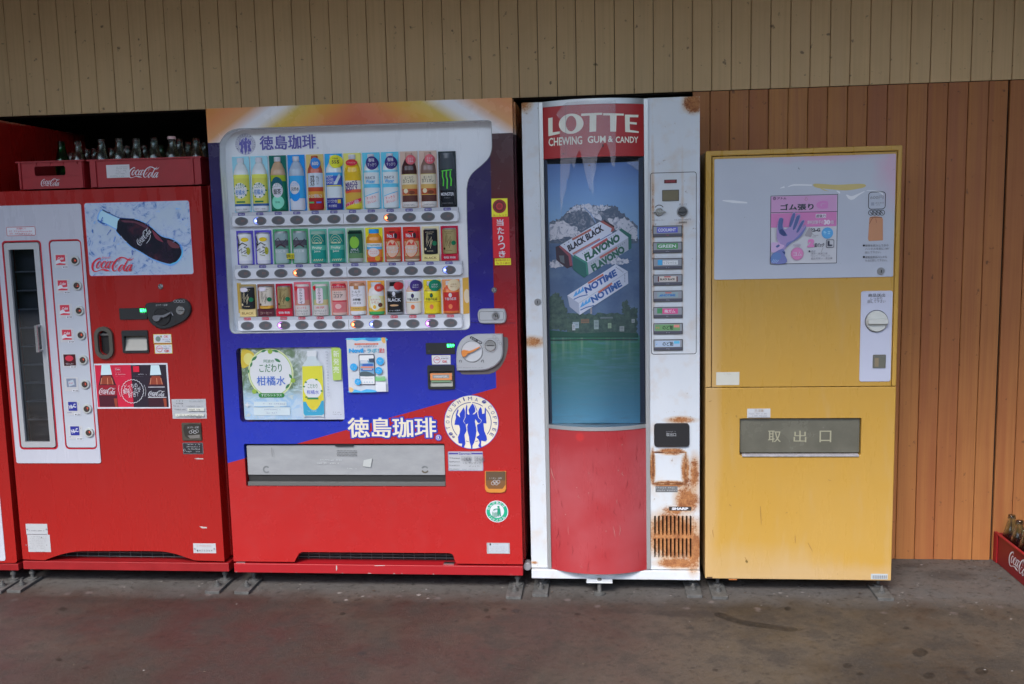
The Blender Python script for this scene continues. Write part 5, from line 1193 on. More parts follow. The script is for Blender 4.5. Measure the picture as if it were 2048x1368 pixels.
def novil(h):
    h.fpoly([(1397, 95), (1828, 88), (1828, 130), (1790, 118), (1720, 130), (1640, 126), (1560, 110), (1500, 125), (1450, 108), (1397, 112)], c(70, 175, 215), sm=2)
    h.fpoly([(1600, 92), (1740, 90), (1720, 118), (1640, 128)], c(60, 130, 190), sm=2); h.fpoly([(1780, 90), (1826, 90), (1826, 150), (1795, 140)], c(215, 165, 90), sm=2)
    h.frect(1475, 150, 1750, 170, c(205, 105, 75), 8); h.ticks(1500, 154, 1740, 166, WHITE); h.ftxt('ノヴィル公式アプリ', 1500, 174, 1728, 196, c(40, 50, 120), .02)
    h.ftxt('Novil', 1415, 208, 1580, 258, c(40, 150, 210), .05); h.ftxt('☆', 1584, 222, 1612, 248, c(40, 60, 140), 0); h.ftxt('ラボ！', 1620, 208, 1755, 258, c(40, 160, 190), .04); h.ftxt('誕生', 1762, 205, 1800, 258, c(200, 70, 80), .02); h.ftxt('!', 1806, 208, 1818, 256, c(200, 70, 80), .04)
    x0, z0, x1, z1 = h.R(1533, 275, 1712, 622); h.flat(rrect(x0, z0, x1, z1, .004), c(40, 45, 65)); x0, z0, x1, z1 = h.R(1541, 285, 1704, 615); h.flat(rrect(x0, z0, x1, z1, .003), c(215, 222, 232))
    h.frect(1543, 345, 1702, 525, c(110, 150, 180)); h.fpoly([(1545, 350), (1620, 345), (1640, 375), (1550, 380)], WHITE); h.fpoly([(1640, 325), (1700, 320), (1700, 370), (1650, 365)], c(60, 75, 95)); h.frect(1570, 385, 1690, 408, c(45, 90, 170)); h.frect(1550, 412, 1700, 432, c(200, 130, 110)); h.frect(1555, 440, 1695, 460, c(45, 95, 165)); h.frect(1575, 440, 1680, 450, c(220, 170, 160)); h.fpoly([(1545, 480), (1620, 470), (1700, 500), (1700, 523), (1545, 523)], c(75, 90, 95), sm=2)
    h.ticks(1560, 545, 1690, 552, GREYTXT); [h.fdisc(1595 + 30 * i, 590, 6, c(150, 180, 200)) for i in range(4)]
    for a, b, rr in ((1472, 418, 42), (1773, 350, 45), (1758, 458, 42), (1522, 585, 38)): h.fdisc(a, b, rr, c(50, 155, 210)); h.ticks(a - 22, b - 16, a + 24, b - 2, WHITE); h.ticks(a - 20, b + 3, a + 20, b + 15, WHITE)
    h.frect(1722, 525, 1835, 575, c(120, 180, 120)); h.ticks(1735, 532, 1830, 544, WHITE); h.frect(1727, 582, 1845, 695, c(205, 208, 212))
    h.fpoly([(1425, 705), (1428, 690), (1500, 672), (1560, 690), (1620, 668), (1722, 680), (1722, 702)], c(75, 165, 215), sm=2); h.fpoly([(1427, 645), (1470, 660), (1468, 695), (1430, 700)], c(215, 175, 120), sm=2)
    h.ticks(1462, 545, 1540, 552, GREYTXT)


sticker('app_poster', m2, 0.0, 1398, 90, 1850, 706, mat('poster_paper', (.68, .70, .73), .35), novil, *C5)
# fittings, crop (680,640) x5.261
C6 = (680, 640, 5.261)
h = G(0, *C6); x0, z0, x1, z1 = h.R(905, 240, 1210, 358); h.pill(rrect(x0, z0, x1, z1, .002), DARKPL, -.004, .001, .001); dp = h.build('display', m2)
h = G(-.0042, *C6); h.ftxt('販売中', 1126, 250, 1202, 287, LEDG, .03); h.fdisc(938, 326, 10, MIDPL); h.build('lettering', dp)
sticker('ok_sticker', m2, 0, 967, 371, 1163, 467, c(205, 200, 160), lambda h: (h.frect(972, 376, 1158, 462, WHITE), h.fring(1020, 420, 34, c(170, 40, 50), 5), h.ftxt('1000', 998, 405, 1042, 425, c(180, 50, 50), .02), h.ticks(1062, 382, 1148, 392, GREYTXT), h.ticks(1065, 397, 1145, 412, BLACK), h.ftxt('OK', 1078, 422, 1130, 448, c(190, 60, 60), .02)), *C6)
g = G(); bx0, bz0, bx1, bz1 = bil
g.slab(rrect(bx0 - .002, bz0 - .002, bx1 + .002, bz1 + .002, .005), DARKPL, -.008, .03, holes=[rrect(bx0 + .006, bz0 + .007, bx1 - .005, bz1 - .020, .004)]); bs = g.build('bill_slot', m2)
g = G(); g.box(bx0 + .002, bx1 - .002, .028, .031, bz0 + .003, bz1 - .003, BLACK); g.build('cavity', bs)
g = G(-.004, *C6); g.add([(bx0 + .005, .018, bz1 - .018), (bx1 - .004, .018, bz1 - .018), (bx1 - .004, -.003, bz0 + .005), (bx0 + .005, -.003, bz0 + .005)], [(0, 1, 2, 3)], mat('slot_flap_grey', (.25, .26, .22), .3))
fl = g.build('flap', bs); g = G(-.0045, *C6); g.frect(950, 560, 1178, 632, c(205, 130, 80)); g.frect(975, 575, 1150, 613, c(130, 130, 125)); g.ftxt('1000円札', 990, 583, 1140, 607, WHITE, .03); g.frect(960, 636, 1165, 655, c(110, 140, 110)); g.build('lettering', bs)
# coin unit with its offset shadow shape painted as a flat dark plate
C7 = (900, 560, 6.84)
h = G(-.0003, *C7)
SHP = mat('unit_shadow_plate', (0.13, 0.105, 0.10), 0.45)
h.pill(h.P(smooth_pts([(140, 1235), (150, 1270), (185, 1292), (450, 1290), (560, 1280), (660, 1225), (740, 1110), (788, 960), (795, 830), (785, 790), (740, 780), (600, 800), (300, 1000)], 3, True)), SHP, -.001, .0, .0004); ub = h.build('shadow_plate', m2)
h = G(0, *C7); k = h.k() / 6.84
pts = h.P(smooth_pts([(92, 1060), (105, 930), (150, 830), (220, 770), (310, 742), (420, 734), (600, 733), (712, 734), (726, 748), (730, 900), (728, 1010), (700, 1090), (640, 1160), (560, 1205), (470, 1230), (300, 1236), (120, 1236), (98, 1215)], 3, True))
h.pill(pts, SILVER, -.016, .0, .005); cu = h.build('coin_unit', m2)
h = G(-.0162, *C7); cx, cz = h.p(302, 980); h.ribbon(ell(cx, cz, 147 * k, n=40), MIDPL, .0012, True); h.cyl(cx, cz, 138 * k, -.019, -.0163, mat('dial_silver', (.58, .59, .61), .3), 36, .001); h.build('dial', cu)
h = G(-.0192, *C7); pts = h.P(smooth_pts([(162, 1005), (165, 965), (205, 955), (260, 968), (310, 955), (400, 912), (408, 922), (340, 965), (270, 1000), (240, 1010), (215, 1045), (180, 1045)], 3, True)); h.pill(pts, mat('lever_orange', (.75, .26, .06), .35), -.029, -.0193, .002); h.build('lever', cu)
h = G(-.0162, *C7); cx, cz = h.p(552, 897); h.ribbon(ell(cx, cz, 98 * k, n=36), GREYTXT, .0008, True); h.cyl(cx, cz, 80 * k, -.021, -.0163, CHROME, 32, .002); h.y = -.0212; h.frect(505, 893, 600, 903, BLACK); h.fpoly([(478, 905), (628, 905), (605, 945), (552, 968), (500, 945)], mat('bright_chrome', (.8, .8, .8), .1, 1.0)); h.build('coin_slot', cu)
h = G(-.0164, *C7); x0, z0 = h.p(357, 823)
pill_ = [(x0 + a * math.cos(-.5) - b * math.sin(-.5), z0 + a * math.sin(-.5) + b * math.cos(-.5)) for a, b in rrect(-92 * k, -19 * k, 92 * k, 19 * k, 19 * k)]; h.flat(pill_, BLACK)
h.ftxt('おつり・返却', 280, 810, 434, 836, WHITE, .02, -28)
for a, b, rr in ((610, 780, 22), (645, 810, 18), (668, 845, 18), (690, 870, 16)): h.fring(a, b, rr, GREYTXT, 3)
for a in (145, 448): h.line([(a - 16, 1125), (a - 16, 1100), (a - 5, 1094), (a + 10, 1098), (a + 14, 1128)], MIDPL, 7)
h.ticks(115, 1190, 470, 1202, GREYTXT, fill=.75); h.build('lettering', cu)
# lock handle
h = G(0, *C7); pts = h.P(smooth_pts([(384, 490), (390, 430), (425, 395), (520, 390), (720, 390), (755, 410), (772, 480), (765, 550), (730, 588), (600, 592), (440, 590), (400, 560)], 3, True)); h.pill(pts, SILVER, -.013, 0, .004); lh = h.build('lock_handle', m2)
h = G(-.0132, *C7); x0, z0, x1, z1 = h.R(402, 430, 735, 548); h.ribbon(rrect(x0, z0, x1, z1, .007), MIDPL, .0012, True); cx, cz = h.p(626, 490); h.cyl(cx, cz, 54 * k, -.016, -.0134, STEEL, 28); h.cyl(cx, cz, 36 * k, -.021, -.0162, CHROME, 24, .003); h.y = -.0212; h.frect(618, 475, 634, 500, BLACK); h.build('lock', lh)
x, z = at(988.3, 580, 0); lock(m2, x, z, 0, 38 * k)
h = G(0); h.line([(941, 638), (957, 638)], c(90, 90, 150), .7); h.line([(1013, 639), (1031, 640)], c(160, 50, 60), .7); h.line([(941, 645), (1031, 646)], pm(30, 20, 50), .8); h.line([(909, 776), (941, 790)], c(70, 80, 160), .5); h.build('seam', m2)
C8 = (930, 380, 5.7)
st = sticker('lucky_sticker', m2, 0, 303, 96, 486, 304, c(215, 205, 40), lambda h: (h.fdisc(393, 186, 76, c(130, 30, 35)), h.fring(393, 186, 50, c(60, 20, 25), 10), h.fring(393, 186, 30, c(190, 40, 50), 9), h.ftxt('ルーレット', 320, 276, 480, 298, c(170, 40, 40), .03)), *C8)
sticker('lucky_sticker', m2, 0, 318, 306, 508, 774, c(190, 15, 35), lambda h: [h.ftxt(ch, a - 40 * w, b - 38, a + 40 * w, b + 38, WHITE, .045) for ch, a, b, w in (('当', 400, 370, 1), ('た', 406, 462, .98), ('り', 410, 552, .7), ('つ', 417, 640, 1.0), ('き', 424, 730, .95))], *C8)
sticker('lucky_sticker', m2, 0, 340, 780, 523, 856, c(215, 205, 40), lambda h: (h.ftxt('飲み物が当たると', 348, 788, 514, 812, c(170, 50, 40), .02), h.ftxt('もう1本!!', 356, 822, 508, 846, c(170, 50, 40), .02)), *C8)
# brand lettering + emblem
h = G(0, *C6); CREAM = c(207, 198, 178)
EB = c(30, 55, 165)
[h.ftxt('徳島珈琲', 84 + 15 * math.cos(a_), 1022 + 15 * math.sin(a_), 1014 + 15 * math.cos(a_), 1238 + 15 * math.sin(a_), EB, .035) for a_ in [math.pi * j / 6 for j in range(12)]]; h.e += .0002; h.ftxt('徳島珈琲', 84, 1022, 1014, 1238, CREAM, .035); h.fdisc(1038, 1235, 36, EB); h.fdisc(1038, 1235, 27, CREAM); h.fdisc(1038, 1235, 22, EB); h.ftxt('R', 1028, 1220, 1048, 1250, CREAM, .02); h.build('brand_lettering', m2)
h = G(0); dancers(h, 942.8, 844.3, 54.3, EB, CREAM, edge=EB, letters=c(35, 45, 120)); h.build('emblem', m2)
# dispensing hatch
x0, z0, x1, z1 = dsp
g = G(); HT = N('hatch_plastic'); cc = HT.mix(HT.rng(HT.noise(30, 5, .6, (.4, 1, 1)), .35, .7, 0, .5), (0.31, 0.32, 0.33), (0.42, 0.43, 0.44)); HT.out(cc, .16, coat=.5)
g.box(x0 - .004, x1 + .004, .0605, .065, z0 - .004, z1 + .004, BLACK); g.build('hatch_cavity', m2)
zb = z0 + (z1 - z0) * .26
g = G(); g.slab(rrect(x0 + .006, zb, x1 - .004, z1 - .008, .003), HT.m, .012, .018, back=True)
hatch = g.build('hatch', m2, .002)
g = G(); g.box(x0 + .004, x1 - .003, .008, .05, z0 + .001, z0 + .016, mat('hatch_sill', (.12, .125, .12), .4)); g.box(x0 + .004, x1 - .003, .02, .05, z0 + .0165, zb, mat('hatch_gap', (.035, .036, .036), .35)); g.build('sill', m2, .001)
h = G(.0117)
RG = c(105, 108, 110)
h.fring(533, 939, 6.2, RG, 3.2, 40, 320, 20); h.fring(850, 939, 6.2, RG, 3.2, 25, 155, 14); h.fring(850, 939, 6.2, mat('ring_brown', (.10, .085, .06), .5), 3.2, 200, 340, 14)
for j in range(4):
    for i in range(14): h.fdisc(674.5 + 2.9 * i + 1.4 * (j % 2), 901.5 + 3.1 * j, .95, MIDPL, n=6)
h.fpoly([(728, 920), (745, 916), (742, 934), (726, 932)], c(165, 168, 166)); h.ticks(638, 918, 684, 921, c(175, 178, 180)); h.ticks(636, 924, 680, 927, c(175, 178, 180)); h.ticks(696, 935, 714, 937, c(175, 178, 180)); h.line([(545, 894), (546, 912)], MIDPL, .8)
h.build('markings', hatch)
g = G(); zt = z1 - .007; a = at(671, 890, .01)[0]; b = at(707, 890, .01)[0]; g.box(a, b, .004, .012, zt - .004, zt + .003, DARKPL); g.build('latch', hatch)
# stickers lower right
C9 = (740, 870, 4.0235)
sticker('company_sticker', m2, 0, 629, 132, 910, 289, mat('sticker_paper', (0.45, 0.46, 0.48), .5), lambda h: (h.frame(632, 136, 907, 286, c(110, 100, 150), 3, 6), h.frect(634, 144, 710, 155, c(60, 50, 130)), h.frect(815, 144, 905, 155, c(60, 50, 130)), h.ftxt('Sanmac', 716, 140, 812, 158, c(60, 50, 130), .02), [h.ticks(640, 181 + 28 * i, 722, 190 + 28 * i, BLACK, fill=1, seed=i) for i in range(4)], [(h.frame(739 + 26 * i, 170, 763 + 26 * i, 205, GREYTXT, 2, 2), h.ftxt(ch, 745 + 26 * i, 177, 757 + 26 * i, 199, GREYTXT, 0)) for i, ch in enumerate('011 241') if ch != ' '], h.ftxt('サンマック', 795, 212, 895, 229, BLACK, .01), h.ticks(740, 216, 788, 225, BLACK), h.ticks(800, 242, 898, 251, BLACK), h.ticks(745, 266, 870, 274, GREYTXT)), *C9, r=8)
h = G(0, *C9); pts = h.P(smooth_pts([(926, 290), (1096, 290), (1098, 420), (1092, 448), (1065, 463), (960, 463), (935, 448), (926, 420)], 2, True)); h.pill(h.P([(926, 290), (1096, 290), (1098, 430), (1088, 455), (1060, 463), (965, 463), (938, 455), (926, 430)]), mat('cup_orange', (.62, .24, .04), .4), -.006, .001, .002); cr = h.build('coin_return', m2)
h = G(-.0062, *C9); h.fpoly([(932, 293), (1090, 293), (1090, 400), (1066, 432), (955, 432), (932, 400)], c(110, 75, 45)); h.fpoly([(932, 293), (1090, 293), (1090, 365), (932, 365)], c(85, 68, 50)); h.ftxt('トリダシ・返却', 962, 340, 1060, 354, SILVER, .01); [h.fring(990 + 14 * i, 388 - 12 * (i % 2), 14, SILVER, 4) for i in range(4)]; h.build('lettering', cr)


def recycle(h):
    h.fdisc(1022, 615, 92, WHITE, n=40); h.fdisc(1022, 615, 86, c(20, 145, 110), n=40); h.fdisc(1022, 612, 58, WHITE, n=32)
    for ch, a in zip('のんだあとは', (160, 136, 112, 88, 64, 40)):
        u, v = 1022 + 72 * math.cos(math.radians(a)), 615 - 72 * math.sin(math.radians(a)); h.ftxt(ch, u - 11, v - 11, u + 11, v + 11, WHITE, .04, a - 90)
    for ch, a in zip('リサイクル', (222, 246, 270, 294, 318)):
        u, v = 1022 + 72 * math.cos(math.radians(a)), 615 - 72 * math.sin(math.radians(a)); h.ftxt(ch, u - 11, v - 11, u + 11, v + 11, WHITE, .04, a + 90)
    DG = c(20, 130, 100); h.fdisc(1034, 576, 9, DG); h.fpoly([(1024, 588), (1046, 588), (1050, 618), (1054, 650), (1044, 650), (1038, 622), (1036, 652), (1026, 652), (1028, 618)], DG); h.line([(1030, 592), (1006, 594), (992, 604)], DG, 6)
    h.line([(984, 614), (990, 656), (1018, 656), (1024, 614)], DG, 4); h.line([(984, 626), (1022, 626)], DG, 3); h.line([(986, 640), (1020, 640)], DG, 3); h.line([(997, 616), (1000, 654)], DG, 3); h.line([(1011, 616), (1008, 654)], DG, 3)


h = G(-.0002, *C9); recycle(h); h.build('recycling_sticker', m2)
sticker('rating_plate', m2, 0, 940, 868, 1125, 955, mat('plate_grey', (.35, .36, .37), .4), lambda h: (h.frect(955, 872, 1115, 950, c(160, 165, 172)), h.frect(962, 872, 974, 888, BLACK), h.ticks(985, 874, 1040, 882, GREYTXT), [h.ticks(965, 896 + 11 * i, 1108, 901 + 11 * i, GREYTXT, fill=.6, seed=i) for i in range(5)]), *C9)
g = G(); g.box(-1.24, -.53, .0602, .0655, .095, zdb + .04, mat('grille_shadow', (.012, .012, .012), .8)); g.build('grille_shade', m2)  # near-black sheet painted as the shaded inside of the notch
# guard grille, plinth
g = G()
for i in range(16):
    x = -1.20 + i * 0.042; g.rod((x, .056, 0.06), (x, .056, 0.20), .0012, WIREM, 5)
for i in range(6): g.rod((-1.22, .054, .095 + .012 * i), (-.55, .054, .095 + .012 * i), .0012, WIREM, 5)
g.build('wire_guard', m2)['kind'] = 'stuff'
z1, z0 = at(750, 1129.5, 0)[1], at(750, 1147.5, 0)[1]
PL2 = N('chipped_red_plinth'); cc = PL2.mix(PL2.math('MULTIPLY', PL2.rng(PL2.noise(60, 4, .6), .62, .68), PL2.rng(PL2.z, z0 + .008, z0)), (0.36, 0.010, 0.016), (.5, .46, .42)); PL2.out(cc, .4)
g = G(); g.slab([(L2 + .001, z0), (R2, z0), (R2, z1), (L2 + .001, z1)], PL2.m, -0.003, 0.68, back=True); pl = g.build('plinth', m2, .002)
h = G(-.0032); h.fpoly([(672, 1131), (674, 1131), (674.5, 1139), (672.5, 1142)], SCR); h.fpoly([(748, 1131), (770, 1130.3), (770, 1131.5), (750, 1132)], SCR); h.build('chips', pl)
g = G(); a = at(474, 1126, .01); g.box(a[0], a[0] + .035, .004, .02, z1 + .0005, z1 + .004, STEEL); a = at(888, 1128, .02); g.box(a[0], a[0] + .04, .01, .03, z1 + .0005, z1 + .004, STEEL); g.build('hinge', m2)
anchor(m2, 483, 1189); anchor(m2, 1027, 1199)
g = G(); a = at(1054.5, 1134, .02); g.cyl(a[0], a[1], .0155, .02, .06, mat('drain_cap_grey', (.22, .22, .24), .5), 24, .003); g.build('drain_cap', m2)
c = lambda r, g, b: pm(r, g, b, .72, .4)
# ================================================================== MACHINE 3 (white gum machine with curved front)
Y3 = 0.012
q = G(Y3); k3 = q.k()
L3, R3, T3, B3 = -0.2790, 0.3510, 1.8125, at(1240, 1137.5, Y3)[1]
m3 = root('vending_machine', 'narrow rusty white chewing gum vending machine with a curved red front column', 'vending machine', ((L3 + R3) / 2, 0.3, 0))
n = N('rusty_white_enamel')
rb = None


def acc(v):
    global rb
    rb = v if rb is None else n.math('MAXIMUM', rb, v)


for (u, v, ru, rv, s_) in ((1049, 208, 20, 20, 1.0), (1388, 205, 26, 28, 1.25), (1066, 684, 30, 16, 1.0), (1362, 840, 40, 10, 1.0), (1342, 903, 34, 9, 1.35), (1305, 935, 8, 50, 1.25), (1371, 940, 12, 44, 1.3), (1340, 968, 50, 10, 1.45), (1388, 950, 16, 60, .95), (1374, 1000, 34, 44, 1.15), (1350, 1022, 40, 16, .9),
                          (1347, 1073, 75, 70, 1.45), (1386, 1100, 22, 60, 1.35), (1355, 1126, 60, 16, 1.3), (1330, 1052, 30, 50, .9), (1068, 1125, 12, 5, .8), (1360, 447, 30, 10, .35), (1086, 350, 8, 10, .6), (1306, 460, 5, 260, .55), (1365, 480, 4, 200, .45)):
    x, z = at(u, v, Y3); b = n.blob(x, z, ru * k3, rv * k3); acc(n.math('MULTIPLY', b, s_))
nz = n.math('ADD', n.math('MULTIPLY', n.noise(38, 6, .75), .6), n.math('MULTIPLY', n.noise(170, 4, .75), .4))
rust = n.math('ADD', rb, n.math('MULTIPLY', n.math('SUBTRACT', nz, .50), 2.4))
rmask = n.math('MULTIPLY', n.rng(rust, .34, .66), n.rng(rb, .02, .16))
rcol = n.mix(n.rng(nz, .42, .62), (0.46, 0.20, 0.07), (0.20, 0.06, 0.02))
stain = n.math('MULTIPLY', n.rng(n.math('ADD', rb, n.math('MULTIPLY', n.math('SUBTRACT', n.noise(14, 4), .5), .8)), .0, .5), .75)
base = n.mix(n.rng(n.noise(3, 4), .35, .65), (0.59, 0.63, 0.68), (0.65, 0.68, 0.72))
base = n.mix(n.rng(n.noise(6, 5, .6, (1.5, 1, .3)), .5, .8, 0, .3), base, (0.56, 0.53, 0.46))
base = n.mix(stain, base, (0.50, 0.30, 0.13))
base = n.mix(n.rng(n.noise(55, 2, .5), .73, .78, 0, .6), base, (0.25, 0.18, 0.12))
col = n.mix(rmask, base, rcol)
n.bump(n.math('MULTIPLY', rmask, n.noise(200, 3)), .001, .5)
RUSTW = n.out(col, n.rng(rmask, 0, 1, .3, .85))
txl0, txl1 = at(1077.5, 204, Y3)[0], at(1085, 204, Y3)[0]
txr0, txr1 = at(1287.5, 199, Y3)[0], at(1295.5, 199, Y3)[0]
# vents cut in the right panel
q = G(Y3)
slots = []
for r_ in ((1031.5, 1071), (1076.5, 1115.5)):
    for i in range(10):
        u = 1310 + 7.92 * i
        x0, z0, x1, z1 = q.R(u - 1.75, r_[0], u + 1.75, r_[1]); slots.append(rrect(x0, z0, x1, z1, .003, 3))
dd = q.R(1308, 846, 1378.5, 893)
g = G(); g.slab([(txr1 + .0005, B3), (R3 - .001, B3), (R3 - .001, T3), (txr1 + .0005, T3)], RUSTW, Y3, Y3 + .05, holes=slots); g.build('side_panel', m3, .0025)
g = G(); g.slab([(L3, B3), (txl0 - .0005, B3), (txl0 - .0005, T3), (L3, T3)], RUSTW, Y3, Y3 + .05); g.build('side_panel', m3, .0025)
g = G(); g.slab([(L3 + .002, .10), (R3 - .003, .10), (R3 - .003, T3 - .002), (L3 + .002, T3 - .002)], RUSTW, Y3 + .054, Y3 + .62, back=True); g.build('body', m3, .003)
g = G(); g.box(txr1 + .008, R3 - .008, Y3 + .051, Y3 + .053, B3 + .005, B3 + .2, mat('vent_dark', (.012, .01, .01), .8)); g.build('vent_back', m3)
TRIM = mat('aluminium_trim', (.55, .56, .57), .35, .7)
for a, b in ((txl0, txl1), (txr0, txr1)):
    g = G(); g.pill(rrect(a, B3 + .002, b, T3 - .001, .001), TRIM, Y3 - .006, Y3 + .02, .0015); g.build('trim', m3)
XL, XR = txl1, txr0
cw_ = (XR - XL) / 2; xm = (XL + XR) / 2; SAG = .055
RAD = (cw_ ** 2 + SAG ** 2) / (2 * SAG)


def arc_y(x, off=0.0): return Y3 - SAG + RAD - math.sqrt(max(0, (RAD + off) ** 2 - (x - xm) ** 2)) - 0.0


def arc_sheet(name, z0, z1, m_, parent, off=0.0, th=.006, n_=32, cap=True, x0=None, x1=None):
    g = G(); xs = [XL + (XR - XL) * i / n_ for i in range(n_ + 1)]
    fr = [(x, arc_y(x, off)) for x in xs]; bk = [(x, y + th) for x, y in fr]
    v = [(x, y, z0) for x, y in fr] + [(x, y, z1) for x, y in fr]; N_ = n_ + 1
    g.add(v, [(i, i + 1, N_ + i + 1, N_ + i) for i in range(n_)], m_, True)
    if cap:
        for z in (z0, z1): g.add([(x, y, z) for x, y in fr] + [(x, y, z) for x, y in bk], [(i, i + 1, N_ + i + 1, N_ + i) for i in range(n_)], m_)
    return g.build(name, parent)


def wrap(h, off, n_=20):
    """cut flat print into strips and lay it on the curved front"""
    bm = bmesh.new(); vs_ = [bm.verts.new(v) for v in h.v]
    lay = bm.faces.layers.int.new('mi')
    for f, mi in zip(h.f, h.mi):
        try: ff = bm.faces.new([vs_[i] for i in f]); ff[lay] = mi
        except ValueError: pass
    for i in range(1, n_):
        x = XL + (XR - XL) * i / n_
        bmesh.ops.bisect_plane(bm, geom=list(bm.verts) + list(bm.edges) + list(bm.faces), plane_co=(x, 0, 0), plane_no=(1, 0, 0))
    bm.verts.index_update()
    ys = [v.co.y for v in bm.verts]; y0 = max(ys)
    h.v = [(v.co.x, arc_y(min(max(v.co.x, XL), XR), off) + (v.co.y - y0), v.co.z) for v in bm.verts]
    h.f = [tuple(v.index for v in f.verts) for f in bm.faces]; h.mi = [f[lay] for f in bm.faces]; h.sm = [False] * len(h.f); bm.free()


YM = Y3 - SAG * .55
FRED = painted('faded_red_enamel', (0.37, 0.030, 0.036), 0.30, (0.44, 0.11, 0.125), 0.85, speck=(0.25, 0.02, 0.02), blobs=[(at(1160, 870, YM)[0], at(1160, 872, YM)[1], .02, .02, (.55, .03, .03), .7)])
HRED = mat('header_red', (0.42, 0.028, 0.030), 0.3)
ztop = T3 - .008; zh0 = at(1187, 315.5, Y3)[1]; zw0 = at(1190, 848, Y3)[1]; ztr = zw0 - .014
arc_sheet('top_cap', ztop - .012, T3 - .001, TRIM, m3, .002, .06)
hd_ = arc_sheet('header', zh0, ztop - .0125, HRED, m3)
arc_sheet('column_base', B3 - .002, ztr - .0005, FRED, m3)
arc_sheet('trim', ztr, zw0, TRIM, m3, .003, .05)
h = G(YM)
CRW = c(205, 205, 190)


def lat(h, pts): h.fpoly(pts, CRW)


hc = G(YM, 1030, 180, 4.56)
for pts in ([(300, 252), (342, 248), (342, 384), (410, 378), (410, 400), (302, 418)], [(605, 222), (795, 215), (795, 234), (742, 236), (740, 384), (680, 390), (682, 240), (605, 244)],
            [(805, 218), (992, 218), (990, 236), (925, 237), (920, 384), (868, 384), (866, 238), (803, 238)], [(1002, 226), (1128, 222), (1126, 245), (1046, 248), (1046, 290), (1112, 292), (1112, 312), (1046, 310), (1048, 364), (1130, 372), (1130, 388), (1004, 384)]):
    hc.fpoly(pts, CRW)
x, z = hc.p(513, 312); kq = hc.k() / 4.56; hc.flat(ell(x, z, 108 * kq, 86 * kq, 40), CRW, holes=[ell(x, z + .0005, 46 * kq, 66 * kq, 32)])
hc.ftxt('CHEWING', 304, 430, 614, 505, CRW, .02); hc.ftxt('GUM', 664, 424, 826, 488, CRW, .02); hc.ftxt('&', 848, 424, 892, 480, CRW, .02); hc.ftxt('CANDY', 918, 425, 1126, 483, CRW, .02)
wrap(hc, .0008); hc.build('lettering', hd_)
hs = G(YM, 1030, 180, 4.56); hs.line([(462, 110), (464, 330), (466, 600)], c(70, 15, 20), 3); hs.fpoly([(430, 580), (452, 580), (452, 588), (430, 588)], BLACK); hs.fdisc(802, 512, 7, BLACK, 14, n=8); hs.fdisc(678, 690, 12, c(80, 75, 80), 8, n=8)
wrap(hs, .0012); hs.build('scratches', hd_)
rs = random.Random(21); hk = G(YM, 1040, 640, 2.442)
SC1, SC2 = mat('scuff_dark', (.22, .012, .018), .6), mat('scuff_pale', (.50, .24, .22), .6)
for _ in range(34):
    a, b = rs.uniform(165, 590), rs.uniform(600, 1190); L_ = rs.uniform(8, 60)
    hk.line([(a, b, .6), (a + rs.uniform(-6, 6), b + L_ * .5, rs.uniform(1.2, 2.6)), (a + rs.uniform(-9, 9), b + L_, .6)], SC1 if rs.random() < .75 else SC2, 2)
for a, b in ((497, 575), (498, 605), (487, 670), (278, 812), (336, 835), (375, 622), (420, 1020), (222, 948), (480, 728)): hk.fdisc(a, b, 2.6, SC1 if a % 2 else SC2, n=8)
hk.line([(150, 732, 2), (156, 760, 4), (170, 790, 1)], SC2, 2)
wrap(hk, .0008); hk.build('scuffs', m3)
# window pane, cavity, alpine poster
g = G(); NAVY = mat('window_cavity', (.035, .05, .09), .5)
g.box(XL + .001, XR - .001, Y3 + .03, Y3 + .034, zw0, zh0, NAVY); g.build('cabinet_back', m3)
n = N('alpine_sky_print')
tz = n.rng(n.z, at(1190, 430, .02)[1], at(1190, 325, .02)[1])
sk = n.ramp(tz, [(0, (0.27, 0.46, 0.70)), (.5, (0.20, 0.37, 0.68)), (1, (0.11, 0.22, 0.52))])
sk = n.mix(n.rng(n.noise(6, 5, .6, (1, 1, 5)), .5, .8, 0, .35), sk, (0.2, 0.32, 0.52))
zl = [at(1190, v, .02)[1] for v in (850, 800, 720, 690, 672)]
lo = n.ramp(n.rng(n.z, zl[0], zl[4]), [(0.0, (0.10, 0.33, 0.50)), (.3, (0.07, 0.25, 0.35)), (.62, (0.055, 0.20, 0.20)), (.84, (0.04, 0.19, 0.13)), (1.0, (0.04, 0.22, 0.11))])
rip = n.noise(26, 5, .6, (.6, 1, 5)); lo = n.mix(n.rng(rip, .45, .7, 0, .6), lo, (0.10, 0.24, 0.33))
lo = n.mix(n.math('MULTIPLY', n.rng(n.noise(22, 3, .5, (2.2, 1, .12)), .55, .7, 0, .55), n.rng(n.z, zl[2] - .02, zl[3])), lo, (0.22, 0.38, 0.26))
midb = n.mix(n.rng(n.noise(12, 5, .6), .4, .7), (0.09, 0.15, 0.28), (0.15, 0.23, 0.36))
col = n.mix(n.math('GREATER_THAN', n.z, at(1190, 480, .02)[1]), midb, sk); col = n.mix(n.math('LESS_THAN', n.z, zl[4]), col, lo)
ALP = n.out(col, .4)
YP = .018
h = G(YP); g = G(); xa, xb = at(1098, 500, YP)[0], at(1278, 500, YP)[0]
g.slab([(xa, zw0 + .001), (xb, zw0 + .001), (xb, zh0 - .018), (xa, zh0 - .018)], ALP, YP, YP + .003); ap = g.build('poster', m3)
g = G(); g.box(XL + .001, xa - .0005, YP - .001, YP + .01, zw0 + .001, zh0 - .001, NAVY); g.box(xb + .0005, XR - .001, YP - .001, YP + .01, zw0 + .001, zh0 - .001, NAVY); g.build('poster_frame', m3)
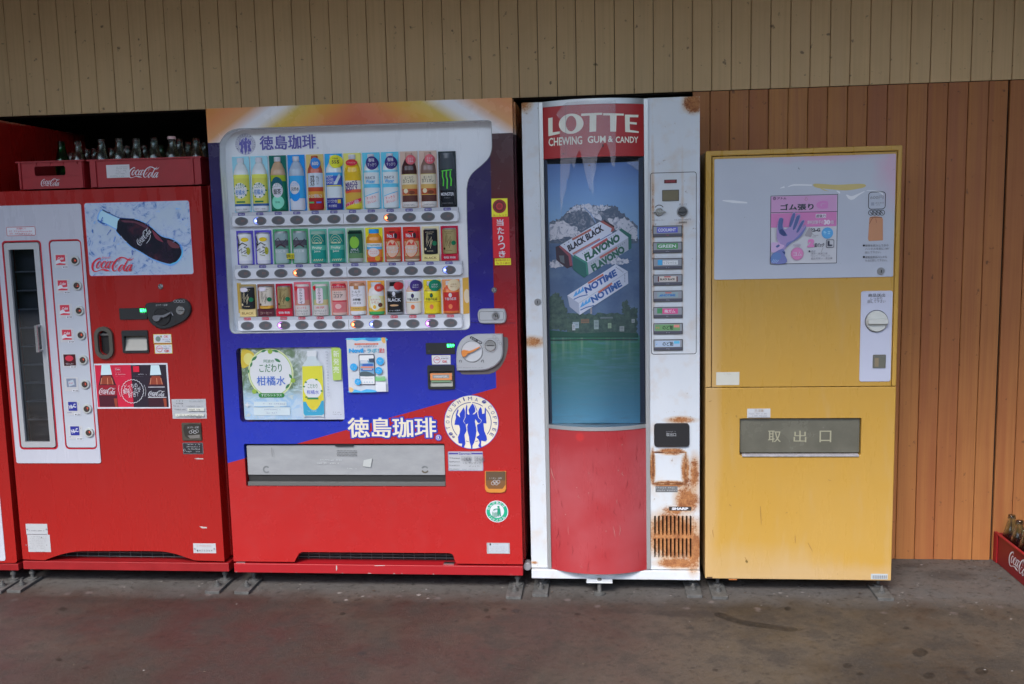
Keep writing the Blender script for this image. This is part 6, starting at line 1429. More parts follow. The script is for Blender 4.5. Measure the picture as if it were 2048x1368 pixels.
n = N('snow_rock_print'); w = n.noise(42, 7, .75, dist=1.6); SNOW = n.out(n.ramp(w, [(.36, (0.20, 0.24, 0.32)), (.43, (0.40, 0.42, 0.50)), (.49, (0.72, 0.70, 0.75))]), .4)
n = N('rock_print'); w = n.noise(36, 7, .75, dist=1.6); ROCK = n.out(n.ramp(w, [(.45, (0.10, 0.135, 0.20)), (.55, (0.15, 0.18, 0.24)), (.66, (0.42, 0.41, 0.46))]), .4)
n = N('pine_print'); w = n.noise(60, 6, .7); PINE = n.out(n.ramp(w, [(.4, (0.035, 0.075, 0.075)), (.65, (0.09, 0.16, 0.12))]), .4)
def jag(pts, amp, n_, seed=1):
    rj = random.Random(seed); out = []
    for (a, b), (a2, b2) in zip(pts, pts[1:] + pts[:1]):
        for i in range(n_): out.append((a + (a2 - a) * i / n_ + (rj.uniform(-amp, amp) if i else 0), b + (b2 - b) * i / n_ + (rj.uniform(-amp, amp) if i else 0)))
    return [(min(max(a, 92), 955), b) for a, b in out]


h = G(YP - .0002, 1080, 380, 4.886)
h.fpoly(jag([(90, 310), (180, 290), (260, 220), (330, 160), (400, 145), (470, 135), (560, 160), (650, 150), (730, 150), (800, 230), (880, 290), (955, 350), (955, 520), (90, 520)], 14, 6, 1), ROCK)
h.fpoly(jag([(400, 145), (460, 135), (560, 165), (600, 150), (690, 160), (640, 190), (560, 200), (600, 300), (500, 260), (430, 210)], 14, 6, 2), SNOW)
h.fpoly(jag([(320, 165), (380, 150), (400, 200), (340, 200), (260, 230)], 14, 6, 3), SNOW); h.fpoly(jag([(660, 290), (740, 270), (830, 270), (900, 330), (950, 400), (950, 500), (880, 480), (800, 420), (720, 370)], 14, 6, 4), SNOW)
h.fpoly(jag([(95, 330), (200, 300), (330, 350), (400, 420), (300, 460), (180, 480), (95, 500)], 14, 6, 5), SNOW); h.fpoly(jag([(95, 700), (180, 660), (300, 640), (260, 740), (100, 760)], 14, 6, 6), SNOW); h.fpoly(jag([(600, 700), (720, 640), (830, 680), (900, 690), (850, 720), (700, 730)], 14, 6, 7), SNOW)
h.fpoly(jag([(420, 620), (550, 560), (700, 620), (500, 740), (300, 760)], 14, 6, 8), ROCK)
h.line([(430, 170), (500, 240), (545, 320)], c(120, 140, 170), 10, sm=3)
h.fpoly(jag([(92, 1060), (150, 1000), (190, 1010), (240, 1120), (270, 1180), (290, 1368), (92, 1368)], 12, 9, 9), PINE); h.fpoly(jag([(800, 1100), (850, 1070), (880, 1160), (950, 1150), (950, 1260), (800, 1200)], 12, 9, 10), PINE)
h.fpoly(jag([(270, 1200), (500, 1215), (700, 1200), (950, 1215), (950, 1430), (270, 1430)], 12, 9, 11), PINE)
for a, b, ww, hh_, cl in ((350, 1290, 60, 60, (150, 165, 175)), (440, 1260, 80, 40, (120, 95, 75)), (500, 1150, 16, 60, (150, 140, 140)), (550, 1270, 45, 90, (135, 150, 150)), (680, 1300, 34, 50, (140, 160, 130)), (800, 1330, 44, 50, (150, 155, 155)), (910, 1260, 30, 36, (160, 165, 165)), (650, 1240, 120, 16, (110, 120, 125)), (330, 1310, 30, 60, (165, 170, 175))):
    h.frect(a - ww / 2, b, a + ww / 2, b + hh_, c(*cl)); [h.frect(a - ww / 2 + 6, b + 8 + 14 * j, a + ww / 2 - 6, b + 12 + 14 * j, c(60, 70, 75)) for j in range(int(hh_ // 16))]
h.fpoly([(95, 1368), (95, 1440), (960, 1440), (960, 1400), (700, 1385), (400, 1400)], c(22, 72, 60)); h.line([(100, 1466), (500, 1460), (955, 1462)], c(30, 40, 50), 9)
h.build('landscape', ap)
# gum packs on the poster
GW = c(192, 194, 210)
h = G(YP - .0012, 1080, 380, 4.886)
h.fpoly([(152, 555), (195, 540), (300, 640), (318, 745), (265, 768), (160, 685)], c(62, 48, 58)); h.fpoly([(185, 640), (235, 640), (240, 720), (200, 700)], c(95, 100, 105)); h.line([(195, 545), (290, 640), (305, 740)], c(140, 75, 85), 26)
h.fpoly([(195, 540), (585, 310), (700, 370), (705, 420), (320, 640)], GW); h.fpoly([(585, 310), (620, 295), (725, 360), (725, 395), (690, 415), (700, 375)], c(150, 80, 75)); h.line([(620, 295), (725, 360)], c(60, 40, 45), 16)
h.line([(315, 485), (500, 385)], c(165, 95, 85), 20)
h.ftxt('BLACK BLACK', 245, 438, 645, 502, c(45, 42, 55), .05, 30.5, shear=.15)
for i in range(9): h.fdisc(240 + 41 * i, 533 - 24 * i, 5, c(60, 60, 80), n=8)
h.line([(320, 625), (585, 478)], c(170, 110, 105), 18); h.line([(330, 640), (690, 430)], c(90, 110, 160), 7)
h.fpoly([(320, 645), (455, 720), (470, 830), (430, 858), (325, 780)], c(45, 95, 90)); h.fpoly([(320, 645), (770, 390), (890, 450), (460, 712)], GW); h.fpoly([(460, 712), (890, 450), (890, 570), (470, 830)], c(165, 168, 178))
h.fpoly([(770, 390), (795, 375), (893, 438), (893, 570), (865, 585), (862, 462)], c(45, 100, 90)); h.line([(330, 640), (455, 712), (466, 828)], c(60, 125, 110), 20)
h.line([(505, 572), (660, 478)], c(170, 80, 85), 24); h.line([(585, 662), (755, 562)], c(170, 95, 90), 20)
h.ftxt('FLAVONO', 410, 525, 805, 598, c(40, 90, 75), .06, 30.5, shear=.25); h.ftxt('FLAVONO', 480, 635, 850, 705, c(45, 95, 80), .06, 31.5, shear=.1)
for i in range(4): h.fdisc(415 + 22 * i, 622 - 13 * i, 4, c(60, 90, 90), n=8); h.fdisc(675 + 20 * i, 468 - 12 * i, 4, c(60, 90, 90), n=8); h.fdisc(505 + 20 * i, 716 - 11 * i, 4, c(60, 90, 90), n=8); h.fdisc(765 + 20 * i, 552 - 12 * i, 4, c(60, 90, 90), n=8)
h.fpoly([(268, 1030), (290, 1140), (388, 1220), (862, 915), (858, 795), (740, 725)], GW); h.fpoly([(268, 1030), (290, 1140), (388, 1220), (380, 1105)], c(155, 160, 178)); h.line([(380, 1105), (858, 800)], c(150, 155, 172), 4)
h.ftxt('NOTIME', 415, 860, 770, 925, c(48, 82, 145), .05, 30, shear=.2); h.ftxt('NOTIME', 480, 960, 815, 1025, c(48, 88, 150), .05, 30, shear=.1)
h.line([(470, 912), (620, 825)], c(180, 100, 85), 18); h.line([(570, 1002), (705, 910)], c(180, 100, 85), 18)
for dx, dy in ((0, 0), (65, 105)):
    for j in range(3): h.fpoly([(325 + dx + 32 * j, 1045 + dy - 18 * j), (355 + dx + 32 * j, 980 + dy - 20 * j), (368 + dx + 32 * j, 1025 + dy - 20 * j)], c(80, 150, 205))
    h.line([(330 + dx, 1068 + dy), (390 + dx, 1040 + dy), (465 + dx, 1022 + dy)], c(50, 90, 150), 9)
for i in range(6): h.fdisc(745 + 13 * i, 755 + 9 * i, 4, c(60, 70, 100), n=8); h.fdisc(828, 820 + 15 * i, 4, c(60, 70, 100), n=8)
h.build('gum_pack_print', ap)
pane = arc_sheet('pane', zw0 + .001, zh0 - .001, glass_mat('gum_pane', (.97, .98, .99), .9), m3, -.001, .004, cap=False)
# reflection painted as a pale translucent shape, pointed below, over header and pane
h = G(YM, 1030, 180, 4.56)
h.fpoly([(470, 118), (700, 104), (915, 100), (918, 600), (908, 705), (882, 690), (860, 560), (830, 470), (800, 500), (750, 610), (735, 740), (685, 932), (650, 800), (612, 630), (590, 545), (562, 600), (543, 728), (525, 690), (510, 650), (490, 822), (472, 800), (470, 900), (440, 990), (421, 1150), (413, 1000), (414, 600), (412, 260), (372, 225), (430, 150)], film_mat('pane_reflection', (.85, .82, .88), .24, .15))
wrap(h, .0022); h.build('pane_reflection', m3)
h = G(YM, 1030, 180, 4.56); h.fpoly([(1130, 640), (1130, 740), (1060, 690), (1010, 660)], film_mat('pale_film_thin', (.6, .65, .75), .25)); wrap(h, .0018); h.build('pale_patch', m3)  # thin pale patch at the upper right of the pane
# control plate and fittings
x0, z0, x1, z1 = q.R(1302, 345, 1392.5, 708)
h = G(Y3 - .0002); h.ribbon(rrect(x0, z0, x1, z1, .008), BLACK, .0022, True); h.build('control_outline', m3)
C10 = (1280, 320, 3.42)
h = G(Y3, *C10)
x0, z0, x1, z1 = h.R(165, 134, 252, 159); h.pill(rrect(x0, z0, x1, z1, .001), mat('led_window_red', (.10, .012, .016), .3), Y3 - .002, Y3, .0008); h.y = Y3 - .0022; h.ftxt('8888', 175, 139, 240, 154, mat('dim_led', (.30, .03, .04), .4), .02); h.build('price_display', m3)
h = G(Y3, *C10); x0, z0, x1, z1 = h.R(152, 205, 266, 280); h.pill(rrect(x0, z0, x1, z1, .001), mat('lcd_brown', (.17, .145, .085), .3), Y3 - .002, Y3, .001); lc = h.build('note_display', m3)
h = G(Y3 - .0022, *C10); h.frame(153, 206, 265, 279, MIDPL, 4, 2); h.build('trim', lc)
h = G(Y3, *C10); x, z = h.p(131, 357); kk3 = h.k() / 3.42; h.cyl(x, z, 27 * kk3, Y3 - .006, Y3, CHROME, 24, .003); h.pill(rrect(x - 42 * kk3, z - 6 * kk3, x + 42 * kk3, z + 6 * kk3, .003), CHROME, Y3 - .014, Y3 - .0062, .002); h.build('return_lever', m3)
h = G(Y3, *C10); x, z = h.p(290, 353); h.cyl(x, z, 37 * kk3, Y3 - .005, Y3, STEEL, 28, .002); h.cyl(x, z, 30 * kk3, Y3 - .009, Y3 - .0052, mat('coin_head_dark', (.16, .16, .17), .25, .8), 28, .002); h.y = Y3 - .0094; h.frect(266, 354, 314, 361, BLACK); h.build('coin_slot', m3)
h = G(Y3 - .0002, *C10); h.fring(131, 340, 30, BLACK, 5, 30, 150); h.ftxt('投入口', 266, 296, 318, 310, GREYTXT, 0); h.ftxt('返却レバー', 92, 406, 172, 418, GREYTXT, 0); h.ftxt('10.50.100円', 236, 402, 348, 414, GREYTXT, 0); h.ftxt('使用硬貨', 264, 420, 322, 434, MIDPL, .01); h.build('lettering', m3)
gum = [('COOLMINT', c(75, 80, 165), W_, 'f'), ('GREEN', c(60, 130, 70), W_, 'f'), ('リフレッシュ', c(165, 175, 190), MIDPL, 'b'), ('BLACK BLACK', c(165, 150, 140), K_, 'k'), ('NOTIME', c(120, 140, 145), c(50, 100, 160), 'n'), ('梅ガム', c(180, 70, 120), W_, 'm'), ('のど飴', c(95, 135, 90), K_, 'g'), ('のど飴', c(150, 165, 185), K_, 'g')]
for i, (t, cl, tc, kd) in enumerate(gum):
    b = 487 + 111 * i + (0 if i < 4 else 0); xa_ = 88 + i * .6
    h = G(Y3, *C10); x0, z0, x1, z1 = h.R(xa_, b - 38, xa_ + 200, b + 38); h.pill(rrect(x0, z0, x1, z1, .0012), MIDPL, Y3 - .006, Y3, .001); bt = h.build('button', m3)
    h = G(Y3 - .0062, *C10); h.frect(xa_ + 5, b - 32, xa_ + 195, b + 17, c(125, 128, 135)); h.frect(xa_ + 5, b + 20, xa_ + 195, b + 34, c(70, 70, 82))
    if kd == 'f': h.frect(xa_ + 28, b - 28, xa_ + 170, b + 10, cl); h.ftxt(t, xa_ + 36, b - 20, xa_ + 158, b + 2, tc, .03)
    elif kd == 'b': h.frect(xa_ + 32, b - 26, xa_ + 64, b + 10, c(60, 140, 185)); h.frect(xa_ + 66, b - 22, xa_ + 170, b + 8, c(185, 188, 190)); h.ftxt(t, xa_ + 72, b - 16, xa_ + 160, b + 2, tc, .01)
    elif kd == 'k': h.frect(xa_ + 32, b - 24, xa_ + 168, b + 12, c(180, 172, 165)); h.frect(xa_ + 32, b - 24, xa_ + 41, b + 12, c(90, 40, 45)); h.frect(xa_ + 159, b - 24, xa_ + 168, b + 12, c(90, 40, 45)); h.ftxt(t, xa_ + 48, b - 12, xa_ + 150, b + 3, tc, .04); h.frect(xa_ + 75, b - 24, xa_ + 120, b - 17, c(170, 70, 60))
    elif kd == 'n': h.frect(xa_ + 28, b - 26, xa_ + 170, b + 10, cl); h.ftxt(t, xa_ + 60, b - 14, xa_ + 152, b + 2, tc, .05); h.frect(xa_ + 82, b - 26, xa_ + 125, b - 19, c(170, 80, 70)); h.fpoly([(xa_ + 36, b + 2), (xa_ + 56, b - 14), (xa_ + 60, b + 2)], tc)
    elif kd == 'm': h.frect(xa_ + 26, b - 28, xa_ + 62, b + 8, c(60, 120, 80)); h.frect(xa_ + 62, b - 26, xa_ + 168, b + 10, cl); h.ftxt(t, xa_ + 76, b - 20, xa_ + 150, b + 4, tc, .03)
    else: h.frect(xa_ + 12, b - 28, xa_ + 182, b + 14, cl); h.ftxt(t, xa_ + 62, b - 22, xa_ + 136, b + 8, tc, .03); h.frect(xa_ + 140, b - 26, xa_ + 178, b - 8, c(190, 120, 110) if i == 6 else c(80, 160, 190)); h.ticks(xa_ + 18, b - 12, xa_ + 54, b + 2, c(190, 90, 80) if i == 6 else c(70, 130, 180))
    h.ticks(xa_ + 88, b + 23, xa_ + 112, b + 31, c(170, 80, 90) if i in (0,) else c(150, 150, 160)); h.build('lettering', bt)
x0, z0, x1, z1 = dd
g = G(); g.pill(rrect(x0, z0, x1, z1, .012), mat('drop_door_black', (.022, .022, .024), .28), Y3 - .010, Y3, .003); df = g.build('drop_door', m3)
C11 = (1280, 820, 3.42)
h = G(Y3 - .0103, *C11); h.ftxt('取出口', 180, 156, 246, 180, c(150, 152, 155), .01); h.ticks(178, 144, 246, 152, c(130, 130, 135)); h.build('lettering', df)
h = G(Y3, *C11); x0, z0, x1, z1 = h.R(97, 300, 304, 495); h.pill(rrect(x0, z0, x1, z1, .003), RUSTW, Y3 - .003, Y3, .002); h.build('coin_return_flap', m3)
RF = N('rust_frame_metal'); w = RF.noise(60, 6, .7); RF.out(RF.ramp(w, [(.38, (0.09, 0.03, 0.014)), (.5, (0.26, 0.09, 0.03)), (.6, (0.42, 0.26, 0.14))]), .85)
h = G(Y3 - .0004, *C11); x0, z0, x1, z1 = h.R(84, 284, 318, 508); h.slab(rrect(x0, z0, x1, z1, .002), RF.m, Y3 - .0022, Y3 + .0001, holes=[rrect(x0 + .0045, z0 + .0045, x1 - .0045, z1 - .0045, .002)]); h.build('flap_frame', m3)
sticker('rating_label', m3, Y3, 106, 521, 257, 562, mat('label_grey', (.16, .165, .17), .5), lambda h: (h.ticks(112, 526, 250, 537, SILVER), h.ticks(116, 543, 250, 554, SILVER)), *C11)
sticker('maker_badge', m3, Y3, 198, 661, 351, 688, mat('badge_dark', (.04, .032, .03), .4), lambda h: h.ftxt('SHARP', 218, 666, 330, 684, W_, .06), *C11)
# plinth, tab, feet
z1 = B3 - .0035; z0 = at(1240, 1156.5, Y3)[1]
g = G(); g.slab([(L3 + .001, z0), (R3 + .0, z0), (R3 + .0, z1), (L3 + .001, z1)], RUSTW, Y3 - .012, Y3 + .6, back=True); g.build('plinth', m3, .002)
g = G(); a = at(1173, 1160, Y3 - .05); b = at(1225, 1167, Y3 - .05); g.slab([(a[0], b[1]), (b[0], b[1]), (b[0], z0 + .004), (a[0], z0 + .004)], RUSTW, Y3 - .05, Y3 - .013, back=True); g.build('foot_bracket', m3, .001)
g = G(); a = at(1199, 1175, -.02)[0]; g.lathe(a, -.02, [(.022, .0005), (.022, .006), (.008, .010), (.008, .06)], GALV, 14); g.build('leg', m3)
x, z = at(1075.5, 604, Y3); lock(m3, x, z, Y3, 6.8 * k3, STEEL)
anchor(m3, 1080, 1194); anchor(m3, 1389, 1196)
g = G(); a = at(1340, 190, .06); g.rod((a[0] - .02, .10, T3 + .002), (a[0] + .05, .10, T3 + .006), .006, GALV); g.build('top_fitting', m3)

c = pm
# ================================================================== MACHINE 4 (yellow glove machine)
Y4 = .010
q = G(Y4); k4 = q.k()
L4 = at(1411, 305, Y4)[0]; L4 = (L4 + at(1411, 1155, Y4)[0]) / 2; R4 = (at(1808, 300, Y4)[0] + at(1780, 1155, Y4)[0]) / 2
T4 = (at(1411, 302, Y4)[1] + at(1808, 290, Y4)[1]) / 2; B4 = at(1600, 1159.5, Y4)[1]
m4 = root('vending_machine', 'yellow work-glove vending machine with white upper panel and a wide take-out slot', 'vending machine', ((L4 + R4) / 2, .2, 0))
WASH = (0.68, 0.42, 0.17)
YE = painted('yellow_enamel', (0.50, 0.285, 0.050), 0.30, (0.50, 0.305, 0.080), 0.55, speck=(0.22, 0.11, 0.03),
             blobs=[(at(1480, 1150, Y4)[0], at(1480, 1160, Y4)[1], .55, .16, (0.50, 0.34, 0.16), .6), (L4, .6, .07, 1.0, (0.55, 0.37, 0.18), .55), (at(1650, 1158, Y4)[0], at(1500, 1160, Y4)[1], .5, .08, (0.50, 0.35, 0.19), .5)], coat=.1)
zs0 = at(1600, 774.5, Y4)[1]
seamx0, seamx1 = at(1424.2, 500, Y4)[0], at(1791, 450, Y4)[0]; seamz1 = at(1610, 307.5, Y4)[1]
sx1 = (at(1796, 305, Y4)[0] + at(1782, 770, Y4)[0]) / 2; sx0 = (at(1424.6, 316, Y4)[0] + at(1423, 774, Y4)[0]) / 2
dw = q.R(1479.5, 837, 1722.5, 911)
g = G(); g.slab([(L4, zs0 + .0012), (sx0 - .0012, zs0 + .0012), (sx0 - .0012, seamz1 + .0012), (sx1 + .0012, seamz1 + .0012), (sx1 + .0012, zs0 + .0012), (R4, zs0 + .0012), (R4, T4), (L4, T4)], YE, Y4, Y4 + .05); g.build('frame', m4, .004)
g = G(); g.slab([(sx0 + .0010, zs0 + .0022), (sx1 - .0010, zs0 + .0022), (sx1 - .0010, seamz1 - .0012), (sx0 + .0010, seamz1 - .0012)], YE, Y4 + .0015, Y4 + .045); ud = g.build('upper_door', m4, .001)
g = G(); g.slab([(L4, B4), (R4, B4), (R4, zs0 - .0004), (L4, zs0 - .0004)], YE, Y4 + .0005, Y4 + .05, holes=[rrect(*dw, .006)]); ld = g.build('lower_door', m4, .003)
g = G(); g.slab([(L4 + .001, B4 + .002), (R4 - .001, B4 + .002), (R4 - .001, T4 - .001), (L4 + .001, T4 - .001)], YE, Y4 + .0515, WY - .012, back=True); g.build('body', m4, .003)
g = G(); g.box(sx0 - .004, sx1 + .004, Y4 + .046, Y4 + .049, zs0 - .003, seamz1 + .003, BLACK); g.build('seam_back', m4)
PW = N('pink_stained_white')
a1 = at(1790, 330, Y4); w = PW.noise(8, 5, .6)
pk = PW.math('MAXIMUM', PW.blob(a1[0], a1[1], .11, .19), PW.blob(at(1650, 312, Y4)[0], at(1650, 312, Y4)[1], .30, .035))
col = PW.mix(PW.rng(PW.noise(1.7, 4), .35, .65), (0.47, 0.50, 0.58), (0.53, 0.56, 0.63))
col = PW.mix(PW.math('MULTIPLY', PW.rng(PW.math('ADD', pk, PW.math('MULTIPLY', PW.math('SUBTRACT', w, .5), 1.2)), .15, .8), .75), col, (0.62, 0.40, 0.52))
col = PW.mix(PW.rng(PW.noise(60, 2), .74, .78, 0, .6), col, (.2, .17, .15)); PW.bump(PW.noise(4, 2), .004, .3); PWM = PW.out(col, .17, coat=.4)
x0, z0, x1, z1 = q.R(1428.5, 313, 1789, 556.5)
g = G(Y4); g.pill(rrect(x0, z0, x1, z1, .005), PWM, Y4 - .002, Y4 + .0012, .0008); up = g.build('upper_panel', ud)
YS = Y4 - .0021
C12 = (1400, 280, 4.56)
h = G(YS, *C12); TAPE = mat('yellowed_tape', (.56, .45, .17), .5); h.fpoly([(1030, 410), (1050, 398), (1130, 402), (1250, 408), (1380, 402), (1480, 400), (1512, 412), (1500, 430), (1440, 445), (1330, 460), (1200, 450), (1100, 440), (1050, 430)], TAPE, sm=3); h.fpoly([(893, 247), (905, 262), (908, 270), (897, 260)], BLACK); h.fpoly([(1020, 402), (1180, 470), (1130, 460)], TAPE); h.build('tape_residue', m4)
STREAKM = mat('pale_streak', (.78, .79, .82), .12, coat=.8)  # pale glossy streaks across the upper panel
h = G(YS, *C12); h.line([(205, 552, 6), (300, 562, 22), (430, 572, 12)], STREAKM, 14, sm=3); h.build('pale_streak', m4)
h = G(YS, *C12); h.line([(730, 440, 4), (770, 428, 16)], STREAKM, 8); h.build('pale_streak', m4)
h = G(YS, *C12); h.line([(800, 428, 4), (860, 410, 14), (1020, 412, 12)], STREAKM, 10, sm=3); h.build('pale_streak', m4)
h = G(YS, *C12); h.line([(1245, 462, 6), (1270, 478, 16), (1275, 488, 6)], STREAKM, 10); h.build('pale_streak', m4)
h = G(YS, *C12); h.line([(1335, 500, 8), (1380, 530, 34), (1440, 500, 16), (1500, 468, 6)], STREAKM, 10, sm=3); h.build('pale_streak', m4)
h = G(YS, *C12); h.line([(1520, 462, 5), (1580, 462, 6), (1650, 480, 12), (1672, 505, 5)], STREAKM, 6, sm=3); h.build('pale_streak', m4)
# glove package print, crop (1530,380) x8.826
C13 = (1530, 380, 8.826)


def pack(h):
    PK1, PK2 = c(185, 140, 178), c(190, 115, 165)
    h.frect(106, 102, 1268, 392, PK1); h.frect(106, 400, 1262, 652, PK2); h.fpoly([(106, 400), (600, 396), (700, 420), (1262, 395), (1262, 385), (106, 395)], PK2)
    INK = c(45, 42, 60)
    h.frame(98, 92, 1272, 1298, INK, 9, 2); h.line([(98, 402), (1272, 378)], INK, 9)
    h.fring(167, 150, 22, INK, 8); h.fring(167, 150, 10, INK, 6); h.ftxt('アトム', 212, 128, 378, 168, INK, .06, 0, shear=.2)
    h.ftxt('ゴム張り', 272, 240, 858, 358, c(40, 55, 60), .07); h.ftxt('G', 900, 190, 1112, 335, c(190, 120, 175), .09, spacing=1.0)
    h.line([(725, 125), (700, 170), (725, 195), (750, 165), (725, 125)], c(160, 120, 125), 7)
    h.frect(895, 422, 1075, 492, c(205, 190, 205)); h.ftxt('超強力', 903, 430, 1065, 486, INK, .03); h.ftxt('摩耗試験手の', 745, 535, 1030, 600, c(205, 190, 205), .02); h.ftxt('30', 1035, 525, 1145, 612, c(212, 200, 212), .06); h.ftxt('倍', 1150, 535, 1212, 600, c(205, 190, 205), .03)
    h.ftxt('22-G', 800, 676, 972, 736, INK, .03); h.fdisc(1098, 760, 94, c(80, 150, 200), n=32); h.ticks(1030, 720, 1165, 790, c(140, 190, 215), fill=.9)
    h.fpoly([(700, 800), (770, 670), (800, 680), (830, 740), (810, 830), (760, 820)], c(150, 145, 150), sm=2); h.line([(820, 760), (860, 800), (940, 800)], c(120, 118, 125), 5); h.line([(830, 830), (900, 826)], c(120, 118, 125), 5)
    h.ftxt('2', 750, 862, 872, 1012, c(200, 120, 170), .09, shear=.1); h.ftxt('双パック', 868, 935, 1040, 1008, INK, .03, shear=.15)
    h.frame(1078, 878, 1212, 1014, INK, 8, 18); h.ftxt('L', 1100, 898, 1185, 986, c(50, 50, 68), .06)
    h.fdisc(565, 1125, 100, c(200, 125, 170), n=32)
    for i in range(40): a = 2 * math.pi * i / 40; h.line([(565 + 100 * math.cos(a), 1125 + 100 * math.sin(a)), (565 + 118 * math.cos(a), 1125 + 118 * math.sin(a))], c(185, 100, 150), 6)
    h.ftxt('ヨム', 495, 1090, 640, 1165, c(205, 190, 205), .03)
    for i in range(7): h.line([(495 + 22 * i, 958 - 6 * (3 - abs(3 - i))), (508 + 16 * i, 995)], c(150, 130, 155), 6)
    h.fdisc(778, 1080, 16, INK, n=16); h.ftxt('用途', 805, 1062, 885, 1095, c(120, 118, 130), .0); h.ftxt('運送・建築工事', 805, 1102, 1095, 1135, c(120, 118, 130), 0); h.ftxt('コンベ・ブロック', 805, 1145, 1140, 1175, c(120, 118, 130), 0); h.ftxt('鋼支取扱い・農収穫', 805, 1187, 1182, 1222, c(120, 118, 130), 0)
    h.line([(1018, 1015), (985, 1095)], c(150, 145, 150), 9)
    LV, DV, MV = c(150, 130, 175), c(75, 90, 140), c(105, 112, 165)
    # gloved hand
    h.fpoly([(200, 850), (200, 700), (215, 600), (245, 495), (280, 485), (318, 505), (310, 600), (330, 690), (380, 680), (420, 640), (440, 520), (480, 410), (500, 390), (532, 405), (520, 520), (545, 460), (585, 425), (625, 450), (600, 540), (575, 640), (610, 580), (650, 530), (690, 530), (690, 560), (640, 680), (620, 720), (660, 650), (700, 615), (722, 640), (700, 700), (640, 800), (560, 870), (460, 930), (370, 1010), (330, 1060), (240, 1000), (235, 920)], LV, sm=2)
    for p_ in ([(225, 620), (250, 500), (318, 510), (300, 620), (320, 700), (390, 800), (330, 810), (240, 760)], [(420, 640), (445, 520), (485, 420), (525, 420), (500, 540), (450, 650)], [(480, 690), (530, 520), (560, 460), (610, 450), (580, 560), (520, 690)], [(545, 740), (600, 620), (650, 545), (685, 545), (640, 640), (580, 745)]): h.fpoly(p_, DV, sm=2)
    h.fpoly([(380, 930), (500, 880), (620, 760), (715, 640), (700, 700), (640, 800), (560, 870), (460, 930), (360, 1010)], MV, sm=2)
    h.fpoly([(245, 720), (300, 690), (360, 760), (350, 810), (290, 800)], c(45, 60, 110), sm=2)
    # lower hand
    h.fpoly([(106, 950), (130, 920), (200, 930), (240, 910), (265, 950), (320, 970), (330, 1000), (250, 1060), (200, 1080), (106, 1100)], c(190, 160, 195), sm=2); h.fpoly([(180, 1000), (230, 960), (255, 985), (215, 1015)], DV, sm=2)
    h.fpoly([(106, 1150), (180, 1090), (280, 1040), (330, 1060), (350, 1110), (340, 1150), (380, 1220), (350, 1295), (106, 1295)], MV, sm=2); h.fpoly([(106, 1180), (160, 1110), (240, 1110), (280, 1160), (230, 1250), (106, 1270)], c(90, 120, 170), sm=2); h.fpoly([(290, 1080), (345, 1090), (340, 1140)], c(40, 60, 110))
    for i in range(4): h.line([(110 + 26 * i, 1290), (150 + 28 * i, 1220 + 5 * i)], c(150, 170, 205), 8)


n = N('package_white'); n.out(n.mix(n.noise(20, 4), (.56, .56, .60), (.60, .60, .62)), .35)
sticker('package_print', up, YS, 96, 96, 1272, 1300, n.m, pack, *C13)
h = G(YS, *C12); h.frame(1537, 474, 1690, 630, BLACK, 6, 26); h.ftxt('600円', 1553, 508, 1672, 540, GREYTXT, .01); h.ftxt('硬貨専用', 1598, 568, 1675, 580, GREYTXT, 0); h.frect(1560, 568, 1588, 598, c(140, 145, 160)); h.ticks(1606, 586, 1655, 598, GREYTXT)
for i in range(4): h.fring(1558 + 34 * i, 663, 21, BLACK, 5); h.line([(1550 + 34 * i, 652), (1566 + 34 * i, 674)], BLACK, 5)
h.fdisc(1493, 962, 9, BLACK, n=14); h.ftxt('硬貨を投入してから', 1505, 950, 1718, 972, GREYTXT, .02); h.ftxt('ハンドルを右に180°', 1505, 980, 1725, 1002, GREYTXT, .01); h.ftxt('回して下さい。', 1505, 1014, 1650, 1034, GREYTXT, .01); h.fdisc(1493, 1067, 9, BLACK, n=14); h.ftxt('硬貨返却はハンドル', 1505, 1056, 1705, 1078, GREYTXT, .02); h.ftxt('を左に回して下さい。', 1505, 1086, 1705, 1108, GREYTXT, .01); h.build('lettering', up)
h = G(YS, *C12); pts = h.P(smooth_pts([(1545, 710), (1560, 700), (1600, 696), (1650, 702), (1668, 720)], 3) + [(1668, 915), (1540, 922), (1532, 900)]); h.pill(pts, mat('orange_card', (.52, .24, .12), .5), YS - .001, YS, .0004); gl = h.build('price_card', up)
h = G(YS - .0011, *C12); h.line([(1545, 765), (1570, 715), (1600, 700)], c(120, 75, 55), 5, sm=2); h.line([(1602, 715), (1610, 755)], c(140, 90, 65), 4); h.line([(1550, 706), (1660, 706)], c(120, 80, 60), 6); h.build('print', gl)
h = G(YS, *C12); x, z = h.p(1649, 1196); lock(m4, x, z, YS, 7 * k4, STEEL); 
C14 = (1680, 360, 3.107)
h = G(Y4 - .0002, *C14); x0, z0, x1, z1 = h.R(125, 689, 320, 1252); h.pill(rrect(x0, z0, x1, z1, .008), mat('handle_plate_white', (.50, .52, .64), .3), Y4 - .002, Y4 + .0012, .0008); hp_ = h.build('handle_plate', ud)
YS2 = Y4 - .0022
h = G(YS2, *C14); h.ftxt('商品送出', 175, 705, 280, 727, MIDPL, .02); h.ftxt('しっかり', 190, 729, 262, 744, MIDPL, .01); h.ftxt('回して下さい', 172, 746, 282, 764, MIDPL, .01); h.build('lettering', hp_)
h = G(YS2, *C14); x, z = h.p(226, 877); kx = h.k() / 3.107; h.ribbon(ell(x, z, 65 * kx, n=40), BLACK, .002, True); h.cyl(x, z, 62 * kx, YS2 - .012, YS2, mat('knob_ivory', (.55, .56, .53), .35), 40, .003); h.build('knob', m4)
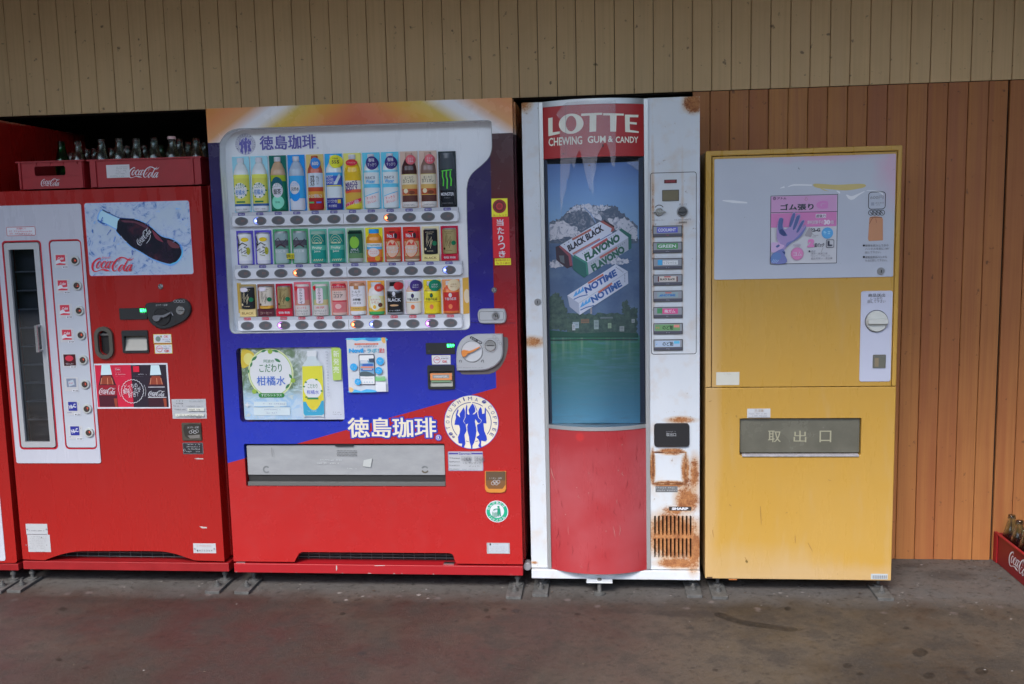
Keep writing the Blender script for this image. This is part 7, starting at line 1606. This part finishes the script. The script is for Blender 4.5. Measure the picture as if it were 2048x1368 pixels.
h = G(YS2 - .0125, *C14); x0, z0, x1, z1 = h.R(170, 862, 294, 893); h.pill(rrect(x0, z0, x1, z1, .002), mat('knob_ivory', (.55, .56, .53), .35), YS2 - .026, YS2 - .0122, .002); h.build('handle', [o for o in COL.objects if o.parent == m4 and o.name.startswith('knob')][0])
h = G(YS2, *C14); x0, z0, x1, z1 = h.R(203, 1085, 283, 1168); h.slab(rrect(x0, z0, x1, z1, .002), mat('coin_box_grey', (.14, .14, .12), .35), YS2 - .003, YS2 + .001, holes=[rrect(x0 + .002, z0 + .002, x1 - .002, z1 - .007, .001)]); cb = h.build('coin_return', m4)
h = G(YS2, *C14); h.frect(205, 1087, 281, 1166, c(95, 95, 85)); h.frect(215, 1105, 240, 1160, c(125, 112, 90)); h.frect(210, 1090, 278, 1100, c(150, 150, 150)); h.build('cup_back', cb)
C15 = (1400, 720, 2.736)
sticker('blank_sticker', m4, Y4 + .0014, 88, 66, 215, 137, mat('sticker_cream', (.60, .59, .52), .5), lambda h: h.ticks(130, 72, 175, 80, c(170, 160, 150)), *C15)
sticker('caution_sticker', m4, Y4 + .0004, 258, 266, 385, 317, mat('sticker_grey', (.52, .53, .55), .5), lambda h: (h.ftxt('⚠注意', 298, 270, 348, 286, c(150, 130, 110), .02), h.ticks(270, 290, 375, 297, GREYTXT), h.ticks(285, 301, 365, 307, GREYTXT), h.frect(262, 311, 382, 314, GREYTXT)), *C15)
sticker('maker_label', m4, Y4 + .0004, 935, 1170, 1027, 1200, mat('sticker_bluegrey', (.42, .47, .50), .5), lambda h: [h.frect(945 + 10 * i, 1178, 951 + 10 * i, 1196, GREYTXT) for i in range(8)], *C15)
x0, z0, x1, z1 = dw
g = G(); FLAP = mat('smoked_flap', (.135, .130, .100), .25, coat=.4, grain=.25, gscale=8)
g.slab(rrect(x0 + .003, z0 + .008, x1 - .003, z1 - .003, .004), FLAP, Y4 + .014, Y4 + .018); fp = g.build('take_out_flap', m4)
g = G(); g.box(x0 - .002, x1 + .002, Y4 + .0495, Y4 + .0512, z0 - .002, z1 + .002, BLACK); g.build('cavity', m4)
g = G(); g.box(x0 + .008, x1 - .008, Y4 - .006, Y4 + .013, z0 - .003, z0 + .005, mat('flap_lip', (.40, .38, .40), .45, grain=.3, gscale=60)); g.build('flap_lip', m4, .001)
h = G(Y4 + .0138, *C15); TK = c(150, 146, 124)
for ch, a, b in (('取', 372, 442), ('出', 512, 582), ('口', 654, 718)): h.ftxt(ch, a, 386, b, 450, TK, .012)
h.build('lettering', fp)
anchor(m4, 1440, 1199); anchor(m4, 1772, 1202)
g = G(); a = at(1415, 1158, Y4); g.box(a[0] - .003, a[0] + .018, Y4 - .001, Y4, B4 + .001, B4 + .007, mat('chip_dark', (.06, .03, .015), .9)); g.build('chip', m4); g = G(); a = at(1458, 1161, Y4)[0]; g.box(a, a + .03, Y4 + .005, Y4 + .02, B4 - .006, B4 - .001, mat('rust_orange', (.45, .14, .03), .8)); g.build('rust_spot', m4)
h = G(Y4 + .0004, *C15)
for a, b, d_, e_ in ((245, 1078, 262, 1108), (468, 838, 480, 832), (520, 960, 521, 1002), (590, 1000, 615, 1045), (48, 228, 65, 222), (160, 790, 172, 800), (68, 930, 75, 970), (700, 655, 718, 660), (330, 800, 335, 900)): h.line([(a, b, 3), ((a + d_) / 2, (b + e_) / 2, 4), (d_, e_, 2)], mat('yellow_scratch', (.32, .17, .04), .6), 2.5)
h.fpoly([(250, 1092), (262, 1100), (258, 1110), (248, 1104)], mat('chip_olive', (.16, .10, .02), .7)); h.build('scratches', m4)

# ================================================================== crate of bottles at the right
CX, CH = 1.548, at(1985, 1067, .37)[1]
crR = root('bottle_crate', 'red bottle crate standing on the floor at the right edge by the orange planks', 'crate', (CX + .15, .14, 0))
CY0, CY1 = -.16, WY - .006
g = G()
g.box(CX + .003, CX + .008, CY0, CY1, .002, CH, CRD); g.box(CX + .292, CX + .297, CY0, CY1, .002, CH, CRD); g.box(CX + .0085, CX + .2915, CY1 - .005, CY1, .002, CH, CRD); g.box(CX + .0085, CX + .2915, CY0, CY0 + .005, .002, CH, CRD); g.box(CX + .0085, CX + .2915, CY0 + .0055, CY1 - .0055, .004, .010, CRD)
g.build('body', crR)
g = G(); g.box(CX - .002, CX + .0025, CY1 - .030, CY1, .002, CH + .001, CRM); g.build('corner_post', crR); g = G(); g.box(CX - .002, CX + .0025, CY0, CY0 + .03, .002, CH + .001, CRM); g.build('corner_post', crR); g = G(); g.box(CX - .002, CX + .009, CY0, CY1, CH + .0015, CH + .006, CRM); g.build('rim', crR); g = G(); g.box(CX + .291, CX + .30, CY0, CY1, CH + .0015, CH + .006, CRM); g.build('rim', crR)
# lettering on the side that faces left
h = G(0.0); tmp = G(0); 
for st in COKE:
    pts = [((x - 75) / 1855 * .19, (720 - y_) / 1855 * .19, ww / 1855 * .19) for x, y_, ww in smooth_pts(st, 4)]
    tmp.ribbon(pts, WHITE)
zc = CH * .34
tmp.v = [(CX + .0022 + (y + .0005) * 2, .245 - x, zc + z) for x, y, z in tmp.v]
tmp.build('lettering', crR)
k = 0
for i, yy in enumerate((.335, .265, .195, .125, .055, -.015, -.085)):
    for j in range(2):
        nm = ['nearest the wall', 'second from the wall', 'third from the wall', 'fourth from the wall', 'fifth from the wall', 'sixth from the wall', 'farthest from the wall'][i]
        glass_bottle(CX + .045 + .07 * j, yy, .011, .192, 'empty clear glass bottle %s in the %s column of the floor crate' % (nm, 'left' if j == 0 else 'second'), 'glass bottles in the crate on the floor')

# ================================================================== debris on the floor
LEAFM = mat('dry_leaf_bits', (.075, .05, .035), .9, grain=.4, gscale=200)
PALE = mat('pale_chips', (.20, .18, .17), .8)
g = G(); rd = random.Random(11)


def bit(x, y, s, m_, flat_=.25):
    a = rd.random() * 6.28; n_ = 5; ang = [a + 2 * math.pi * i / n_ + rd.uniform(-.3, .3) for i in range(n_)]
    el = rd.uniform(.35, 1); b = [(x + s * rd.uniform(.7, 1.1) * math.cos(t), y + s * el * rd.uniform(.7, 1.1) * math.sin(t), .0008) for t in ang]
    g.add(b + [(x, y, .001 + s * flat_)], [(i, (i + 1) % n_, n_) for i in range(n_)], m_)


zones = [(-2.35, 1.1, -.03, .16, 260), (-2.35, 1.25, -.12, .12, 190), (1.06, 1.55, -.2, .37, 150), (-2.3, 1.4, -.7, -.1, 70), (1.05, 1.6, .30, .38, 60), (.30, .46, -.05, .08, 45), (1.03, 1.12, -.1, .25, 60), (-2.35, -2.15, 0, .2, 60), (-1.5, -1.25, 0, .15, 60), (-.33, -.1, -.04, .12, 70)]
for x0, x1, y0, y1, cnt in zones:
    for _ in range(cnt):
        x = rd.uniform(x0, x1); y = rd.uniform(y0, y1); bit(x, y, abs(rd.gauss(.0016, .0018)) + .0007, PALE if rd.random() < .3 else LEAFM)
for u, v, s in ((2000, 1157, .012), (1990, 1153, .01), (2012, 1162, .009), (1925, 1122, .013), (1937, 1124, .009), (1930, 1126, .008), (1570, 1180, .007), (1490, 1186, .006)):
    x, y = floor_at(u, v); bit(x, y, s, LEAFM)
for u, v, s in ((679, 1186, .012), (692, 1200, .011), (725, 1193, .009), (838, 1190, .012), (856, 1197, .008), (1560, 1186, .009), (1548, 1188, .006), (1605, 1185, .007)):
    x, y = floor_at(u, v); bit(x, y, s, PALE, .06)
g.build('floor_debris', None)['kind'] = 'stuff'
o = COL.objects['floor_debris']; o['label'] = 'dry leaf crumbs and pale chips scattered on the concrete'
# long dark drip stain and a few oil spots
STN = film_mat('floor_stain', (.010, .008, .007), .36, .6)
g = G(); g.e = 0


def stain(pts):
    P_ = [floor_at(u, v, .0) for u, v in smooth_pts(pts, 4, True)]
    z = .0016 + len(g.f) * 1e-6; f = tessellate_polygon([[Vector((x, y, 0)) for x, y in P_]]); g.add([(x, y, z) for x, y in P_], [tuple(t) for t in f], STN)


stain([(1432, 1226), (1450, 1228), (1475, 1238), (1510, 1245), (1560, 1252), (1592, 1257), (1594, 1262), (1575, 1264), (1540, 1258), (1490, 1252), (1455, 1242), (1430, 1232)])
for u, v, a, b in ((1840, 1306, 16, 8), (1963, 1343, 14, 7), (1858, 1352, 12, 6), (1695, 1332, 10, 4.5), (1155, 1229, 7, 2.8), (1430, 1341, 6, 2.5), (1720, 1349, 8, 3), (685, 1228, 6, 2.6), (972, 1221, 6, 3), (125, 1219, 10, 3.2), (118, 1320, 7, 3), (1575, 1218, 7, 4), (1812, 1257, 6, 2.5), (1008, 1219, 6, 2.6), (976, 1235, 6, 2.6)):
    stain([(u - a, v), (u - a * .4, v - b), (u + a * .5, v - b * .9), (u + a, v + b * .1), (u + a * .3, v + b), (u - a * .6, v + b * .8)])
g.build('floor_stains', None)['kind'] = 'stuff'
COL.objects['floor_stains']['label'] = 'dark oily spots and one long drip stain on the concrete'
